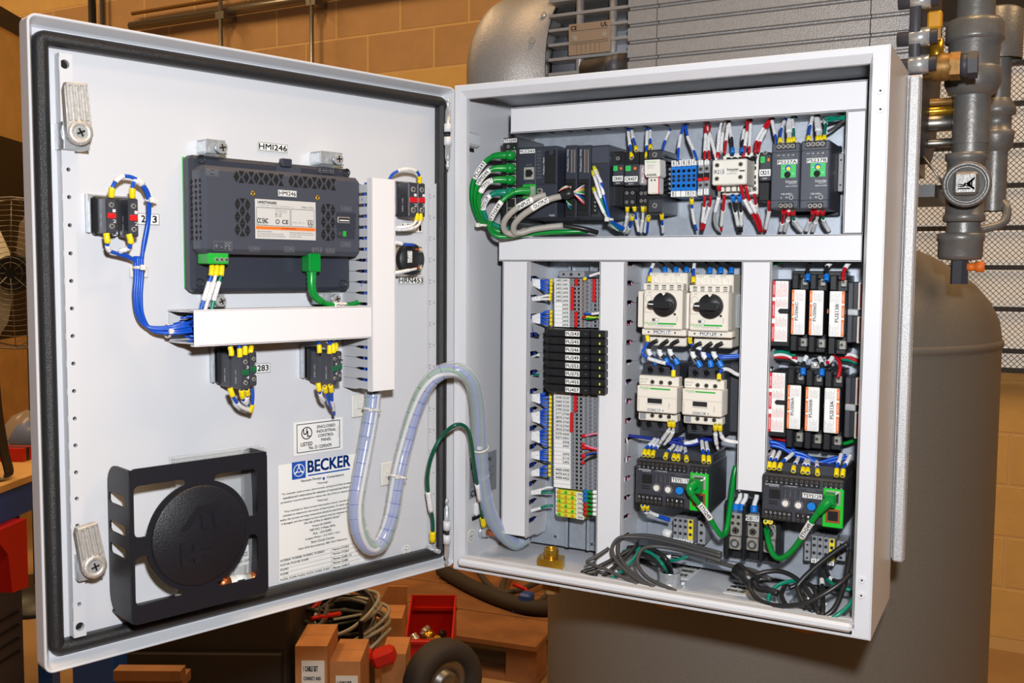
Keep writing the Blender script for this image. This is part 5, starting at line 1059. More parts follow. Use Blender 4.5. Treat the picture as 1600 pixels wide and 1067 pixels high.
for lb, P, s in (('blue wire on left block top, first from left, under door duct', [(362, 330, -.025), (352, 350, -.034), (362, 395, -.036), (363, 425, -.036)], None), ('blue wire, left of the two on the front left block', [(402, 335, -.025), (415, 350, -.036), (420, 390, -.038), (421, 435, -.038)], (.1, .3)), ('blue wire, right of the two on the front left block', [(440, 330, -.025), (455, 345, -.036), (458, 370, -.038), (457, 420, -.038)], None), ('blue wire on the rear left block top beside the tag', [(510, 330, -.02), (505, 350, -.03), (497, 385, -.036), (495, 412, -.036)], None),
                 ('blue wire on right block top, first from left, under door duct', [(965, 322, -.025), (970, 340, -.034), (973, 370, -.036), (974, 405, -.036)], None), ('blue wire, left of the two on the front right block', [(1030, 320, -.025), (1045, 340, -.036), (1044, 375, -.038), (1043, 412, -.038)], (.0, .25)), ('blue wire, right of the two on the front right block', [(1055, 322, -.025), (1068, 345, -.036), (1070, 375, -.038), (1072, 405, -.038)], None), ('blue wire on the rear right block top beside the tag', [(1095, 318, -.02), (1092, 335, -.03), (1088, 360, -.036), (1086, 392, -.036)], None)):
    wire(lb, P3(DOOR, cO, P), .0018, 'blue', None, 'yellow', s, **Dw)
for lb, P, s in (('blue wire looping below the left stack from its left block', [(352, 650, -.034), (370, 700, -.034), (400, 750, -.03), (440, 785, -.026), (490, 805, -.02)], (.45, .95)), ('blue wire dropping from the front left block bottom', [(432, 665, -.038), (438, 705, -.036), (452, 745, -.03), (485, 770, -.024)], (.5, .8)), ('short blue wire between front and rear left blocks', [(470, 660, -.036), (475, 700, -.032), (462, 740, -.028), (440, 760, -.026)], (.5, .9)), ('blue wire rising beside the rear left block', [(492, 815, -.02), (508, 760, -.024), (512, 700, -.026), (506, 655, -.028)], None),
                 ('blue wire looping below the right stack from its left block', [(965, 615, -.034), (972, 660, -.034), (985, 710, -.03), (1015, 745, -.024)], (.4, .9)), ('blue wire dropping from the front right block bottom', [(1050, 630, -.038), (1058, 680, -.034), (1062, 740, -.028), (1072, 790, -.02), (1075, 835, -.012)], (.45, .8)), ('short blue wire between the two right block bottoms', [(1010, 640, -.034), (1020, 680, -.03), (1040, 740, -.026), (1060, 790, -.02)], None), ):
    wire(lb, P3(DOOR, cO, P), .0018, 'blue', 'yellow', None, s, **Dw)
for lb, P, s, k_ in (('blue wire with long white sleeve arching over the horn contact block', [(295, 195, -.02), (330, 140, -.022), (390, 112, -.022), (450, 110, -.022), (500, 130, -.020), (515, 170, -.018), (513, 205, -.016)], (.28, .72), 'blue'),):
    wire(lb, P3(DOOR, cN, P), .0018, k_, None, 'yellow', s, **Dw)
for lb, P in (('white wire, upper of two below the horn contact block', [(495, 420, -.016), (492, 460, -.018), (465, 495, -.02), (410, 512, -.02), (330, 515, -.015)]), ('white wire, lower of two below the horn contact block', [(518, 420, -.016), (520, 460, -.018), (500, 500, -.02), (440, 522, -.02), (330, 528, -.015)])): wire(lb, P3(DOOR, cN, P), .0018, 'wirewhite', 'yellow', None, (.5, .9), **Dw)
wire('white sleeved wire to the upper horn terminal', P3(DOOR, cN, [(330, 615, -.015), (370, 622, -.018), (400, 630, -.018), (440, 632, -.016), (475, 634, -.014)]), .0017, 'blue', None, None, (.0, .35), **Dw)
wire('white sleeved wire to the lower horn terminal', P3(DOOR, cN, [(330, 830, -.015), (380, 822, -.018), (430, 812, -.018), (470, 804, -.016), (490, 800, -.014)]), .0017, 'wirewhite', None, None, (.0, .6), **Dw)
# display plug, wires and network lead
a = crect(DOOR, cM, 202, 742, 322, 782, -.03); T = Thing('terminal_plug', 'green three way terminal plug on the display unit', 'plug', (a[0], -.012, a[1]), DOOR); m = MB(); m.box(a[0], -.0305, a[1], a[2], -.008, a[3] + .004, 'lgreen', .001)
for i in range(3): m.screw(a[0] + (a[2] - a[0]) * (.4 + .23 * i), -.0306, (a[1] + a[3]) / 2 + .001, .0024)
T.part('body', m)
for i, (k_, P) in enumerate((('blue', [(226, 790), (222, 840), (205, 900), (180, 980), (158, 1050)]), ('wirewhite', [(254, 790), (248, 840), (228, 910), (205, 980), (185, 1050)]), ('teal', [(282, 790), (276, 850), (255, 920), (235, 990), (222, 1050)]))): wire(['blue wire with long marker sleeve under the green display plug', 'white wire with long marker sleeve under the green display plug', 'teal wire with long marker sleeve under the green display plug'][i], P3(DOOR, cM, [(x, y, -.022 - .002 * (j > 0)) for j, (x, y) in enumerate(P)]), .0019, k_, 'yellow', None, (.36, .78), fl=.011, **Dw)
def rj45(fr, label, pts, r=.0031, boot=.022, k='green', tag=None, tagp=None, head=None, hw=.0058):
    """a network lead: clear plug, ribbed boot, jacket, marker"""
    Q = spline(pts, 6); T = Thing('network_lead', label, 'network cable', tuple(Q[0]), fr); L = sum((Q[i] - Q[i - 1]).length for i in range(1, len(Q))); b = boot / L
    T.part('jacket', MB().tube(seg(Q, b * .8, 1), r, k, 10)); S = seg(Q, 0, b); n = 10; PP = []; RR = []
    for i in range(2 * n + 1):
        f_ = i / (2 * n); s_ = seg(Q, b * f_ * .999, b)[0]; PP.append(s_); RR.append((hw * (1.05 - .35 * f_)) * (1 if i % 2 else .88))
    T.part('boot', MB().tube(PP, RR, k, 10))
    d = (Q[1] - Q[0]).normalized()
    if head: T.part('plug', MB().box(*head, k, .0012), label='square moulded plug')
    if tag:
        S = seg(Q, tagp[0], tagp[1]); m = MB().tube(S, r * 1.18, 'label', 14); W4 = [fr.to_3x3() @ p + fr.translation - Vector((0, 0, Z0)) for p in S]; m2 = MB(); face_text(m2, tag, W4, r * 1.18); iv = fr.inverted(); m.add([iv @ (Vector(p) + Vector((0, 0, Z0))) for p in m2.v], m2.f, 'ink'); T.part('marker_sleeve', m)
    return T
a = crect(DOOR, cM, 762, 742, 830, 826, -.022); rj45(DOOR, 'green network lead plugged into underside of display unit', P3(DOOR, cM, [(797, 800, -.022), (797, 850, -.024), (798, 910, -.025), (815, 965, -.025), (860, 1000, -.024), (920, 1018, -.022), (1000, 1018, -.018), (1070, 1000, -.014), (1130, 965, -.01)]), boot=.045, tag='ETH249', tagp=(.50, .66), head=(a[0], -.030, a[1], a[2], -.014, a[3] + .004))
# ---- spiral wrapped bundle from door to cabinet
WP = [DOOR @ dr(x, y, d) for x, y, d in ((584, 600, -.012), (581, 640, -.014), (571, 700, -.016), (563, 745, -.018), (557, 790, -.020), (561, 828, -.022), (574, 852, -.022), (590, 853, -.022), (602, 836, -.022), (613, 800, -.022), (622, 745, -.02), (634, 692, -.018), (649, 640, -.022), (668, 600, -.03))]
WP += [ENC @ e(x, y, d) for x, y, d in ((693, 580, -.05), (720, 580, -.040), (739, 600, -.025), (747, 640, -.005), (750, 700, .015), (755, 760, .035), (768, 808, .055), (788, 836, .075), (806, 848, .092), (822, 838, .105))]
Q = spline(WP, 7); T = Thing('spiral_wrapped_bundle', 'thick wire bundle in clear spiral wrap looping from door into cabinet', 'cable bundle', tuple(WP[6]), WORLD); rb = .0098
for i, (k_, an) in enumerate((('blue', 0), ('blue', 1.0), ('teal', 2.1), ('blue', 3.1), ('green', 4.1), ('wirewhite', 5.2), ('dblue', .5))):
    P = []
    for j, p in enumerate(Q):
        tg = (Q[min(j + 1, len(Q) - 1)] - Q[max(j - 1, 0)]).normalized(); u = tg.cross(Vector((.3, 1, .2))).normalized(); v = tg.cross(u); a_ = an + j * .035; P.append(p + (u * math.cos(a_) + v * math.sin(a_)) * rb * (.58 if i < 6 else .0))
    T.part('wire', MB().tube(P, .0026, k_, 6), label=None)
L = sum((Q[i] - Q[i - 1]).length for i in range(1, len(Q))); nseg = int(L / .0155); PP = []; RR = []
m = MB()
for i in range(nseg):
    a_, b_ = i / nseg, (i + .97) / nseg; S = seg(Q, a_, b_); m.tube(S, [rb * (.97 + .06 * j / max(len(S) - 1, 1)) for j in range(len(S))], 'wrap', 16, False)
T.part('spiral_wrap', m, label='clear spiral wrap in overlapping turns', kind='stuff')
def tie_at(label, p, d, r, k='tie'):
    m = MB(); m.lathe(p, d, [(r, -.0014), (r * 1.1, -.0014), (r * 1.1, .0014), (r, .0014)], k, 16, closed=True); dd = Vector((CAMW - Vector(p))).normalized(); q = Vector(p) + dd * r * 1.1; m.box(q.x - .0025, q.y - .0025, q.z - .002, q.x + .0025, q.y + .0025, q.z + .002, k); return single('cable_tie', m, label, 'cable tie', fr=WORLD)
tie_at('white cable tie on the spiral bundle below the upright door duct', WP[1], WP[2] - WP[1], rb * 1.05); tie_at('white cable tie on the right leg of the spiral bundle over the door', WP[10], WP[11] - WP[10], rb * 1.05); tie_at('white cable tie on the spiral bundle inside the cabinet', WP[18], WP[19] - WP[18], rb * 1.05)
# ---- earth lead from door stud to cabinet stud
EP = [DOOR @ dr(x, y, d) for x, y, d in ((676, 846, .0), (676, 815, -.004), (672, 790, -.008), (668, 760, -.012), (669, 735, -.02), (677, 706, -.03))] + [ENC @ e(x, y, d) for x, y, d in ((692, 680, -.045), (712, 664, -.04), (728, 668, -.025), (736, 690, -.01), (741, 730, .01), (748, 770, .03), (753, 800, .045), (756, 822, .055))]
wire('dark green earth lead with yellow ferrules looping from door to cabinet wall', EP, .0026, 'earth', 'yellow', 'yellow', ((.12, .2), (.80, .88)), fr=WORLD, fl=.014)
# ================================================================== INSIDE THE CABINET
def N(a): # normalised helpers on a rect (x0, z0, x1, z1): u to the right, v downwards
    return (lambda u: a[0] + (a[2] - a[0]) * u), (lambda v: a[3] - (a[3] - a[1]) * v)
def din(label, name, cat, a, yf, k, yb=None, group=None, bev=.0012):
    T = Thing(name, label, cat, ((a[0] + a[2]) / 2, PY, a[1]), ENC, group); m = MB(); m.box(a[0], yf, a[1], a[2], PY - .002 if yb is None else yb, a[3], k, bev); T.part('body', m); return T
# rails
def rail(label, x0, z0, x1, z1, axis):
    m = MB(); d = .0075
    if axis == 'x':
        zc = (z0 + z1) / 2
        m.box(x0, PY - .0075, zc - .0135, x1, PY, zc + .0135, 'galv'); m.box(x0, PY - .0085, zc - .0175, x1, PY - .0072, zc - .0125, 'galv'); m.box(x0, PY - .0085, zc + .0125, x1, PY - .0072, zc + .0175, 'galv')
    else:
        xc = (x0 + x1) / 2
        m.box(xc - .0135, PY - .002, z0, xc + .0135, PY, z1, 'galv'); m.box(xc - .0135, PY - .0085, z0, xc - .0125, PY, z1, 'galv'); m.box(xc + .0125, PY - .0085, z0, xc + .0135, PY, z1, 'galv'); m.box(xc - .0175, PY - .0085, z0, xc - .0125, PY - .0075, z1, 'galv'); m.box(xc + .0125, PY - .0085, z0, xc + .0175, PY - .0075, z1, 'galv')
    return single('mounting_rail', m, label, 'rail')
zr = e(1080, 272, PY - .008).z; rail('horizontal galvanised mounting rail behind the top row of devices', .05, zr - .0175, .452, zr + .0175, 'x')
xr_ = e(905, 600, PY - .008).x; rail('vertical galvanised mounting rail behind the terminal block column', xr_ - .0175, .012, xr_ + .0175, .388, 'z')
zr2 = e(1075, 845, PY - .008).z; rail('short galvanised rail low behind the small grey terminals', .218, zr2 - .0175, .345, zr2 + .0175, 'x')
rail('galvanised rail behind the two round knob motor breakers', .212, e(1080, 480, PY).z - .0175, .345, e(1080, 480, PY).z + .0175, 'x')
# ---- network switch
YE = .052; a = crect(ENC, cC, 345, 132, 474, 838, YE); T = din('narrow black network switch with green leads at left of top row', 'network_switch', 'network switch', a, YE, 'black')
b = crect(ENC, cC, 347, 142, 468, 176, YE); m = MB(); m.tag('ETH249', *b, YE); T.part('marker', m, label='white marker reading ETH249')
m = MB(); q = e(*cC(395, 208), YE); stroke(m, [(q.x - .002, q.z), (q.x, q.z + .002), (q.x + .002, q.z), (q.x, q.z - .002), (q.x - .002, q.z)], .0004, YE - .0002, 'whiteink'); q = e(*cC(446, 218), YE); m.disc((q.x, YE - .0002, q.z), .001, 'psgreen'); T.part('printed_mark', m)
for y in (283, 390, 487, 590, 680, 760): b = crect(ENC, cC, 385, y - 42, 458, y + 42, YE); m = MB(); m.box(b[0], YE - .0008, b[1], b[2], YE + .001, b[3], 'nickel'); m.box(b[0] + .001, YE - .001, b[1] + .001, b[2] - .001, YE, b[3] - .001, 'shadeblk'); T.part('port', m)
# ---- controller
YP = .055; a = crect(ENC, cC, 475, 208, 800, 804, YP); T = din('black programmable controller with open network port in top row', 'controller', 'controller', a, YP, 'hmidark'); X, Z = N(a)
m = MB(); b = crect(ENC, cC, 492, 232, 618, 264, YP); m.tag('PLC243', *b, YP, border=False); T.part('marker', m, label='white marker reading PLC243')
m = MB(); b = crect(ENC, cC, 528, 380, 612, 485, YP); m.box(b[0], YP - .0015, b[1], b[2], YP + .002, b[3], 'nickel', .0005); w, h = b[2] - b[0], b[3] - b[1]; m.box(b[0] + w * .2, YP - .0018, b[1] + h * .22, b[2] - w * .22, YP, b[3] - h * .2, 'shadeblk'); m.box(b[2] - w * .24, YP - .0018, b[1] + h * .38, b[2] - w * .1, YP, b[3] - h * .36, 'shadeblk'); T.part('port', m, label='open network port')
m = MB(); b = crect(ENC, cC, 703, 245, 795, 512, YP); m.box(b[0], YP - .002, b[1], b[2], YP, b[3], 'black', .001); q = e(*cC(765, 262), YP); m.cyl((q.x, YP - .002, q.z), (q.x, YP - .004, q.z), .003, 'hmidark', 12); T.part('cover_flap', m)
m = MB(); b = crect(ENC, cC, 478, 521, 800, 525, YP); m.box(b[0], YP - .0004, b[1], b[2], YP, b[3], 'shadeblk'); q0 = e(*cC(622, 240), YP); q1 = e(*cC(622, 515), YP); m.box(q0.x, YP - .0004, q1.z, q0.x + .0004, YP, q0.z, 'greyink')
for i in range(9): q = e(*cC(655, 250 + i * 27), YP); m.text(['PWR', 'RUN', 'ERR', 'I/O', 'BAT', 'SD', 'ETH', 'TX', 'RX'][i], q.x - .003, q.z - .001, q.x + .003, q.z + .001, YP - .0003, 'greyink')
q0, q1 = e(*cC(685, 440), YP), e(*cC(685, 300), YP); m.text('Modicon  M241', q0.x, q0.z, q0.x + .002, q1.z, YP - .0003, 'whiteink', rot=90); b = crect(ENC, cC, 545, 352, 590, 368, YP); m.text('Serial', *b, YP - .0003, 'greyink'); b = crect(ENC, cC, 540, 505, 600, 516, YP); m.text('Ethernet', *b, YP - .0003, 'greyink')
b = crect(ENC, cC, 735, 772, 785, 790, YP); brand(m, *b, YP - .0003, 'whiteink'); T.part('printed_mark', m, kind='stuff')
m = MB(); b = crect(ENC, cC, 520, 522, 628, 640, YP); m.box(b[0], YP - .002, b[1], b[2], YP, b[3], 'lgreen', .0006); m.box(b[0] + .003, YP - .0022, b[1] + .002, b[2] - .001, YP, b[3] - .003, 'nickel'); T.part('ethernet_port', m, label='green framed network port')
q = e(*cC(662, 578), YP); m = MB(); m.screw(q.x, YP - .001, q.z, .004, 'nickel'); T.part('screw', m)
# ---- expansion modules
YM = .060; wv = lambda y: (lambda x: e(*cC(x, y), YM))
for i, (x0, x1, lb) in enumerate(((868, 966, 'black expansion module with ribbon wires, next to the controller'), (973, 1080, 'black expansion module with coloured ribbon wires and heat shrink'), (1086, 1236, 'wide black expansion module with sleeved wires on its terminals'))):
    a = crect(ENC, cC, x0, 196, x1, 800, YM); T = din(lb, 'expansion_module', 'controller', a, YM, 'hmidark', group=None); X, Z = N(a); m = MB()
    if i < 2:
        m.text('Modicon TM3', X(.18), Z(.36), X(.30), Z(.06), YM - .0003, 'whiteink', rot=90)
        for j in range(16):
            for k_, c_ in enumerate(('whiteink', 'ochre', 'whiteink')): m.box(X(.52 + .14 * k_), YM - .0003, Z(.075 + .02 * j), X(.57 + .14 * k_), YM, Z(.067 + .02 * j), c_)
        T.part('printed_mark', m, kind='stuff'); m = MB(); m.box(X(.06), YM - .002, Z(.98), X(.94), YM, Z(.47), 'black', .001); m.box(X(.2), YM - .004, Z(.9), X(.8), YM - .0015, Z(.52), 'shadeblk', .001); T.part('ribbon_socket', m)
    else:
        m.text('Modicon', X(.12), Z(.2), X(.2), Z(.06), YM - .0003, 'whiteink', rot=90); m.text('TM3AI4', X(.24), Z(.24), X(.32), Z(.12), YM - .0003, 'whiteink', rot=90); m.box(X(.75), YM - .0003, Z(.045), X(.9), YM, Z(.038), 'whiteink'); T.part('printed_mark', m)
        m = MB(); m.box(X(.03), YM - .0015, Z(.25), X(.97), YM, Z(.02), 'hmi', .001); T.part('cover_flap', m)
        m = MB(); m.box(X(.06), YM - .003, Z(.95), X(.42), YM, Z(.3), 'black', .001)
        for j in range(11): m.screw(X(.3), YM - .003, Z(.34 + .056 * j), .0012, 'nickel', False, n=8)
        T.part('terminal_strip', m)
m = MB(); b = rect(ENC, 958, 232, 962, 300, .07)
# ---- interface relays
def relay(lb, c, x0, y0, x1, y1, text, fx0, fy0, fx1, fy1, lower=None):
    YR = .072; a = crect(ENC, c, x0, y0, x1, y1, YR); T = din(lb, 'interface_relay', 'relay', a, YR, 'black'); f = crect(ENC, c, fx0, fy0, fx1, fy1, .056); X, Z = N(f)
    m = MB(); m.box(f[0], .056, f[1], f[2], YR, f[3], 'dark', .001); R_ = T.part('relay_module', m)
    m = MB(); m.box(X(.1), .0535, Z(.33), X(.48), .0562, Z(.08), 'psgreen', .0005); m.box(X(.24), .053, Z(.26), X(.36), .0537, Z(.14), 'lgreen'); T.part('test_lever', m, R_, label='green test lever'); m = MB(); m.box(X(.68), .0552, Z(.27), X(.88), .0562, Z(.15), 'orange', .0003); T.part('indicator', m, R_)
    m = MB(); m.tag(text, X(.02), Z(.82), X(.98), Z(.57), .0558, border=False); m.text('24V', X(.3), Z(.95), X(.7), Z(.88), .0557, 'whiteink'); T.part('marker', m, R_, label='white marker')
    m = MB(); b = crect(ENC, c, fx0 + 10, y0 + (fy0 - y0) * .2, fx1 - 10, fy0 - 12, YR); m.screw((b[0] + b[2]) / 2, YR, (b[1] + b[3]) / 2, .0025); T.part('terminal_screw', m)
    if lower:
        b = crect(ENC, c, *lower, .066); m = MB(); m.box(b[0], .066, b[1], b[2], YR, b[3], 'black', .001)
        for u in (.28, .74):
            for v in (.14, .72): m.screw(b[0] + (b[2] - b[0]) * u, .066, b[3] - (b[3] - b[1]) * v, .0021)
        T.part('terminal_base', m)
    return T
relay('black relay with green lever and marker CR455', cA, 205, 318, 306, 800, 'CR455', 210, 430, 303, 612)
relay('black relay with green lever and marker CR457', cA, 310, 318, 436, 805, 'CR457', 314, 428, 432, 618, (302, 662, 412, 800))
a = crect(ENC, cA, 438, 320, 500, 800, .074); T = din('slim dark relay in clear cover between CR457 and the white timer', 'interface_relay', 'relay', a, .074, 'black'); b = crect(ENC, cA, 436, 432, 505, 610, .062); m = MB(); m.box(b[0], .062, b[1], b[2], .074, b[3], 'cap', .001); m.box(b[0] + .003, .064, b[1] + .002, b[2] - .003, .074, b[3] - .002, 'redrows'); T.part('clear_cover', m); b = crect(ENC, cA, 436, 655, 518, 795, .068); m = MB(); m.box(b[0], .068, b[1], b[2], .074, b[3], 'black', .001)
for u in (.3, .75): m.screw(b[0] + (b[2] - b[0]) * u, .068, b[3] - .004, .002); m.screw(b[0] + (b[2] - b[0]) * u, .068, b[1] + .006, .002)
T.part('terminal_base', m)
# ---- white timer relay
a = crect(ENC, cA, 505, 302, 640, 862, .066); T = din('white fronted converter module with black ribbed side in the top row', 'converter_module', 'relay', a, .066, 'black')
b = crect(ENC, cA, 490, 390, 622, 528, .046); X, Z = N(b); m = MB(); m.prism([(X(0), Z(0)), (X(1), Z(0)), (X(1.05), Z(1)), (X(.95), Z(1.1)), (X(.12), Z(1.1)), (X(0), Z(.85))], .046, .066, 'cream'); m.text('Schneider', X(.12), Z(.2), X(.8), Z(.06), .0458, 'psgreen'); m.text('ZIP21T', X(.18), Z(.42), X(.65), Z(.33), .0458, 'greyink'); m.text('24V DC', X(.2), Z(.56), X(.6), Z(.49), .0458, 'greyink'); m.text('AV0249L', X(.14), Z(1.04), X(.82), Z(.9), .0458, 'ink'); T.part('front', m, label='white printed front')
b = crect(ENC, cA, 515, 546, 618, 690, .050); X, Z = N(b); m = MB(); m.box(b[0], .050, b[1], b[2], .066, b[3], 'cream', .0012)
for u in (.34, .62): m.disc((X(u), .0498, Z(.17)), .0011, 'ink')
m.box(X(.93), .0495, Z(1), X(1), .0505, Z(0), 'redprint'); T.part('lower_front', m)
for v0, v1 in ((308, 384), (735, 850)): b = crect(ENC, cA, 520, v0, 638, v1, .058); m = MB(); m.box(b[0], .058, b[1], b[2], .066, b[3], 'dark', .001); m.screw(b[0] + (b[2] - b[0]) * .5, .058, (b[1] + b[3]) / 2, .0032); T.part('terminal', m)
me = MB().box(0, .074, -.0009, .0045, PY - .004, .0009, 'black').mesh('cooling_rib')
for i in range(9): T.share('cooling_rib', me, (a[2] - .0006, 0, a[1] + .022 + i * .0058))
# ---- terminal blocks of the top row
def end_clamp(lb, a, y): 
    T = Thing('end_clamp', lb, 'clamp', ((a[0] + a[2]) / 2, PY, a[1]), ENC, 'end clamps'); m = MB(); m.box(a[0], y, a[1], a[2], PY - .003, a[3], 'term', .001); T.part('body', m); m = MB(); X, Z = N(a); w = min(a[2] - a[0], a[3] - a[1]); m.screw(X(.5), y, Z(.5), w * .26, 'steel')
    T.part('screw', m)
    for s in (-1, 1):
        m = MB(); 
        if a[3] - a[1] > a[2] - a[0]: m.box(X(.5) - w * .15, y - .0002, Z(.5 + .33 * s) - w * .15, X(.5) + w * .15, y + .001, Z(.5 + .33 * s) + w * .15, 'shadeblk')
        else: m.box(X(.5 + .3 * s) - w * .15, y - .0002, Z(.5) - w * .15, X(.5 + .3 * s) + w * .15, y + .001, Z(.5) + w * .15, 'shadeblk')
        T.part('slot', m)
    return T
end_clamp('grey end clamp at the left of the blue terminals', crect(ENC, cA, 690, 452, 724, 690, .092), .092)
end_clamp('grey end clamp at the right of the power supplies', crect(ENC, cB, 1170, 372, 1216, 690, .1), .1)
for i in range(5):
    x0, x1 = 722 + 44.6 * i, 765 + 44.6 * i; dy = -3.2 * i; YT = .078; a = crect(ENC, cA, x0, 398 + dy, x1, 716 + dy * .2, YT); X, Z = N(a)
    T = Thing('terminal_block', ['blue terminal block, leftmost of the five in top row', 'blue terminal block, second from left in top row', 'blue terminal block in the middle of the five in top row', 'blue terminal block, fourth from left in top row', 'blue terminal block next to the grey fused pair in top row'][i], 'terminal block', (X(.5), PY, a[1]), ENC, 'blue terminal blocks')
    m = MB(); V = [(.092, Z(0)), (.080, Z(.17)), (YT, Z(.18)), (YT, Z(.83)), (.080, Z(.84)), (.092, Z(1)), (PY - .004, Z(1)), (PY - .004, Z(0))]; n = 8; m.add([(X(0.01), y, z) for y, z in V] + [(X(.99), y, z) for y, z in V], [tuple(range(n)), tuple(range(2 * n - 1, n - 1, -1))] + [(j, (j + 1) % n, n + (j + 1) % n, n + j) for j in range(n)], 'bterm'); T.part('body', m)
    for v in (.3, .7): m = MB(); m.screw(X(.5), YT + .0008, Z(v), .0023, 'steel', n=10); T.part('clamp_screw', m)
    m = MB()
    for v in (.44, .55): m.box(X(.25), YT - .0003, Z(v) - .0018, X(.8), YT + .001, Z(v) + .0018, 'shadeblk')
    T.part('bridge_slot', m, kind='stuff')
    for v0, v1, s in ((.0, .165, '280'), (.845, 1.0, ['2400', '', '', '2381', '2380'][i])): m = MB(); m.box(X(.06), YT - .0006, Z(v1), X(.94), .090, Z(v0), 'label'); m.text(s, X(.3), Z(v1) + .0006, X(.7), Z(v0) - .0006, YT - .0008, 'ink', rot=90) if s else None; T.part('marker', m)
for i in range(2):
    x0, x1 = 955 + 53 * i, 1006 + 53 * i; dy = -6 * i; YT = .076; a = crect(ENC, cA, x0, 388 + dy, x1, 708 + dy, YT); X, Z = N(a); T = Thing('fused_terminal', ['grey fused terminal with red lever next to the blue terminals', 'grey fused terminal with red lever beside contactor R215'][i], 'terminal block', (X(.5), PY, a[1]), ENC, 'grey fused terminals')
    m = MB(); m.box(X(.01), YT, Z(1), X(.99), PY - .004, Z(0), 'term', .0012); T.part('body', m)
    for v in (.27, .71): m = MB(); m.screw(X(.5), YT + .0004, Z(v), .0026, 'steel'); T.part('clamp_screw', m)
    m = MB(); m.box(X(.05), YT - .0004, Z(.56), X(.95), YT + .001, Z(.38), 'shadeblk'); T.part('fuse_slot', m); m = MB(); m.box(X(.06), YT - .004, Z(.6), X(.96), YT, Z(.51), 'red', .0008); T.part('lever', m, label='red lever')
    for v0, v1, s in ((.02, .16, '210'), (.82, .98, '2170')): m = MB(); m.box(X(.12), YT - .0005, Z(v1), X(.88), YT, Z(v0), 'label'); m.text(s, X(.35), Z(v1) + .0006, X(.65), Z(v0) - .0006, YT - .0007, 'ink', rot=90); T.part('marker', m)
# ---- contactor R215
a = crect(ENC, cB, 205, 366, 512, 718, .088); T = din('cream square contactor marked R215 in the top row', 'contactor', 'contactor', a, .088, 'cream'); b = crect(ENC, cB, 120, 420, 408, 632, .050); X, Z = N(b)
m = MB(); m.box(b[0], .050, b[1], b[2], .088, b[3], 'cream', .0014); F_ = T.part('front_block', m)
for u, v in ((.15, .22), (.83, .22), (.15, .75), (.83, .72)): m = MB(); m.lathe((X(u), .0498, Z(v)), (0, -1, 0), [(.0038, -.001), (.0036, .0006), (.0028, .0006), (.0026, -.002)], 'cream', 14); m.screw(X(u), .0495, Z(v), .0026, 'steel'); T.part('terminal_screw', m, F_)
m = MB(); m.tag('R215', X(.06), Z(.58), X(.38), Z(.38), .0498); T.part('marker', m, F_); m = MB(); brand(m, X(.44), Z(.5), X(.78), Z(.36), .0498, 'ink'); m.text('CA4KN22', X(.44), Z(.6), X(.72), Z(.53), .0498, 'greyink'); m.box(X(.8), .0494, Z(.5), X(.95), .0502, Z(.45), 'ink'); T.part('printed_mark', m, F_)
for i in range(5): m = MB(); x = a[0] + (a[2] - a[0]) * (.06 + .16 * i); m.box(x, .0705, b[1] - .006, x + .005, .088, b[1] - .0002, 'ivory', .0006); T.part('terminal_barrier', m); m = MB(); m.box(x + .006, .074, b[3] + .001, x + .010, .088, b[3] + .005, 'shadeblk', .0005); T.part('terminal_slot', m)
X, Z = N(a)
for u, v in ((.88, .12), (.88, .87)): m = MB(); m.screw(X(u), .0878, Z(v), .0034, 'steel'); T.part('corner_screw', m)
m = MB()
for v in (.25, .38, .59, .72): m.box(X(.87), .0872, Z(v) - .002, X(.92), .0885, Z(v) + .002, 'shadeblk')
T.part('slot', m, kind='stuff')
relay('black relay with green lever, half hidden by the left power supply', cB, 512, 362, 604, 770, 'CR215', 516, 380, 612, 600)
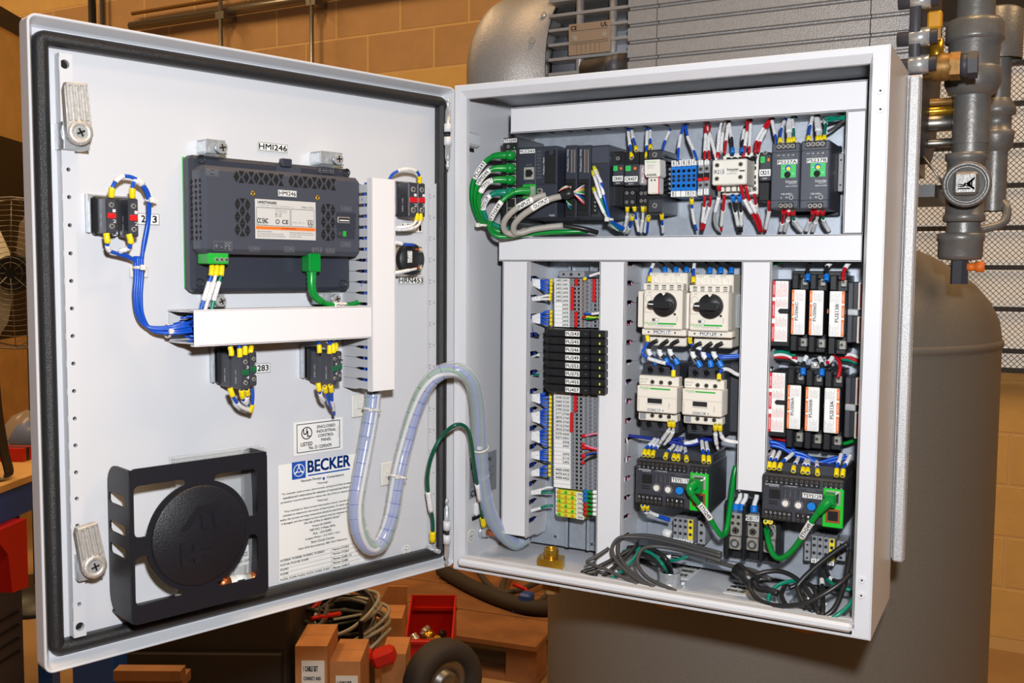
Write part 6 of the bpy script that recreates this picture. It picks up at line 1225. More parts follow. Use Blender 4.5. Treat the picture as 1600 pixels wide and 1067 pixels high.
# ---- power supplies
for i, (x0, y0, x1, y1, s) in enumerate(((612, 284, 850, 832, 'PS237A'), (856, 264, 1098, 834, 'PS237B'))):
    YS = .050; a = crect(ENC, cB, x0, y0, x1, y1, YS); X, Z = N(a); T = Thing('power_supply', ['dark grey power supply marked PS237A', 'dark grey power supply marked PS237B'][i], 'power supply', (X(.5), PY, a[1]), ENC)
    m = MB(); m.box(a[0], YS, a[1], a[2], PY - .012, a[3], 'hmi', .0014); T.part('body', m)
    m = MB(); m.box(X(.0), YS - .0004, Z(.145), X(1), YS, Z(.138), 'shadeblk'); m.box(X(0), YS - .0004, Z(.875), X(1), YS, Z(.868), 'shadeblk'); T.part('seam', m, kind='stuff'); m = MB(); m.box(X(0), PY - .012, Z(1.06), X(1), PY - .004, Z(-.02), 'black', .001); T.part('rail_mount', m)
    for v, us in ((.055, (.26, .42, .59, .75)), (.955, (.38, .55, .72))):
        m = MB(); m.box(X(us[0] - .1), YS - .001, Z(v + .045), X(us[-1] + .1), YS + .001, Z(v - .045), 'black', .0006); tb = T.part('terminal_strip', m)
        for u in us: m = MB(); m.screw(X(u), YS - .0012, Z(v), .0026, 'nickel'); T.part('terminal_screw', m, tb)
    m = MB(); m.tag(s, X(.21), Z(.325), X(.92), Z(.255), YS); T.part('marker', m)
    m = MB(); m.box(X(.35), YS - .0005, Z(.53), X(.87), YS, Z(.33), 'psgreen'); m.disc((X(.58), YS - .0006, Z(.485)), .0036, 'shadeblk', 16); m.text('ADJ', X(.4), Z(.40), X(.52), Z(.38), YS - .0006, 'whiteink'); m.text('OK', X(.74), Z(.48), X(.82), Z(.46), YS - .0006, 'whiteink'); T.part('face_panel', m, label='green face panel'); m = MB(); m.cyl((X(.6), YS, Z(.385)), (X(.6), YS - .0015, Z(.385)), .0034, 'blueprint', 14); m.cyl((X(.62), YS - .001, Z(.395)), (X(.62), YS - .002, Z(.395)), .0022, 'yellow', 10); T.part('adjuster', m)
    m = MB(); m.text('+1', X(.2), Z(.2), X(.29), Z(.175), YS - .0002, 'whiteink'); m.text('+2', X(.37), Z(.2), X(.46), Z(.175), YS - .0002, 'whiteink'); m.text('-3', X(.54), Z(.2), X(.62), Z(.175), YS - .0002, 'whiteink'); m.text('-4', X(.7), Z(.2), X(.79), Z(.175), YS - .0002, 'whiteink'); m.text('24VDC/2.1A', X(.35), Z(.235), X(.75), Z(.215), YS - .0002, 'greyink')
    brand(m, X(.52), Z(.63), X(.93), Z(.57), YS - .0002, 'whiteink'); m.text('ABLS1A24021', X(.52), Z(.67), X(.93), Z(.65), YS - .0002, 'whiteink'); m.text('100-240V~', X(.38), Z(.79), X(.78), Z(.765), YS - .0002, 'whiteink'); m.text('L', X(.37), Z(.845), X(.41), Z(.815), YS - .0002, 'whiteink'); m.text('N', X(.54), Z(.845), X(.6), Z(.815), YS - .0002, 'whiteink'); circ(m, X(.73), Z(.83), .0022, .0004, YS - .0002, 'whiteink', 14); T.part('printed_mark', m)
# ================================================================== terminal column
YT = .078
def term_row(lb, c, y0, y1, k, kd, texts, ylw=True, group='grey terminal blocks'):
    a = crect(ENC, c, *( (350, y0, 672, y1) if c is cD else (318, y0, 650, y1) ), YT); X, Z = N(a); h = a[3] - a[1]
    T = Thing('terminal_block', lb, 'terminal block', (X(.4), PY, a[1]), ENC, group); m = MB(); g = h * .04
    for y_, x0, x1 in ((0, 0, 0),):
        V = [(X(-.11), PY - .012), (X(-.11), .094), (X(0), YT), (X(.72), YT), (X(.73), .086), (X(1.15), .086), (X(1.15), PY - .012)]; n = len(V)
        m.add([(x, y, a[1] + g) for x, y in V] + [(x, y, a[3] - g) for x, y in V], [tuple(range(n)), tuple(range(2 * n - 1, n - 1, -1))] + [(j, n + j, n + (j + 1) % n, (j + 1) % n) for j in range(n)], k)
    T.part('body', m)
    m = MB(); m.box(X(.02), YT - .0007, a[1], X(.355), YT, a[3], 'label')
    for s, u0, u1 in ((texts[0], .05, .185), (texts[1], .2, .335)):
        if s: m.text(s, X(u0), a[1] + h * .25, X(u1), a[3] - h * .2, YT - .0009, 'ink')
    m.box(X(.02), YT - .0008, a[1], X(.355), YT - .0006, a[1] + h * .06, 'greyink'); T.part('marker', m, label='white number marker')
    m = MB()
    for u in (.405, .48, .565): m.box(X(u - .024), YT - .0002, a[1] + h * .22, X(u + .024), YT + .001, a[3] - h * .2, 'shadeblk' if u != .405 else 'termdk')
    m.cyl((X(.665), YT + .001, (a[1] + a[3]) / 2), (X(.665), YT - .0003, (a[1] + a[3]) / 2), h * .4, 'termdk', 10); m.disc((X(.665), YT - .0004, (a[1] + a[3]) / 2), h * .26, kd, 8)
    for u in (.79, .88, .97): m.box(X(u - .026), .0858, a[1] + h * .22, X(u + .026), .087, a[3] - h * .2, 'shadeblk' if u > .85 else 'termdk')
    T.part('clamp_opening', m, kind='stuff'); return T
U_TX = [('2402', '2401'), ('2402', '2401'), ('2402', '2430'), ('2402', '2430'), ('2402', '2430'), ('2402', '2430'), ('', '2430'), ('', '2430'), ('', '2470'), ('', '2470'), ('', '2470'), ('', '2470')]
L_TX = [('2541', '2520'), ('2540', '2520'), ('2660', '2520'), ('2680', '2520'), ('2790', '2520'), ('2771', '2760'), ('2870', '2760'), ('2890', '2760'), ('2910', '2760'), ('2930', '2760'), ('5370', 'AIN0'), ('5371', 'AIN1'), ('', 'AIN6'), ('', 'AIN7'), ('', ''), ('', '2470'), ('', '5110'), ('', '2402'), ('', ''), ('4460', '4390'), ('4470', '4410'), ('4490', '4420'), ('', ''), ('', '')]
ORD = ['first', 'second', 'third', 'fourth', 'fifth', 'sixth', 'seventh', 'eighth', 'ninth', 'tenth', 'eleventh', 'twelfth', 'thirteenth', 'fourteenth', 'fifteenth', 'sixteenth', 'seventeenth', 'eighteenth', 'nineteenth', 'twentieth', 'twenty-first', 'twenty-second', 'twenty-third', 'twenty-fourth']
for i, tx in enumerate(U_TX): term_row('grey terminal block, ' + ORD[i] + ' from the top above the black fuse holders', cD, 164 + 29.5 * i, 164 + 29.5 * (i + 1), 'term', 'copper', tx)
for i, tx in enumerate(L_TX): term_row('grey terminal block, ' + ORD[i] + ' from the top below the black fuse holders', cE, 58 + 27 * i, 58 + 27 * (i + 1), 'term', 'termdk', tx)
end_clamp('grey end clamp on top of the terminal column', crect(ENC, cD, 384, 108, 570, 158, .084), .084)
for lb, c, x0, y0, x1, y1, yy in (('short red jumper over the two top terminals', cD, 499, 166, 519, 214, YT), ('long red jumper, left of two in the upper terminals', cD, 470, 224, 491, 394, YT), ('red jumper over the last four upper terminals', cD, 497, 402, 518, 515, YT), ('long red jumper on the right step of the upper terminals', cD, 628, 164, 648, 334, .086), ('red jumper at the top of the lower terminals', cE, 454, 62, 471, 190, YT), ('red jumper further left in the lower terminals', cE, 427, 192, 445, 324, YT)):
    a = crect(ENC, c, x0, y0, x1, y1, yy - .003); m = MB(); m.box(a[0], yy - .003, a[1], a[2], yy + .001, a[3], 'red', .0006); single('jumper_bar', m, lb, 'jumper', group='red jumper bars')
# fuse holders
YH = .052
for i, s in enumerate(('FU243', 'FU245', 'FU246', 'FU249', 'FU252', 'FU275', 'FU455', 'FU457')):
    y0 = 530 + 58 * i; a = crect(ENC, cD, 292, y0 + 3, 655, y0 + 59, YH); X, Z = N(a); h = a[3] - a[1]
    T = Thing('fuse_holder', 'black hinged fuse holder marked ' + s, 'fuse holder', (X(.5), PY, a[1]), ENC, 'black fuse holders'); m = MB(); g = h * .025; m.box(X(0), YH, a[1] + g, X(.86), PY - .012, a[3] - g, 'black', .0012); m.box(X(.86), YH + .004, a[1] + g, X(1.15), PY - .012, a[3] - g, 'black', .001); m.box(X(-.165), YH + .018, a[1] + g, X(0), PY - .012, a[3] - g, 'black', .001); T.part('body', m)
    m = MB(); m.tag(s, X(.4), Z(.86), X(.68), Z(.2), YH, border=False); T.part('marker', m)
    m = MB(); m.box(X(.04), YH - .0006, Z(.75), X(.12), YH + .001, Z(.25), 'shadeblk', .0004); m.box(X(.24), YH - .0004, Z(.7), X(.34), YH + .001, Z(.3), 'shadeblk'); m.disc((X(.8), YH - .0003, Z(.5)), .0008, 'termdk', 8); T.part('lever_recess', m, kind='stuff')
    m = MB(); m.box(X(-.10), YH + .0172, Z(.75), X(-.04), YH + .019, Z(.3), 'shadeblk'); T.part('wire_entry', m)
    m = MB(); m.box(X(1.04), YH + .0032, Z(.8), X(1.062), YH + .0045, Z(.5), 'yelgrn'); T.part('test_tab', m)
# earth terminals
for i in range(6):
    y0 = 712 + 30.5 * i; a = crect(ENC, cE, 340, y0, 524, y0 + 30, YT); X, Z = N(a); h = a[3] - a[1]; T = Thing('earth_terminal', ORD[i] + ' yellow green earth terminal from the top, marked GND', 'terminal block', (X(.5), PY, a[1]), ENC, 'yellow green earth terminals')
    m = MB(); m.box(X(0), YT, a[1] + h * .03, X(1), PY - .012, a[3] - h * .03, 'yelgrn', .001); m.box(X(-.12), YT + .008, a[1] + h * .03, X(0), PY - .012, a[3] - h * .03, 'term'); T.part('body', m)
    for u in (.1, .34, .58): m = MB(); m.cyl((X(u), YT + .0005, Z(.5)), (X(u), YT - .0003, Z(.5)), h * .36, 'lgreen' if (i + int(u * 10)) % 3 == 0 else 'ochre', 10); T.part('clamp_hole', m)
    m = MB(); m.box(X(.73), YT - .0007, a[1] + h * .06, X(1), YT, a[3] - h * .06, 'label'); m.text('GND', X(.77), a[1] + h * .25, X(.97), a[3] - h * .25, YT - .0009, 'ink'); T.part('marker', m); m = MB(); m.box(X(-.12), YT + .0072, a[1] + h * .06, X(-.01), YT + .008, a[3] - h * .06, 'label'); T.part('side_marker', m)
# ================================================================== motor breakers and contactors
def breaker(lb, s, dx, dy):
    c = lambda x, y: cF(x + dx, y + dy); T = None
    fr_ = crect(ENC, c, 124, 190, 340, 408, .046); T = Thing('motor_breaker', lb, 'motor breaker', ((fr_[0] + fr_[2]) / 2, PY, fr_[1]), ENC)
    a = crect(ENC, c, 152, 92, 366, 500, .070); m = MB(); m.box(a[0], .070, a[1], a[2], PY - .008, a[3], 'ivory', .0014); T.part('body', m)
    a = crect(ENC, c, 94, 195, 130, 396, .064); m = MB(); m.box(a[0], .064, a[1], a[2], PY - .012, a[3], 'ivory', .001); T.part('auxiliary_block', m)
    a = crect(ENC, c, 124, 152, 346, 192, .056); m = MB(); m.box(a[0], .056, a[1], a[2], .0705, a[3], 'ivory', .001); X, Z = N(a)
    for j in range(5):
        for k_ in range(3): m.box(X(.1 + .19 * j), .0557, Z(.3 + .25 * k_) - .0006, X(.2 + .19 * j), .0565, Z(.3 + .25 * k_) + .0006, 'greyink' if k_ else 'ink')
    T.part('vent_step', m)
    m = MB(); m.box(fr_[0], .046, fr_[1], fr_[2], .0705, fr_[3], 'ivory', .0016); F_ = T.part('front', m); X, Z = N(fr_)
    q = e(*c(248, 268), .046); R = .0142
    m = MB(); m.lathe((q.x, .046, q.z), (0, -1, 0), [(R, 0), (R, .006), (R * .95, .0075), (0, .0075)], 'black', 32); K_ = T.part('rotary_knob', m, F_)
    M_ = Matrix.Translation((q.x, 0, q.z)) @ Matrix.Rotation(math.radians(2), 4, 'Y'); m = MB(); m.prism(rr(-R * 1.12, -R * .3, R * .82, R * .3, R * .28), .0285, .0390, 'black', M_); m.box(-R * 1.06, .0281, -.0007, -R * .62, .0287, .0007, 'whiteink', 0, M_); T.part('knob_grip', m, K_); m = MB(); m.add([(q.x - .003, .0384, q.z + R * .98), (q.x, .0384, q.z + R * .72), (q.x + .003, .0384, q.z + R * .98)], [(0, 1, 2)], 'ivory'); T.part('knob_notch', m, K_)
    m = MB(); b = crect(ENC, c, 205, 372, 308, 381, .046); m.box(b[0], .0456, b[1], b[2], .0462, b[3], 'lgreen'); b = crect(ENC, c, 130, 364, 202, 386, .046); brand(m, *b, .0457, 'lgreen'); b = crect(ENC, c, 200, 384, 292, 392, .046); m.text('GV2P14 6-10A', *b, .0457, 'greyink')
    for (x, y) in ((155, 236),): qq = e(*c(x, y), .046); circ(m, qq.x, qq.z, .0042, .0003, .0457, 'greyink', 18)
    for (x0, y0, x1, y1) in ((134, 285, 172, 312), (175, 345, 210, 362)): b = crect(ENC, c, x0, y0, x1, y1, .046); stroke(m, [(b[0], b[1]), (b[2], b[1]), (b[2], b[3]), (b[0], b[3]), (b[0], b[1])], .0003, .0457, 'greyink')
    b = crect(ENC, c, 176, 348, 208, 360, .046); m.box(b[0], .0454, b[1], (b[0] + b[2]) / 2, .0462, b[3], 'cabledk'); m.box((b[0] + b[2]) / 2, .0454, b[1], b[2], .0462, b[3], 'white')
    b = crect(ENC, c, 294, 318, 306, 330, .046); m.box(b[0], .0455, b[1], b[2], .0462, b[3], 'ink'); b = crect(ENC, c, 134, 198, 170, 206, .046); m.text('l>   10A', *b, .0457, 'greyink'); b = crect(ENC, c, 310, 335, 318, 368, .046); m.text('TeSys', *b, .0457, 'greyink', rot=90); T.part('printed_mark', m, F_, kind='stuff')
    a = crect(ENC, c, 116, 407, 362, 442, .052); m = MB(); m.box(a[0], .052, a[1], a[2], .0705, a[3], 'ivory', .001); b = crect(ENC, c, 182, 410, 278, 434, .052); m.tag(s, *b, .052)
    for u in (.16, .76): m.disc((a[0] + (a[2] - a[0]) * u, .0518, (a[1] + a[3]) / 2), .0012, 'steel', 8)
    T.part('marker', m, label='marker carrying the breaker number')
    for y in (130, 462):
        for j in range(3): qq = e(*c(206 + 61 * j - (6 if y > 300 else 0), y), .070); m = MB(); m.lathe((qq.x, .0698, qq.z), (0, -1, 0), [(.0046, -.002), (.0044, .0006), (.0036, .0006), (.0034, -.003)], 'ivory', 14); m.screw(qq.x, .0712, qq.z, .0034, 'steel'); T.part('terminal_screw', m)
    m = MB()
    for j, s_ in enumerate(('1/L1', '3/L2', '5/L3')): b = crect(ENC, c, 176 + 62 * j, 98, 204 + 62 * j, 108, .070); m.text(s_, *b, .0697, 'greyink')
    T.part('terminal_print', m); return T
breaker('cream motor breaker with black rotary knob, marked MCP117', 'MCP117', 0, 0); breaker('cream motor breaker with black rotary knob, marked MCP129', 'MCP129', 256, 10)
m = MB(); a = crect(ENC, cF, 605, 210, 668, 400, .085); m.box(a[0], .085, a[1], a[2], PY - .008, a[3], 'cap', .001); m.box(a[0] + .003, .09, a[1] + .003, a[2] - .003, PY - .01, a[3] - .003, 'dark'); single('side_contact_block', m, 'smoky clear contact block at the right of breaker MCP129', 'contact block')
def contactor(lb, s, dx, dy):
    c = lambda x, y: cF(x + dx, y + dy); a = crect(ENC, c, 118, 598, 322, 978, .066); T = din(lb, 'contactor', 'contactor', a, .066, 'dark', bev=.0014)
    for y in (632, 935):
        for j in range(3 if y < 700 else 2): qq = e(*c((163 if y < 700 else 155) + 62 * j, y), .066); m = MB(); m.lathe((qq.x, .0662, qq.z), (0, -1, 0), [(.0052, -.002), (.005, .0008), (.004, .0008), (.0036, -.002)], 'black', 14); m.screw(qq.x, .0668, qq.z, .0036, 'steel'); T.part('terminal_screw', m)
    a = crect(ENC, c, 100, 668, 322, 722, .052); m = MB(); m.box(a[0], .052, a[1], a[2], .0662, a[3], 'ivory', .0012); X, Z = N(a)
    m.text('13NO 21NC', X(.04), Z(.45), X(.24), Z(.3), .0517, 'greyink'); m.text('24V DC', X(.04), Z(.75), X(.2), Z(.6), .0517, 'greyink'); u_ = T.part('upper_strip', m)
    for j in range(3): m = MB(); m.lathe((X(.35 + .22 * j), .0522, Z(.62)), (0, -1, 0), [(.0035, -.001), (.0034, .0006), (.0028, .0006)], 'ivory', 12); m.screw(X(.35 + .22 * j), .0518, Z(.62), .0027, 'steel'); T.part('terminal_screw', m, u_)
    a = crect(ENC, c, 88, 724, 310, 872, .040); X, Z = N(a); m = MB(); m.box(a[0], .040, a[1], a[2], .0662, a[3], 'ivory', .0014); F_ = T.part('front', m)
    m = MB(); m.box(X(.34), .0396, Z(.12), X(.84), .0402, Z(.07), 'lgreen'); brand(m, X(.08), Z(.15), X(.33), Z(.03), .0397, 'lgreen'); m.box(X(.28), .0394, Z(.64), X(.64), .0403, Z(.46), 'ink'); m.box(X(0), .0397, Z(.42), X(1), .0401, Z(.415), 'greyink'); stroke(m, [(X(.26), Z(.68)), (X(.66), Z(.68))], .0004, .0396, 'greyink'); m.text('TeSys', X(.8), Z(.82), X(.84), Z(.6), .0396, 'greyink', rot=90); stroke(m, [(X(.06), Z(.5)), (X(.06), Z(.9))], .0003, .0396, 'greyink'); T.part('printed_mark', m, F_)
    m = MB(); m.tag(s, X(.28), Z(.97), X(.62), Z(.83), .0398); m.add([(X(.66), .0396, Z(.86)), (X(.66), .0396, Z(.93)), (X(.69), .0396, Z(.895))], [(0, 1, 2)], 'ink'); T.part('marker', m, F_)
    a = crect(ENC, c, 97, 874, 312, 918, .052); X, Z = N(a); m = MB(); m.box(a[0], .052, a[1], a[2], .0662, a[3], 'ivory', .0012); m.box(X(.04), .0517, Z(.85), X(.2), .0522, Z(.1), 'term'); l_ = T.part('lower_strip', m)
    for j in range(3): m = MB(); m.lathe((X(.37 + .215 * j), .0522, Z(.32)), (0, -1, 0), [(.0035, -.001), (.0034, .0006), (.0028, .0006)], 'ivory', 12); m.screw(X(.37 + .215 * j), .0518, Z(.32), .0027, 'steel'); T.part('terminal_screw', m, l_)
    return T
contactor('cream and dark contactor marked CON117 under breaker MCP117', 'CON117', 0, 0); contactor('cream and dark contactor marked CON129 under breaker MCP129', 'CON129', 251, 18)
m = MB(); a = crect(ENC, cF, 600, 600, 660, 980, .095); m.box(a[0], .095, a[1], a[2], PY - .008, a[3], 'dark', .001); single('side_contact_block', m, 'dark contact block at the right of contactor CON129', 'contact block')
# ================================================================== electronic overload relays
def overload(lb, s, a, yf, tagtxt, port_shift=0):
    X, Z = N(a); T = Thing('overload_relay', lb, 'overload relay', (X(.5), PY, a[1]), ENC); W = a[2] - a[0]; H = a[3] - a[1]; m = MB(); m.box(a[0], yf, a[1], a[2], PY - .006, a[3], 'dark', .0016); m.box(X(.02), yf + .022, a[3] - .001, X(.98), PY - .006, a[3] + .010, 'dark', .001); T.part('body', m)
    y = yf - .0003
    for u0, u1, v0, v1, n in ((.03, .71, .03, .20, 11), (.755, 1.0, .03, .18, 4)):
        m = MB(); m.box(X(u0), yf - .002, Z(v1), X(u1), yf + .001, Z(v0), 'black', .0008); st = T.part('terminal_strip', m)
        for j in range(n): m = MB(); uu = u0 + (u1 - u0) * (j + .5) / n; m.screw(X(uu), yf - .0022, Z(v0 + .065), .00185, 'steel', n=8); m.text((['I1', 'C', 'I2', 'I3', 'C', 'I4', 'I5', 'C', 'I6', 'O', 'A'] if n == 11 else ['97', '98', '95', '96'])[j], X(uu) - .0009, Z(v0 + .145), X(uu) + .0009, Z(v0 + .115), yf - .0022, 'whiteink'); T.part('terminal_screw', m, st)
    for u0, u1, n in ((.035, .38, 6), (.43, .68, 4)):
        m = MB(); m.box(X(u0), yf - .002, Z(.995), X(u1), yf + .001, Z(.77), 'black', .0008); st = T.part('terminal_strip', m)
        for j in range(n): m = MB(); uu = u0 + (u1 - u0) * (j + .5) / n; m.screw(X(uu), yf - .0022, Z(.92), .0019, 'steel', n=8); circ(m, X(uu), Z(.83), .0011, .0003, yf - .0022, 'whiteink', 10) if n == 6 else m.text('ZTIS'[j], X(uu) - .0009, Z(.85), X(uu) + .0009, Z(.81), yf - .0022, 'whiteink'); T.part('terminal_screw', m, st)
    m = MB(); brand(m, X(.04), Z(.27), X(.22), Z(.2), y, 'whiteink'); m.text('LTMR27EBD', X(.28), Z(.235), X(.44), Z(.215), y, 'whiteink'); m.text('Motor Management', X(.25), Z(.265), X(.48), Z(.248), y, 'greyink')
    for j, t_ in enumerate(('Alarm', 'Fallback', 'HMI Com', 'Power', 'Status')): m.text(t_, X(.285 + .062 * j), Z(.48), X(.298 + .062 * j), Z(.31), y, 'greyink', rot=90)
    stroke(m, [(X(.48), Z(.24)), (X(.74), Z(.24))], .0003, y, 'greyink'); m.text('Ethernet', X(.56), Z(.285), X(.66), Z(.262), y, 'greyink'); m.text('Test/Reset', X(.58), Z(.745), X(.7), Z(.725), y, 'greyink'); T.part('printed_mark', m, kind='stuff')
    m = MB(); m.box(X(.09), yf - .0006, Z(.53), X(.23), yf + .001, Z(.33), 'black', .0005); m.box(X(.13), yf - .0009, Z(.5), X(.2), yf, Z(.34), 'shadeblk'); m.box(X(.09), yf - .0005, Z(.6), X(.2), yf, Z(.58), 'shadeblk'); m.box(X(.09), yf - .0005, Z(.65), X(.2), yf, Z(.63), 'shadeblk'); T.part('port', m)
    for u, v in ((.30, .60), (.46, .61)):
        m = MB(); m.cyl((X(u), yf, Z(v)), (X(u), yf - .0025, Z(v)), W * .038, 'cream', 18); n = 14
        for j in range(n): t_ = 2 * math.pi * j / n; stroke(m, [(X(u) + math.cos(t_) * W * .045, Z(v) + math.sin(t_) * W * .045), (X(u) + math.cos(t_) * W * .058, Z(v) + math.sin(t_) * W * .058)], .0004, y, 'whiteink')
        T.part('dial', m, label='white setting dial')
    m = MB(); m.lathe((X(.62), yf, Z(.60)), (0, -1, 0), [(W * .062, 0), (W * .062, .001), (W * .055, .0012)], 'black', 20); m.cyl((X(.62), yf, Z(.60)), (X(.62), yf - .003, Z(.60)), W * .05, 'bluebtn', 20); T.part('reset_button', m, label='blue round reset button')
    m = MB(); m.box(X(.755), yf - .0018, Z(1.0), X(1.0), yf + .001, Z(.17), 'bgreen', .0008); pf = T.part('port_frame', m, label='bright green port frame')
    for v0, v1 in ((.22, .52), (.6, .9)): m = MB(); m.box(X(.79), yf - .0022, Z(v1), X(.965), yf, Z(v0), 'copper' if v0 > .5 else 'nickel', .0004); m.box(X(.82), yf - .0025, Z(v1 - .05), X(.94), yf, Z(v0 + .05), 'shadeblk'); T.part('port', m, pf)
    m = MB(); m.tag(tagtxt, X(.505), Z(.435), X(.745), Z(.325), yf - .0008); T.part('marker', m, label='white number marker')
    return T, X, Z
a1 = crect(ENC, cG, 112, 300, 665, 646, .046); OV1, X1_, Z1_ = overload('dark electronic overload relay marked TSYS117, left of the two', 'TSYS117', a1, .046, 'TSYS117')
a2 = crect(ENC, cI, 250, 232, 706, 492, .046); OV2, X2_, Z2_ = overload('dark electronic overload relay marked TSYS129, right of the two', 'TSYS129', a2, .046, 'TSYS129')
# small terminals under the relays
def mini_terms(lb0, c, x0, x1, y0, y1, sl):
    for i in range(4):
        u0 = x0 + (x1 - x0) * i / 4; u1 = x0 + (x1 - x0) * (i + 1) / 4; a = crect(ENC, c, u0, y0 + sl * i, u1, y1 + sl * i, .088); X, Z = N(a); T = Thing('terminal_block', lb0[i], 'terminal block', (X(.5), PY, a[1]), ENC)
        m = MB(); m.box(X(.02), .088, a[1], X(.98), PY - .008, a[3], 'term', .0008); T.part('body', m)
        if i == 3: m = MB(); m.box(X(.04), .0874, Z(.82), X(.96), .089, Z(.02), 'yellow'); T.part('yellow_cover', m)
        m = MB()
        for v in (.1, .34, .62): m.cyl((X(.5), .0885, Z(v)), (X(.5), .0870, Z(v)), (a[2] - a[0]) * .34, 'termdk', 10); m.disc((X(.5), .0869, Z(v)), (a[2] - a[0]) * .24, 'shadeblk', 8)
        T.part('clamp_hole', m, kind='stuff'); m = MB(); m.box(X(.06), .0872, Z(.99), X(.94), .0882, Z(.84), 'label'); m.text('10', X(.3), Z(.97), X(.7), Z(.87), .087, 'ink'); T.part('marker', m)
mini_terms(['small grey terminal under relay TSYS117, first from left', 'small grey terminal under relay TSYS117, second from left', 'small grey terminal under relay TSYS117, third from left', 'small yellow faced terminal under relay TSYS117'], cG, 395, 548, 718, 905, 5)
end_clamp('grey end clamp right of the small terminals under TSYS117', crect(ENC, cG, 580, 748, 640, 925, .094), .094)
mini_terms(['small grey terminal under relay TSYS129, first from left', 'small grey terminal under relay TSYS129, second from left', 'small grey terminal under relay TSYS129, third from left', 'small yellow faced terminal under relay TSYS129'], cI, 525, 655, 558, 710, 5)
end_clamp('grey end clamp left of the small terminals under TSYS129', crect(ENC, cI, 485, 590, 520, 700, .096), .096); end_clamp('grey end clamp right of the small terminals under TSYS129', crect(ENC, cI, 664, 590, 716, 700, .094), .094)
m = MB(); a = crect(ENC, cG, 300, 818, 360, 880, .1); q = ((a[0] + a[2]) / 2, .1, (a[1] + a[3]) / 2); m.cyl((a[0], .112, q[2]), (a[2], .112, q[2] - .003), .006, 'white', 14); single('cable_gland', m, 'short white plastic sleeve left of the small terminals', 'sleeve')
# ================================================================== power distribution block
YB = .086; T = Thing('distribution_block', 'black power distribution block with bare metal lugs, marked PDB', 'distribution block', (.34, PY, .06), ENC); a = crect(ENC, cI, 40, 380, 350, 690, .1); m = MB(); m.box(a[0], .1, a[1], a[2], PY - .002, a[3], 'black', .001); T.part('base', m)
for i, (x0, x1) in enumerate(((45, 64), (141, 160), (237, 256), (330, 352))): b = crect(ENC, cI, x0, 385 + 8 * i, x1, 690 + 8 * i, .078); m = MB(); m.box(b[0], .078, b[1], b[2], .1, b[3], 'black', .0008); T.part('barrier', m)
for i, (x0, x1, y0, y1) in enumerate(((72, 138, 432, 632), (168, 234, 440, 640), (262, 328, 452, 652))):
    b = crect(ENC, cI, x0, y0, x1, y1, YB); X, Z = N(b); m = MB(); m.box(X(0), YB, Z(.64), X(1), .1, Z(0), 'nickel', .0012); m.box(X(0), YB - .003, Z(1), X(1), .1, Z(.66), 'nickel', .0012); L_ = T.part('lug', m, label='bare nickel plated lug')
    for u, v, r in ((.25, .1, .0024), (.72, .1, .0024), (.25, .28, .0022), (.72, .28, .0022), (.5, .48, .0046)): m = MB(); m.screw(X(u), YB - .0005, Z(v), r, 'steel'); T.part('lug_screw', m, L_)
    m = MB(); m.cyl((X(.5), YB - .003, Z(.83)), (X(.5), YB - .0035, Z(.83)), .0055, 'steel', 16); m.cyl((X(.5), YB - .0035, Z(.83)), (X(.5), YB - .0045, Z(.83)), .0032, 'zinc', 6); T.part('lug_bolt', m, L_)
b = crect(ENC, cI, 152, 446, 236, 478, .079); m = MB(); m.tag('PDB117', *b, .079); T.part('marker', m)
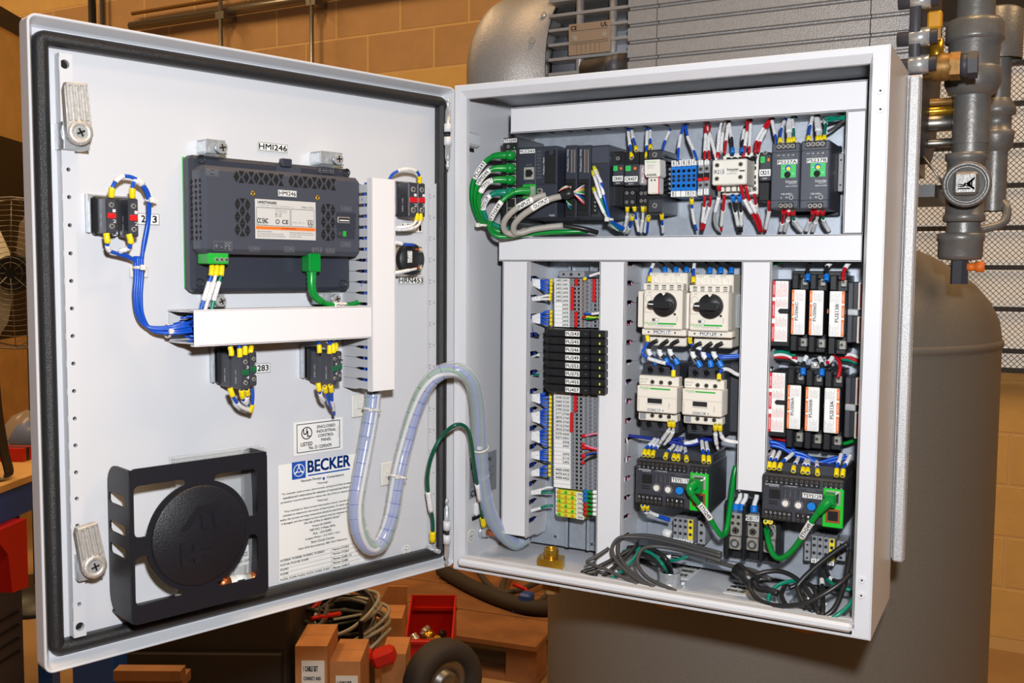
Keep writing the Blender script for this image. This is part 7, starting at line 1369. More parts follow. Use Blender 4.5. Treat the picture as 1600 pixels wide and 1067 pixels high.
# ================================================================== fuse blocks
def fuse_unit(lb, s, c, x0, y0, x1, y1, side_, ty, by):
    YFU = .060; a = crect(ENC, c, x0, y0, x1, y1, YFU); X, Z = N(a); T = Thing('fuse_pole', lb, 'fuse holder', (X(.5), PY, a[1] - .02), ENC); w = a[2] - a[0]
    m = MB(); m.box(X(.0), YFU + .001, a[1], X(1.0), .085, a[3], 'black', .002); T.part('fuse_body', m)
    t_ = crect(ENC, c, x0 + 6, ty, x1 + 8, y0 - 2, .07); b = crect(ENC, c, x0 - 4, y1 + 2, x1 + 4, by, .07); m = MB(); m.box(t_[0], .085, b[1], t_[2], PY - .002, t_[3], 'black', .001); T.part('base', m)
    for q, nm in ((t_, 1), (b, -1)):
        m = MB(); m.box(q[0], .070, q[1], q[0] + w * .45, .088, q[3], 'black', .001); m.box(q[0] + w * .45, .076, q[1] if nm < 0 else q[3] - (q[3] - q[1]) * .3, q[2], .088, q[1] + (q[3] - q[1]) * .3 if nm < 0 else q[3], 'black', .0008); tm = T.part('terminal_end', m)
        m = MB(); m.box(q[0] + w * .62, .078, q[1] + (q[3] - q[1]) * .25, q[2] - w * .04, .086, q[1] + (q[3] - q[1]) * .8, 'nickel', .0008); m.screw(q[0] + w * .8, .0776, q[1] + (q[3] - q[1]) * .55, w * .13, 'steel'); T.part('clamp', m, tm)
    m = MB(); m.box(X(.02), YFU - .0002, Z(.995), X(.98), YFU + .0015, Z(.005), 'label', .0008); o0, o1 = (.02, .2) if side_ < 0 else (.8, .98)
    for v0, v1 in ((.01, .27), (.31, .58), (.62, .98)): m.box(X(o0), YFU - .0005, Z(v1), X(o1), YFU, Z(v0), 'orange'); m.text('WARNING', X(o0 + .05), Z(v1 - .04), X(o1 - .05), Z(v0 + .06), YFU - .0006, 'label', rot=90)
    u0, u1 = (.3, .9) if side_ < 0 else (.08, .7)
    for v0, v1 in ((.03, .25), (.72, .97)):
        for j in range(7): uu = u0 + (u1 - u0) * j / 7; m.text(['DO NOT OPEN UNDER LOAD', 'RISQUE D ARC', 'DISCONNECT POWER', 'USE CLASS CC', 'BEFORE SERVICING', '600V 30A', 'FUSES ONLY'][j], X(uu), Z(v1), X(uu + .045), Z(v0 + .03 * (j % 3)), YFU - .0005, 'greyink', rot=90)
    zc = .5; m.tag(s, X(.26 if side_ < 0 else .38), Z(.69), X(.52 if side_ < 0 else .66), Z(.27), YFU - .0004, rot=90); T.part('fuse_label', m, label='white and orange fuse label'); return T
for lb, s, x0, y0, x1, y1, sd, ty, by in (('black fuse holder with orange edged label FU206C', 'FU206C', 228, 180, 303, 424, -1, 96, 512), ('black fuse holder with orange edged label FU206D', 'FU206D', 324, 184, 401, 428, -1, 98, 520), ('black fuse holder with orange edged label FU213B', 'FU213B', 430, 188, 515, 436, 1, 104, 530),
                                     ('black fuse holder with orange edged label FU206A', 'FU206A', 205, 694, 280, 932, -1, 608, 1030), ('black fuse holder with orange edged label FU206B', 'FU206B', 302, 704, 380, 944, -1, 614, 1038), ('black fuse holder with orange edged label FU213A', 'FU213A', 403, 710, 488, 954, 1, 620, 1046)): fuse_unit(lb, s, cH, x0, y0, x1, y1, sd, ty, by)
for lb, y0, y1, dx in (('black safety cover with red danger label, upper left of fuses', 134, 460, 0), ('black safety cover with red danger label, lower left of fuses', 628, 945, -18)):
    Y_ = .072; a = crect(ENC, cH, 124 + dx, y0, 212 + dx, y1, Y_); X, Z = N(a); T = Thing('safety_cover', lb, 'safety cover', (X(.5), PY, a[1]), ENC); m = MB(); m.box(X(0), Y_ + .0008, Z(1.08), X(1.12), PY - .002, Z(-.02), 'black', .001); T.part('body', m)
    m = MB(); m.box(X(.02), Y_, a[1], X(.97), Y_ + .001, a[3], 'label'); 
    for v0, v1 in ((0, .27), (.33, .62), (.7, 1)): m.box(X(.02), Y_ - .0002, Z(v1), X(.19), Y_, Z(v0), 'redprint'); m.text('DANGER', X(.06), Z(v1 - .05), X(.15), Z(v0 + .06), Y_ - .0004, 'label', rot=90)
    for v0, v1 in ((.02, .26), (.3, .43), (.6, .75), (.8, .97)):
        for j in range(6): m.text(['HAZARDOUS VOLTAGE', 'DISCONNECT ALL', 'POWER BEFORE', 'REMOVING COVER', 'OR SERVICING', 'TENSION'][j], X(.25 + .115 * j), Z(v1), X(.31 + .115 * j), Z(v0 + .03 * (j % 2)), Y_ - .0003, 'redprint', rot=90)
    T.part('danger_label', m, label='red and white danger label'); m = MB(); m.box(X(.4), Y_ - .003, Z(.535), X(1.15), Y_ + .001, Z(.455), 'black', .002); T.part('latch', m)
for lb, y0, y1, dx in (('clear topped black cover with red label, upper right of fuses', 140, 468, 0), ('clear topped black cover with red label, lower right of fuses', 652, 980, -14)):
    Y_ = .074; a = crect(ENC, cH, 524 + dx, y0, 590 + dx, y1, Y_); X, Z = N(a); T = Thing('safety_cover', lb, 'safety cover', (X(.5), PY, a[1]), ENC); m = MB(); m.box(X(0), Y_ + .006, a[1], X(1.3), PY - .002, a[3], 'black', .001); T.part('body', m); m = MB(); m.box(X(.05), Y_ + .002, a[1], X(.55), Y_ + .006, Z(0), 'dark', .0012); m.box(X(.1), Y_ - .001, Z(.55), X(1.0), Y_ + .004, Z(.44), 'zinc', .001); T.part('clear_window', m)
    for v0, v1 in ((0, .45), (.56, 1)): m = MB(); m.box(X(.92), Y_, Z(v1), X(1.25), Y_ + .006, Z(v0), 'label', .0006); m.box(X(1.1), Y_ - .0003, Z(v1 - .03), X(1.2), Y_, Z(v0 + .03), 'redprint'); T.part('danger_label', m, label='red and white danger label')
m = MB(); q = e(*cH(416, 298), .088); m.cyl((q.x, .1, q.z), (q.x, .086, q.z), .003, 'orange', 10); single('indicator_lamp', m, 'tiny orange indicator between fuses FU206D and FU213B', 'lamp')
m = MB(); q = e(*cH(392, 808), .088); m.cyl((q.x, .1, q.z), (q.x, .086, q.z), .003, 'orange', 10); single('indicator_lamp', m, 'tiny orange indicator between fuses FU206B and FU213A', 'lamp')
for lb, y0, y1, x0, x1 in (('black fuse block base behind the upper three fuses', 80, 530, 226, 525), ('black fuse block base behind the lower three fuses', 592, 1050, 205, 500)):
    a = crect(ENC, cH, x0, y0, x1, y1, .11); m = MB(); m.box(a[0], .112, a[1], a[2], PY - .001, a[3], 'black', .001); single('fuse_block', m, lb, 'fuse block')
m = MB(); a = crect(ENC, cH, 130, 70, 232, 128, .11); m.box(a[0], .11, a[1], a[2], PY, a[3], 'galv', .001); single('rail_bracket', m, 'bare galvanised bracket above the upper danger label', 'bracket')
m = MB(); a = crect(ENC, cH, 338, 570, 382, 600, .1); m.tag('L2', a[0], a[1], a[2], a[3], .1); m.box(a[0], .1001, a[1] - .002, a[2], PY, a[3] + .002, 'dark'); single('marker_tag', m, 'white marker tag reading L2 between the two fuse rows', 'tag')
# ================================================================== CABLES AND WIRES IN THE CABINET
def ep(c, pts, d=None): return P3(ENC, c, pts, d)
def lead(lb, c, pts, tagp, tx, boot=.026, r=.0031, k='green', hw=.0058, head=None): return rj45(ENC, lb, ep(c, pts), r=r, boot=boot, k=k, tag=tx, tagp=tagp, hw=hw, head=head)
lead('green network lead in the top port of the network switch, outermost loop', cC, [(432, 284, .040), (350, 281, .034), (272, 290, .03), (210, 330, .028), (145, 415, .026), (102, 510, .026), (92, 610, .028), (106, 710, .032), (145, 800, .036), (200, 862, .042), (290, 905, .048), (380, 930, .055)], (.24, .40), 'PLC243')
lead('green network lead in the second port of the network switch', cC, [(432, 391, .040), (350, 389, .032), (275, 393, .026), (215, 425, .022), (155, 500, .02), (122, 600, .022), (125, 700, .028), (160, 790, .034), (220, 860, .042), (310, 905, .05), (390, 925, .056)], (.21, .38), 'HMI246')
lead('green network lead in the third port of the network switch', cC, [(432, 488, .040), (350, 484, .032), (280, 487, .026), (220, 510, .021), (170, 580, .019), (148, 660, .022), (165, 750, .028), (205, 820, .036), (270, 875, .044), (345, 905, .052)], (.2, .42), 'TSYS117')
lead('teal green network lead in the fourth port of the network switch', cC, [(425, 592, .040), (350, 592, .034), (280, 598, .03), (222, 640, .026), (188, 715, .026), (205, 790, .03), (255, 845, .038), (330, 880, .046), (400, 895, .052)], (.3, .52), 'TSYS129', k='teal')
lead('green network lead in the controller port, crossing in front of the loops', cC, [(575, 575, .040), (490, 578, .032), (420, 600, .026), (350, 655, .02), (285, 745, .018), (244, 835, .02), (252, 910, .026), (310, 955, .032), (420, 955, .04), (620, 930, .056), (860, 918, .066), (1060, 912, .078)], (.19, .32), 'ETH249', boot=.02, hw=.0056)
for m_ in range(4):
    q = e(*cC(424, (284, 391, 488, 592)[m_]), .040); mm = MB(); mm.lathe((q.x, q.y - .004, q.z), (.2, -1, 0), [(.0062, -.006), (.0064, 0), (.005, .0042), (.0022, .006), (0, .0064)], 'green' if m_ < 3 else 'teal', 18)
    o = bpy.data.objects.new('plug_boot', mm.mesh('plug_boot')); COL.objects.link(o)
    ld = sorted([ob for ob in bpy.data.objects if ob.name.split('.')[0] == 'network_lead' and ob.parent is None], key=lambda ob: ob.name)[1 + m_]
    o.parent = ld; o.matrix_parent_inverse = Matrix.Identity(4); o.location = -Vector((ld.matrix_world.translation.x, ld.matrix_world.translation.y, ld.matrix_world.translation.z - Z0))
tie('white cable tie round the green network loops', ENC, *cC(172, 865), .03, .0072)
def fat(lb, c, pts, r, k, name='cable', sl=None, group=None, tail=None):
    Q = spline(ep(c, pts), 6); T = Thing(name, lb, 'cable', tuple(Q[0]), ENC, group); T.part('jacket', MB().tube(Q, r, k, 14))
    if sl:
        S = seg(Q, *sl); m = MB().tube(S, r * 1.08, 'label', 16)
        if tail: face_text(m, tail, S, r * 1.08)
        T.part('marker_sleeve', m)
    return T, Q
fat('light grey multicore cable with white marker, upper of the two', cC, [(705, 612, .036), (640, 630, .03), (560, 668, .024), (470, 720, .02), (400, 780, .018), (358, 850, .02), (372, 915, .026), (430, 938, .032), (480, 930, .038), (540, 905, .046)], .0038, 'cablegrey', sl=(.16, .36), tail='INPUT')
fat('light grey multicore cable with white marker, lower of the two', cC, [(840, 622, .040), (760, 640, .032), (680, 672, .026), (590, 728, .021), (505, 790, .02), (445, 860, .022), (448, 920, .028), (510, 925, .034), (600, 898, .04), (720, 880, .05), (850, 866, .06)], .0038, 'cablegrey', sl=(.12, .28), tail='OUTPUT')
T, Q = fat('black jacketed end of the grey cable running right under the modules', cC, [(852, 868, .06), (950, 880, .064), (1050, 900, .07), (1140, 925, .08)], .003, 'cableblk')
q0 = e(*cC(835, 620), .040); q1 = e(*cC(945, 588), .044); m = MB(); m.tube([q0, q0.lerp(q1, .5), q1], [.0046, .0062, .0052], 'black', 14); single('shrink_sleeve', m, 'black heat shrink sleeve at the end of the grey cable', 'sleeve')
RB = ['wirewhite', 'pink', 'yellow', 'wiregrey', 'lgreen', 'wirewhite', 'black', 'blue', 'teal', 'pink', 'wirewhite', 'redwire']
m = MB()
for i in range(12):
    y = 535 + i * 15; m.tube(spline(ep(cC, [(930, 592, .042), (965, 570 + i * 5, .042), (1000, 545 + i * 11, .046), (1030, y - 5, .056)])), .0009, RB[i], 5)
for i in range(6): m.tube(spline(ep(cC, [(815, 580, .05), (850, 560 - i * 3, .048), (890, 545 - i * 2, .05), (925, 540 + i * 8, .058)])), .0009, RB[i + 1], 5)
for i in range(5): m.tube(spline(ep(cC, [(880, 660, .05), (900, 680 + i * 8, .05), (925, 690 + i * 12, .058)])), .0009, RB[i + 4], 5)
single('ribbon_wires', m, 'fan of thin coloured wires entering the expansion modules', 'wires', kind='stuff')
# ---- top row wires: (crop, label place, points, colour, start ferrule, end ferrule, sleeves)
def grp(c, d0, d1, rows, r=.00165, name='wire'):
    for lb, P, k, f0, f1, sl in rows:
        n = len(P) - 1; wire(lb, ep(c, [(x, y, d0 + (d1 - d0) * i / n) for i, (x, y) in enumerate(P)]), r, k, f0, f1, sl, fl=.0075)
Yl, Bl, Rd = 'yellow', 'blue', 'redwire'
grp(cA, .098, .070, [
 ('sleeved blue wire entering relay CR457 from the duct above, left of two', [(343, 120), (352, 200), (364, 285), (378, 370)], Bl, None, Yl, (.12, .58)),
 ('sleeved blue wire entering relay CR457 from the duct above, right of two', [(375, 120), (384, 180), (403, 245), (418, 310)], Bl, None, Yl, (.1, .45)),
 ('sleeved blue wire entering the white converter module, left of two', [(513, 118), (509, 200), (508, 290), (508, 368)], Bl, None, Yl, (.1, .6)),
 ('sleeved blue wire entering the white converter module, right of two', [(540, 118), (538, 180), (540, 240), (541, 295)], Bl, None, Yl, (.1, .5)),
 ('slanting sleeved blue wire behind the white converter module', [(715, 125), (682, 195), (657, 262), (648, 310)], Bl, None, None, (.1, .5)),
 ('blue wire with sleeve down to the left blue terminals', [(834, 85), (806, 180), (790, 280), (780, 392)], Bl, None, None, (.3, .68)),
 ('blue wire with sleeve down to the right blue terminals', [(848, 85), (868, 190), (912, 290), (948, 385)], Bl, None, None, (.33, .75)),
 ('red sleeved wire on the left grey fused terminal', [(1026, 80), (1024, 190), (1019, 290), (1015, 385)], Rd, None, None, (.28, .78)),
 ('red sleeved wire on the right grey fused terminal', [(1062, 95), (1050, 190), (1050, 290), (1060, 385)], Rd, None, None, (.28, .75)),
 ('white sleeved wire slanting to the left side of contactor R215', [(1040, 100), (1068, 190), (1095, 290), (1120, 400)], 'wirewhite', None, None, (.2, .8)),
])
grp(cA, .070, .096, [
 ('white wire leaving relay CR457 at its bottom left', [(338, 800), (336, 880), (325, 950), (305, 1030)], 'wirewhite', Yl, None, (.35, .95)),
 ('blue wire leaving relay CR457 at its bottom right', [(398, 795), (408, 870), (422, 940), (440, 1030)], Bl, Yl, None, (.5, .95)),
 ('blue wire from the lower row of relay CR457', [(383, 880), (376, 945), (352, 1000), (335, 1035)], Bl, Yl, None, (.6, .95)),
 ('white wire leaving the slim clear relay', [(474, 800), (475, 880), (465, 960), (455, 1035)], 'wirewhite', Yl, None, (.5, .95)),
 ('blue wire leaving the slim clear relay', [(514, 805), (515, 880), (502, 960), (490, 1035)], Bl, Yl, None, (.4, .95)),
 ('second blue wire below the slim clear relay', [(524, 888), (520, 940), (514, 990), (510, 1035)], Bl, Yl, None, None),
 ('blue wire leaving the bottom of the white converter module', [(640, 868), (643, 930), (649, 980), (652, 1035)], Bl, Yl, None, (.55, .95)),
 ('blue wire below the blue terminals', [(902, 730), (908, 820), (920, 910), (945, 1010)], Bl, Yl, None, (.3, .8)),
 ('red sleeved wire under the left grey fused terminal', [(1018, 715), (1012, 800), (1000, 910), (988, 1010)], Rd, None, None, (.3, .75)),
 ('red sleeved wire under the right grey fused terminal', [(1069, 712), (1060, 800), (1030, 900), (1003, 1010)], Rd, None, None, (.3, .78)),
])
for i, (P, k, s_) in enumerate(([[(45, 452), (72, 520), (108, 595), (140, 720), (178, 905), (235, 960), (300, 1005)], Bl, (.06, .28)], [[(34, 490), (56, 560), (84, 650), (122, 780), (168, 912), (225, 970), (280, 1010)], 'teal', (.1, .42)], [[(58, 470), (90, 560), (118, 650), (150, 780), (186, 905), (245, 955), (310, 990)], Bl, (.1, .4)], [[(42, 640), (62, 700), (96, 775), (130, 850), (168, 915), (215, 975), (262, 1012)], 'wirewhite', (.1, .5)])):
    wire(['blue sleeved wire in the top terminal of the wide expansion module', 'teal sleeved wire in the wide expansion module', 'right hand blue wire in the wide expansion module', 'white sleeved wire low in the wide expansion module'][i], ep(cA, [(x, y, [.056, .048, .044, .046, .056, .07, .08][j]) for j, (x, y) in enumerate(P)]), .0016, k, 'yelgrn', None, s_)
tie('white cable tie gathering the wires of the wide expansion module', ENC, *cA(178, 915), .054, .005)
grp(cB, .098, .072, [
 ('white wire into the top of contactor R215, first from left', [(208, 80), (184, 180), (172, 300), (168, 415)], 'wirewhite', None, Rd, (.3, .8)),
 ('white wire into the top of contactor R215, second from left', [(238, 85), (212, 190), (200, 290), (196, 372)], 'wiregrey', None, None, (.4, .95)),
 ('red wire with white sleeve into contactor R215, third from left', [(256, 110), (246, 200), (234, 290), (226, 372)], Rd, None, None, (.1, .6)),
 ('black wire with blue ferrule into contactor R215, fourth from left', [(260, 112), (276, 200), (288, 280), (292, 372)], 'cableblk', None, 'bterm', (.05, .5)),
 ('black wire with blue ferrule into contactor R215, fifth from left', [(392, 150), (380, 230), (374, 300), (371, 365)], 'cableblk', None, 'bterm', (.1, .5)),
 ('red sleeved wire down the face of contactor R215', [(414, 80), (410, 190), (396, 300), (380, 405)], Rd, None, None, (.35, .72)),
 ('red and white wire at the right top of contactor R215', [(442, 100), (440, 190), (434, 280), (430, 365)], Rd, None, None, (.1, .82)),
 ('red slanting wire near relay CR215, left of two', [(600, 85), (545, 165), (495, 260), (480, 365)], Rd, None, None, (.3, .68)),
 ('red slanting wire near relay CR215, right of two', [(608, 95), (570, 175), (525, 265), (506, 360)], Rd, None, None, (.32, .7)),
 ('white and blue wire going behind the left power supply', [(618, 90), (636, 170), (652, 240), (662, 290)], Bl, None, None, (.05, .6)),
])
grp(cB, .098, .058, [
 ('blue wire into the top left terminal of power supply PS237A', [(732, 85), (704, 150), (692, 210), (688, 284)], Bl, None, Yl, (.1, .4)),
 ('white wire into power supply PS237A, left of the two', [(764, 60), (752, 140), (755, 210), (758, 284)], 'wirewhite', None, Yl, (.2, .6)),
 ('white wire into power supply PS237A, right of the two', [(775, 60), (768, 140), (772, 210), (776, 284)], 'wirewhite', None, Yl, (.2, .6)),
 ('teal wire into the top right terminal of power supply PS237A', [(778, 45), (795, 130), (802, 200), (803, 280)], 'teal', None, Yl, (.2, .52)),
 ('blue wire into the top left terminal of power supply PS237B', [(964, 30), (946, 115), (930, 190), (925, 268)], Bl, None, Yl, (.08, .45)),
 ('white wire into power supply PS237B, left of the two', [(985, 55), (990, 130), (998, 200), (1000, 266)], 'wirewhite', None, Yl, (.1, .6)),
 ('white wire into power supply PS237B, right of the two', [(1000, 60), (1012, 130), (1020, 200), (1022, 264)], 'wirewhite', None, Yl, (.1, .6)),
 ('teal wire into the top right terminal of power supply PS237B', [(1055, 90), (1068, 130), (1062, 190), (1054, 262)], 'teal', None, Yl, (.02, .28)),
])
grp(cB, .085, .095, [('teal wire crossing into the right end duct, upper of three', [(1062, 85), (1110, 72), (1160, 78), (1235, 62)], 'teal', None, None, None), ('teal wire crossing into the right end duct, middle of three', [(1070, 105), (1130, 92), (1180, 84), (1235, 84)], 'teal', None, None, None), ('black wire curving from power supply PS237B to the end duct', [(1088, 188), (1130, 165), (1180, 128), (1235, 92)], 'cabledk', None, None, None)])
grp(cB, .060, .096, [
 ('grey white wire looping below contactor R215 at left', [(178, 630), (178, 730), (150, 850), (142, 940), (196, 1030)], 'wiregrey', Rd, None, (.25, .55)),
 ('red sleeved wire below contactor R215, second from left', [(222, 722), (214, 830), (204, 920), (194, 1025)], Rd, None, None, (.4, .85)),
 ('black wire with blue ferrule below contactor R215, left of two', [(292, 722), (308, 820), (326, 910), (345, 1025)], 'cableblk', 'bterm', None, (.45, .85)),
 ('black wire with blue ferrule below contactor R215, right of two', [(347, 722), (358, 820), (364, 910), (366, 1025)], 'cableblk', 'bterm', None, (.45, .85)),
 ('thick red wire leaving contactor R215, left of two', [(358, 625), (380, 730), (430, 835), (485, 930), (520, 1025)], Rd, None, None, (.3, .6)),
 ('thick red wire leaving contactor R215, right of two', [(398, 640), (428, 750), (478, 850), (518, 940), (535, 1025)], Rd, None, None, (.3, .58)),
 ('red and white wire at the bottom right of contactor R215', [(474, 715), (484, 790), (500, 860), (520, 940)], Rd, None, None, (.35, .95)),
 ('red and white wire below relay CR215', [(594, 775), (596, 850), (580, 940), (562, 1025)], Rd, None, None, (.3, .9)),
 ('red wire under power supply PS237A', [(720, 850), (716, 900), (704, 960), (690, 1025)], Rd, Rd, None, (.6, .95)),
 ('white wire with red ferrule under power supply PS237A', [(760, 850), (757, 910), (740, 970), (728, 1025)], 'wirewhite', Rd, None, (.4, .95)),
 ('teal wire under power supply PS237A', [(796, 850), (800, 910), (826, 965), (872, 1025)], 'teal', Rd, None, (.42, .98)),
 ('red wire under power supply PS237B', [(965, 848), (956, 900), (928, 950), (905, 1025)], Rd, Rd, None, (.55, .95)),
 ('white wire with red ferrule under power supply PS237B', [(1005, 848), (996, 910), (976, 970), (960, 1025)], 'wirewhite', Rd, None, (.5, .95)),
 ('teal wire under power supply PS237B', [(1044, 848), (1046, 905), (1062, 960), (1100, 1025)], 'teal', Rd, None, (.4, .95)),
], r=.0018)
# ---- terminal column wires on the left
def fan(c, sy, ys, xs, xe, k, kk, nm, colours=None):
    for i, y in enumerate(ys):
        col = colours[i] if colours else Bl; n = len(ys)
        wire('sleeved ' + {'blue': 'blue', 'wirewhite': 'white', 'teal': 'teal'}[col] + ' wire, ' + ORD[i] + ' of the ' + nm, ep(c, [(xs - 22, sy + 3, .086), (xs + 6, sy + (i - n / 2) * 5, .086), (xs + (xe - xs) * .5, sy + (y - sy) * .62, .086), (xe - 40, y, .088), (xe, y, .092)]), .0017, col, None, k, (.26, .62), fl=.0036, group='sleeved wires on the terminal column')
fan(cD, 180, (177, 203, 231, 258), 152, 338, Yl, 0, 'topmost fan at upper terminals'); fan(cD, 320, (287, 312), 152, 332, Yl, 0, 'middle fan at upper terminals', ['wirewhite', 'wirewhite']); fan(cD, 462, (404, 434, 464, 493), 152, 338, Yl, 0, 'lowest fan at upper terminals')
fan(cE, 90, (62, 88, 114, 141), 142, 308, Yl, 0, 'first fan at lower terminals'); fan(cE, 222, (170, 196, 222, 249, 274), 142, 306, Yl, 0, 'second fan at lower terminals'); fan(cE, 348, (302, 328, 355, 382, 406), 142, 304, Yl, 0, 'third fan at lower terminals'); fan(cE, 478, (440, 464, 488, 508), 142, 304, Yl, 0, 'fourth fan at lower terminals'); fan(cE, 605, (550, 578, 606), 142, 302, Yl, 0, 'fifth fan at lower terminals')
fan(cE, 733, (690, 722), 142, 318, None, 0, 'upper earth wire pair', ['wirewhite', 'teal']); fan(cE, 855, (812,), 142, 316, None, 0, 'lowest earth wires', ['teal'])
for i, y in enumerate((605, 745, 885)): wire('dark wire entering the left end of the ' + ['second', 'fourth', 'seventh'][i] + ' black fuse holder', ep(cD, [(140, y, .088), (175, y - 8, .088), (210, y - 20, .085), (240, y - 28, .08)]), .0016, ['cableblk', 'wirewhite', 'teal'][i])
for lb, c, P, k, f, s in (('blue sleeved wire at the top right of the upper terminals', cD, [(566, 172), (590, 155), (630, 138), (700, 118)], Bl, Yl, (.35, .95)), ('blue sleeved wire on the ninth upper terminal', cD, [(572, 415), (600, 420), (640, 418), (700, 410)], Bl, None, (.4, .95)), ('green and yellow wire on the tenth upper terminal', cD, [(560, 446), (600, 440), (640, 446), (700, 440)], 'yelgrn', Rd, None), ('green wire beside the tenth upper terminal', cD, [(562, 450), (605, 455), (650, 448), (700, 430)], 'green', None, None),
                       ('pink wire on the eleventh lower terminal', cE, [(510, 346), (540, 343), (590, 332), (650, 325)], 'pink', 'red', None), ('pink wire pair on the thirteenth lower terminal', cE, [(508, 398), (540, 412), (590, 428), (650, 440)], 'pink', 'red', None), ('red wire on the fourteenth lower terminal', cE, [(508, 424), (545, 428), (590, 436), (650, 442)], Rd, 'red', None), ('blue wire on the seventeenth lower terminal', cE, [(512, 492), (540, 470), (585, 458), (650, 455)], Bl, 'red', None), ('black wire on the eighteenth lower terminal', cE, [(508, 530), (545, 505), (590, 482), (650, 470)], 'cableblk', 'red', None), ('brown wire on the sixteenth lower terminal', cE, [(508, 478), (545, 462), (590, 452), (650, 450)], 'brown', 'red', None)):
    wire(lb, ep(c, P, .070), .0013, k, f, None, s, fl=.005)
for i in range(6): y = 718 + i * 29; wire('green wire at the right of the ' + ORD[i] + ' earth terminal', ep(cE, [(526, y, .075), (560, y + 2, .07), (600, y + 4, .07), (650, y + 6, .075)]), .0019, 'green', 'bterm' if i < 3 else 'red', None, (.55, .95), fl=.006)
# ---- breakers and contactors
mw = lambda lb, P, k, f0, f1, s, d=(.072, .062), r=.002, fl=.008, c=cF: wire(lb, ep(c, [(x, y, d[0] + (d[1] - d[0]) * i / (len(P) - 1)) if True else 0 for i, (x, y) in enumerate(P)]), r, k, f0, f1, s, fl=fl)
for n_, dx, dy in (('MCP117', 0, 0), ('MCP129', 250, 4)):
    mw('blue sleeved wire into the top left of breaker ' + n_, [(188 + dx * .9, 22), (178 + dx * .92, 50), (162 + dx * .97, 90 + dy), (158 + dx * .98, 145 + dy)], Bl, None, Yl, (.1, .45), (.09, .066), .0017)
    for j in range(3): x = 245 + 60 * j + dx; mw('black wire with blue ferrule on top of breaker ' + n_ + ', ' + ORD[j] + ' from left', [(x - 40, 20), (x - 22, 38), (x - 2, 58), (x, 96 + dy)], 'cableblk', None, 'bterm', None, (.1, .08), .0021)
for n_, m_, dx, dy in (('MCP117', 'CON117', 0, 0), ('MCP129', 'CON129', 244, 14)):
    for j in range(3): x = 203 + 59 * j + dx; mw('black sleeved loop from ' + n_ + ' down to ' + m_ + ', ' + ORD[j] + ' from left', [(x, 468 + dy), (x - 38, 490 + dy), (x - 48, 530 + dy), (x - 20, 572 + dy), (x - 2, 604 + dy)] if j != 1 else [(x, 468 + dy), (x - 40, 498 + dy), (x - 45, 540 + dy), (x - 10, 575 + dy), (x - 4, 604 + dy)], 'cableblk', None, 'bterm', (.42, .66), (.062, .062), .0024)
mw('blue sleeved wire crossing from breaker MCP117 to contactor CON117', [(146, 440), (150, 480), (120, 535), (150, 566), (215, 588), (280, 605), (292, 630), (292, 672)], Bl, Yl, Yl, (.42, .72), (.058, .05), .0018)
mw('blue sleeved wire from contactor CON129 to the right duct', [(546, 690), (548, 655), (568, 630), (600, 632), (640, 655), (690, 672)], Bl, Yl, None, (.35, .85), (.048, .08), .0018)
mw('short blue wire at the lower left of breaker MCP129', [(384, 450), (386, 480), (400, 500), (460, 520)], Bl, Yl, None, (.5, .9), (.058, .07), .0017)
mw('plain blue wire running right below breaker MCP129, upper', [(440, 535), (500, 552), (570, 556), (690, 548)], Bl, None, None, None, (.07, .09), .0018); mw('plain blue wire running right below breaker MCP129, lower', [(440, 545), (500, 562), (570, 566), (690, 558)], Bl, None, None, None, (.072, .09), .0018)
for lb, P in (('white wire under contactor CON117, left of two', [(272, 918), (268, 965), (245, 1000), (215, 1045)]), ('white wire under contactor CON117, right of two', [(291, 918), (291, 970), (272, 1010), (240, 1050)]), ('white wire under contactor CON129, left of two', [(526, 938), (526, 985), (530, 1030), (540, 1075)]), ('white wire under contactor CON129, right of two', [(549, 938), (556, 990), (585, 1025), (690, 1040)])): mw(lb, P, 'wirewhite', Yl, None, (.35, .8), (.048, .07), .0019)
# overload relay wires
for nm, c, pts in (('TSYS117', cG, ((172, 250), (204, 253), (240, 256), (337, 268), (400, 276), (433, 279), (498, 287), (628, 300), (668, 304))), ('TSYS129', cI, ((291, 184), (317, 186), (346, 188), (425, 200), (478, 206), (505, 209), (560, 216), (664, 226), (698, 228)))):
    s = 1 if c is cG else .76
    for i, (x, y) in enumerate(pts):
        lean = (60, 55, 50, 45, 22, 18, -8, -10, -14)[i] if c is cG else (25, 30, 70, 25, 18, 5, -5, 25, 40)[i]; h = (130, 128, 120, 100, 95, 95, 95, 165, 160)[i] * s
        mw('blue sleeved wire on top of relay ' + nm + ', ' + ORD[i] + ' from the left', [(x + lean * s * 1.5, y - h), (x + lean * s, y - h * .72), (x + lean * s * .3, y - h * .42), (x, y)], Bl, None, Yl, (.05, .5), (.085, .052), .0018, .0095, c)
    if c is cG:
        B = [[(330, 130), (420, 150), (520, 155), (640, 120), (760, 110)], [(340, 150), (430, 168), (540, 170), (640, 138), (770, 130)], [(60, 100), (150, 110), (260, 125), (380, 130), (480, 120)]]
    else: B = [[(290, 35), (340, 45), (400, 80), (470, 110), (560, 140)], [(300, 55), (360, 70), (430, 110), (520, 145), (620, 150)], [(420, 90), (490, 110), (560, 150), (640, 130), (720, 112)], [(430, 110), (500, 130), (580, 160), (650, 145), (730, 125)]]
    for i, P in enumerate(B): mw('bare blue wire bundled above relay ' + nm + ', ' + ORD[i] + ' of the bundle', P, 'dblue' if c is cG else Bl, None, None, (.35, .6) if (i == 0 and c is cG) else None, (.085, .095), .0021, .009, c)
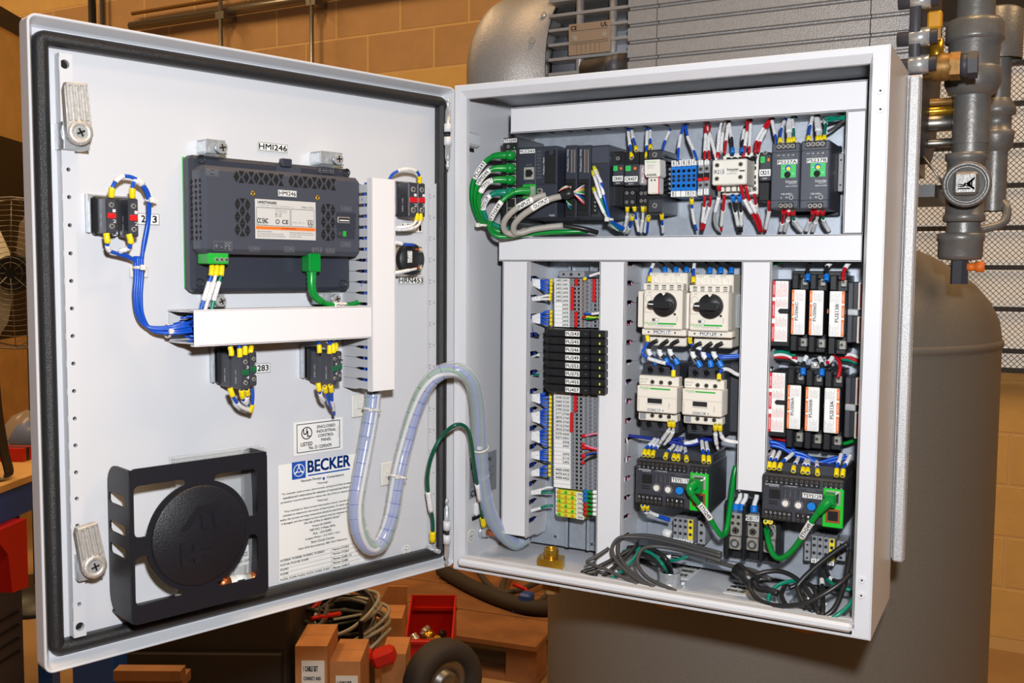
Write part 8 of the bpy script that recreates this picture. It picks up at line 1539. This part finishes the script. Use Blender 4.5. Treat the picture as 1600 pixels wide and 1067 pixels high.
for nm, c, pts, ee in (('TSYS117', cG, ((166, 628), (198, 630)), (370, 745)), ):
    for i, (x, y) in enumerate(pts): mw('blue sleeved wire under relay ' + nm + ', ' + ['left', 'right'][i] + ' of two', [(x, y), (x + 15, y + 45), (x + 80, y + 75), (ee[0], ee[1] - 12 * i)], Bl, Yl, None, (.3, .65), (.048, .08), .0018, .009, c)
for i, (x, y) in enumerate(((272, 478), (298, 480))): mw('short wire with yellow ferrule under relay TSYS129, ' + ['left', 'right'][i] + ' of two', [(x, y), (x + 2, y + 22), (x + 14, y + 45), (x + 30, y + 75)], 'teal' if i == 0 else 'wirewhite', Yl, None, None, (.048, .09), .0018, .0065, cI)
for i, (x, y) in enumerate(((105, 422), (138, 424), (206, 432))): mw('white wire with blue ferrule on top of the distribution block, ' + ORD[i] + ' from left', [(x + (25 if i < 2 else 18), 318), (x + (22 if i < 2 else 14), 350), (x + 3, 385), (x, y)], 'wirewhite', None, 'bterm', None, (.098, .085), .003, .008, cI)
# network patch leads
a = crect(ENC, cG, 515, 432, 612, 545, .036); rj45(ENC, 'green network lead hanging from relay TSYS117 and rising behind the duct', ep(cG, [(560, 470, .030), (525, 500, .024), (548, 560, .024), (605, 632, .028), (665, 710, .034), (725, 810, .042), (768, 858, .05), (800, 815, .06), (820, 700, .072), (838, 560, .084), (855, 420, .095), (872, 330, .1)]), r=.0032, boot=.016, tag='ETH249', tagp=(.17, .30), hw=.0062, head=(a[0] + .001, .030, a[1] + .002, a[2], .046, a[3]))
a = crect(ENC, cI, 595, 325, 660, 400, .034); rj45(ENC, 'green network lead hanging in a loop from relay TSYS129', ep(cI, [(625, 365, .028), (590, 400, .026), (545, 455, .028), (500, 520, .032), (455, 595, .038), (405, 655, .044), (352, 684, .05), (312, 660, .056), (290, 600, .062), (280, 550, .07), (274, 515, .08)]), r=.0033, boot=.018, tag='ETH249', tagp=(.22, .38), hw=.0062, head=(a[0], .030, a[1], a[2], .046, a[3]))
# fuse wires
for lb, P, k, f, s in (('black wire with blue ferrule on top of fuse FU206C', [(330, 40), (318, 60), (318, 95), (316, 135)], 'cableblk', 'bterm', None), ('black wire with blue ferrule on top of fuse FU206D', [(440, 38), (420, 60), (419, 95), (418, 135)], 'cableblk', 'bterm', (0, .25)), ('red wire with white sleeve on top of fuse FU213B', [(545, 30), (525, 55), (510, 90), (506, 130)], Rd, None, (0, .4)), ('black wire with blue ferrule on top of fuse FU206A', [(318, 530), (300, 560), (293, 590), (292, 640)], 'cableblk', 'bterm', (.1, .4)), ('black wire with blue ferrule on top of fuse FU206B', [(380, 545), (392, 570), (394, 600), (392, 645)], 'cableblk', 'bterm', (.0, .35)), ('red wire on top of fuse FU213A', [(470, 545), (485, 570), (492, 600), (480, 655)], Rd, None, None), ('red wire hooked between the two fuse rows', [(450, 500), (455, 530), (440, 560), (420, 575)], Rd, None, (.5, .9))): mw(lb, P, k, None, f, s, (.088, .074), .0021, .008, cH)
for lb, P, k in (('green wire arching at the top left of the fuse column', [(125, 62), (145, 40), (180, 30), (230, 26)], 'green'), ('teal wire between the danger labels', [(120, 530), (160, 515), (200, 520), (250, 535)], 'teal'), ('white wire between the danger labels', [(118, 540), (160, 530), (205, 535), (262, 570)], 'wirewhite'), ('red wire between the danger labels', [(116, 545), (160, 545), (210, 548), (260, 550)], Rd), ('black wire between the danger labels', [(118, 530), (150, 555), (200, 560), (290, 585)], 'cableblk'), ('red wire at the right between the fuse rows', [(490, 550), (530, 545), (570, 560), (610, 575)], Rd), ('teal wire at the right between the fuse rows', [(500, 555), (540, 560), (580, 575), (615, 580)], 'teal'), ('white wire at the right between the fuse rows', [(515, 535), (550, 530), (590, 545), (620, 545)], 'wirewhite'), ('green wire under the lower right danger cover', [(510, 1010), (545, 1000), (580, 985), (620, 975)], 'green'), ('red wire under the lower left danger label', [(100, 972), (140, 978), (190, 990), (230, 1000)], Rd), ('thick blue wire under the lower left danger label', [(95, 990), (130, 1000), (180, 1010), (240, 1030)], Bl), ('second thick blue wire under the lower left danger label', [(90, 1010), (130, 1018), (190, 1030), (250, 1045)], Bl)): mw(lb, P, k, None, None, None, (.1, .098), .0022, .008, cH)
# ================================================================== CABINET FLOOR AND LEFT WALL
def fz(px, py, z=.002): r = ray(px, py); return CAM + r * ((z - CAM.z) / r.z)
def wx(px, py, x=.002): r = ray(px, py); return CAM + r * ((x - CAM.x) / r.x)
MW = Matrix(((0, -1, 0, .002), (1, 0, 0, 0), (0, 0, 1, 0), (0, 0, 0, 1)))
def wplate(label, name, cat, pts, fn, k='label'):
    ps = [wx(*p) for p in pts]; u0 = min(p.y for p in ps); u1 = max(p.y for p in ps); z0 = min(p.z for p in ps); z1 = max(p.z for p in ps); m = MB(); m.box(u0, -.0006, z0, u1, 0, z1, k, 0, MW); fn(m, lambda u: u0 + (u1 - u0) * u, lambda v: z1 - (z1 - z0) * v); return single(name, m, label, cat)
def f1(m, X, Z):
    m.box(X(.05), -.0008, Z(.3), X(.18), -.0004, Z(.12), 'ink', 0, MW); m.text('CE', X(.05), Z(.96), X(.25), Z(.82), -.0008, 'ink', M=MW); m.text('HOFFMAN' if False else 'INDUSTRIAL CONTROL', X(.3), Z(.22), X(.8), Z(.14), -.0008, 'ink', M=MW)
    for i in range(6): m.text(['PANEL ENCLOSURE TYPE 4 12 13', 'CAT NO 24 20 06', 'DO NOT OPEN WHEN ENERGIZED', 'USE COPPER CONDUCTORS ONLY', 'SUITABLE FOR INDOOR USE', 'SEE MARKING'][i], X(.05), Z(.41 + .065 * i), X(.9 - .1 * (i % 3)), Z(.375 + .065 * i), -.0008, 'ink', M=MW)
wplate('grey printed rating plate on the left inner cabinet wall', 'rating_plate', 'plate', ((733, 716), (775, 735), (733, 780)), f1, 'greyplate' if 'greyplate' in MATS else 'galv')
def f2(m, X, Z): pass
q = wx(736, 837); m = MB(); m.cyl((.002, q.y, q.z), (.0026, q.y, q.z), .009, 'label', 22); m2_ = MB(); earth_mark(m2_, q.y, q.z, .006, -.0008, 'ink'); m.add([MW @ Vector(p) for p in m2_.v], m2_.f, 'ink'); single('earth_sticker', m, 'round white earth symbol sticker on the left inner wall', 'sticker')
q = wx(752, 830); T = Thing('ground_stud', 'zinc and copper ground stud on the left inner cabinet wall', 'bolt', tuple(q)); m = MB(); m.cyl((.002, q.y, q.z), (.006, q.y, q.z), .009, 'zinc', 16); m.cyl((.006, q.y, q.z), (.012, q.y, q.z), .0075, 'zinc', 6, smooth=False); T.part('nut', m); m = MB(); m.cyl((.012, q.y, q.z), (.026, q.y, q.z), .0042, 'copper', 12); T.part('stud', m)
# brass bushing
bb = fz(861, 886); T = Thing('brass_bushing', 'threaded brass bushing standing in the cabinet floor', 'fitting', tuple(bb)); sc = .00078 * 1.0; hx_ = 41 / 2 * .00082
m = MB(); m.cyl((bb.x, bb.y, .002), (bb.x, bb.y, .0155), hx_ * 1.12, 'brass', 6, smooth=False); T.part('hex_base', m)
zt_ = e(861, 856, bb.y).z; rt = 23 / 2 * .00082; prof = [(rt * .7, .0155)]; z = .0155
while z < zt_ - .001: prof += [(rt * .94, z), (rt, z + .0007)]; z += .0014
prof += [(rt * .95, zt_), (rt * .72, zt_), (rt * .7, zt_ - .02)]; m = MB(); m.lathe((bb.x, bb.y, 0), (0, 0, 1), prof, 'brass', 24); T.part('thread', m)
def hub(lb, px, py, r, h):
    b_ = fz(px, py); T = Thing('conduit_hub', lb, 'fitting', tuple(b_)); prof = [(r * 1.25, .002), (r * 1.25, .006), (r, .0065)]; z = .0065
    while z < h: prof += [(r * .95, z), (r, z + .0009)]; z += .0018
    prof += [(r * .97, h), (r * .82, h), (r * .8, .004)]; m = MB(); m.lathe(b_, (0, 0, 1), [(a, z - .002) for a, z in prof], 'zinc', 26); T.part('threaded_hub', m)
    for an in (20, 140, 260): t_ = math.radians(an); m = MB(); m.box(b_.x + r * 1.25 * math.cos(t_) - .002, b_.y + r * 1.25 * math.sin(t_) - .002, .002, b_.x + r * 1.25 * math.cos(t_) + .002, b_.y + r * 1.25 * math.sin(t_) + .002, .008, 'zinc'); T.part('locknut_lug', m)
    m = MB(); m.cyl((b_.x, b_.y, -.002), (b_.x, b_.y, -.012), r * 1.45, 'bronze', 8, smooth=False); m.cyl((b_.x, b_.y, -.012), (b_.x, b_.y, -.022), r * 1.2, 'bronze', 18); T.part('lower_fitting', m); return b_
h1 = hub('zinc conduit hub with teal and black wires in the cabinet floor', 1046, 915, .0135, .020); h2 = hub('zinc conduit hub under black coils at the right of the cabinet floor', 1262, 948, .016, .012)
m = MB(); m.cyl((bb.x, bb.y, -.002), (bb.x, bb.y, -.014), .016, 'black', 20); m.cyl((bb.x, bb.y, -.014), (bb.x, bb.y, -.03), .012, 'bronze', 8, smooth=False); single('bulkhead_nut', m, 'dark nut of the brass bushing below the cabinet', 'nut')
def fplate(lb, px0, py0, px1, py1, rows):
    a = fz(px0, py0); b = fz(px1, py1); x0, x1 = min(a.x, b.x), max(a.x, b.x); y0, y1 = min(a.y, b.y), max(a.y, b.y); m = MB(); m.box(x0, y0, .002, x1, y1, .0025, 'label')
    MF = Matrix(((1, 0, 0, 0), (0, 0, 1, 0), (0, -1, 0, .002), (0, 0, 0, 1)))
    for i, s in enumerate(rows): v1 = y1 - (y1 - y0) * (.08 + .9 * i / len(rows)); m.text(s, x0 + (x1 - x0) * .05, v1 - (y1 - y0) * .5 / len(rows), x1 - (x1 - x0) * (.05 + .12 * (i % 3)), v1, -.0007, 'ink', M=MF)
    return single('floor_sticker', m, lb, 'sticker')
fplate('small printed sticker on cabinet floor right of the left conduit hub', 1050, 902, 1098, 886, ['USE ONLY LISTED HUBS', 'TO MAINTAIN TYPE RATING', 'SEE INSTRUCTIONS'])
fplate('larger printed sticker on cabinet floor partly under black coils', 1130, 926, 1192, 902, ['CAUTION WHEN INSTALLING', 'FITTINGS IN THIS PANEL', 'REMOVE ALL CHIPS AND', 'DEBRIS BEFORE USE', 'KEEP DOOR CLOSED'])
def cab(lb, c, P, r, k, sl=None): return fat(lb, c, P, r, k, sl=sl)
cab('charcoal cable bending at the left of the cabinet floor, uppermost loop', cK, [(1640, 372, .07), (1450, 318, .072), (1250, 262, .074), (1050, 218, .074), (900, 206, .07), (790, 215, .062), (735, 275, .05), (730, 340, .04), (775, 420, .03), (860, 505, .022), (960, 575, .014), (1080, 622, .010)], .0024, 'cabledk')
cab('charcoal cable bending at the left of the cabinet floor, second loop', cK, [(1640, 345, .075), (1450, 292, .078), (1250, 240, .08), (1050, 198, .08), (890, 196, .075), (800, 225, .066), (775, 290, .055), (790, 370, .044), (850, 460, .034), (950, 550, .024), (1040, 610, .014)], .0024, 'cabledk')
cab('charcoal cable looping down to the conduit hub', cK, [(1640, 410, .066), (1450, 352, .066), (1250, 305, .066), (1080, 285, .06), (980, 310, .05), (940, 390, .04), (955, 470, .03), (1020, 545, .022), (1120, 600, .014), (1260, 660, .008)], .0024, 'cabledk')
cab('charcoal cable folded to a point at the left of the tangle', cK, [(700, 300, .05), (610, 360, .04), (520, 412, .03), (560, 438, .024), (680, 480, .018), (820, 545, .014), (940, 600, .010)], .0021, 'cabledk')
cab('black cable lying lowest at the left of the tangle', cK, [(900, 300, .06), (760, 380, .046), (600, 460, .03), (480, 500, .022), (520, 525, .016), (600, 520, .014)], .0024, 'cableblk'); cab('black cable crossing under the charcoal loops', cK, [(940, 260, .065), (860, 360, .05), (740, 460, .034), (640, 550, .02), (600, 566, .014)], .0023, 'cableblk')
cab('teal wire crossing under the charcoal loops', cK, [(960, 290, .062), (920, 370, .05), (840, 460, .035), (760, 525, .024), (680, 575, .014)], .0019, 'teal'); cab('teal wire arching into the left conduit hub', cK, [(820, 330, .07), (900, 312, .066), (1010, 325, .06), (1090, 370, .052), (1150, 440, .042), (1185, 510, h1.y - .002), (1195, 575, h1.y)], .0022, 'teal')
cab('thick black wire arching into the left conduit hub, outer', cK, [(860, 300, .075), (980, 295, .07), (1100, 330, .062), (1180, 400, .052), (1215, 490, h1.y + .004), (1222, 570, h1.y + .003)], .0032, 'cableblk'); cab('thick black wire arching into the left conduit hub, inner', cK, [(850, 330, .072), (960, 345, .066), (1060, 385, .056), (1140, 450, .046), (1175, 520, h1.y + .002), (1180, 580, h1.y + .002)], .003, 'cableblk')
cab('teal wire running right behind the left conduit hub', cK, [(1130, 400, .07), (1200, 405, .066), (1280, 395, .064), (1360, 370, .066)], .0018, 'teal'); cab('black wire with white band behind the left conduit hub', cK, [(1010, 380, .068), (1100, 400, .064), (1200, 372, .064), (1300, 380, .068)], .0022, 'cableblk', (.6, .75))
# right coils
cab('large black coil lying at the right of the cabinet floor', cI, [(745, 770, .03), (690, 820, .02), (600, 880, .012), (500, 930, .008), (400, 948, .008), (300, 942, .012), (220, 905, .02), (182, 840, .03), (200, 790, .042), (270, 760, .05), (360, 758, .052), (440, 795, .046), (500, 860, .03), (540, 930, .016), (570, 995, .008)], .0027, 'cableblk')
cab('second black coil on the cabinet floor, inside the large one', cI, [(730, 600, .05), (640, 660, .046), (540, 740, .04), (470, 810, .034), (450, 850, .03), (480, 930, .02), (540, 985, .012)], .003, 'cableblk'); cab('small black ring of cable at the middle of the right coils', cI, [(380, 830, .05), (360, 890, .036), (400, 960, .02), (460, 985, .014), (520, 960, .018), (552, 900, .03), (530, 840, .042), (470, 825, .048), (400, 850, .044)], .0026, 'cableblk')
cab('black cable rising along the right wall, sharp bend at bottom', cI, [(745, 640, .06), (725, 760, .045), (700, 860, .03), (655, 960, .016), (600, 1005, .010), (570, 985, .012)], .0028, 'cableblk'); cab('black cable dropping below the small terminals, with white band', cI, [(580, 700, .095), (582, 780, .07), (588, 860, .045), (590, 940, .02), (588, 1000, .01)], .0025, 'cableblk', (.36, .48)); cab('black cable passing behind the white banded one', cI, [(545, 700, .098), (520, 760, .085), (470, 820, .07), (430, 840, .06)], .0028, 'cableblk'); cab('black cable looping with a blue band at the right wall', cI, [(610, 700, .095), (612, 760, .08), (640, 800, .07), (690, 812, .06), (740, 780, .055)], .0024, 'cableblk', (.45, .55))
cab('teal wire arching over the black coils', cI, [(285, 935, .02), (292, 890, .026), (330, 840, .034), (390, 815, .042), (450, 812, .05), (520, 830, .055)], .0022, 'teal'); cab('teal wire along the lower right of the cabinet floor', cI, [(640, 1020, .008), (690, 985, .012), (735, 945, .02), (760, 900, .03)], .0022, 'teal'); cab('teal wire behind the right coils', cI, [(610, 800, .07), (650, 830, .06), (700, 850, .055), (745, 858, .055)], .0021, 'teal')
m = MB(); q0 = e(*cI(112, 745), .055); q1 = e(*cI(205, 815), .04); m.cyl(q0, q1, .0085, 'cableblk', 16); m.cyl(q0 - (q1 - q0).normalized() * .0005, q0 + (q1 - q0) * .04, .007, 'copper', 16); single('cable_plug', m, 'black cable plug with copper end lying among the coils', 'plug'); cab('thick black cable from the plug to the left', cI, [(205, 815, .04), (230, 850, .034), (280, 860, .03), (340, 880, .028)], .004, 'cableblk'); cab('grey black cable running left from the coils along the back', cI, [(-60, 690, .07), (20, 710, .07), (110, 735, .066), (200, 752, .06), (300, 800, .05)], .0026, 'cabledk')
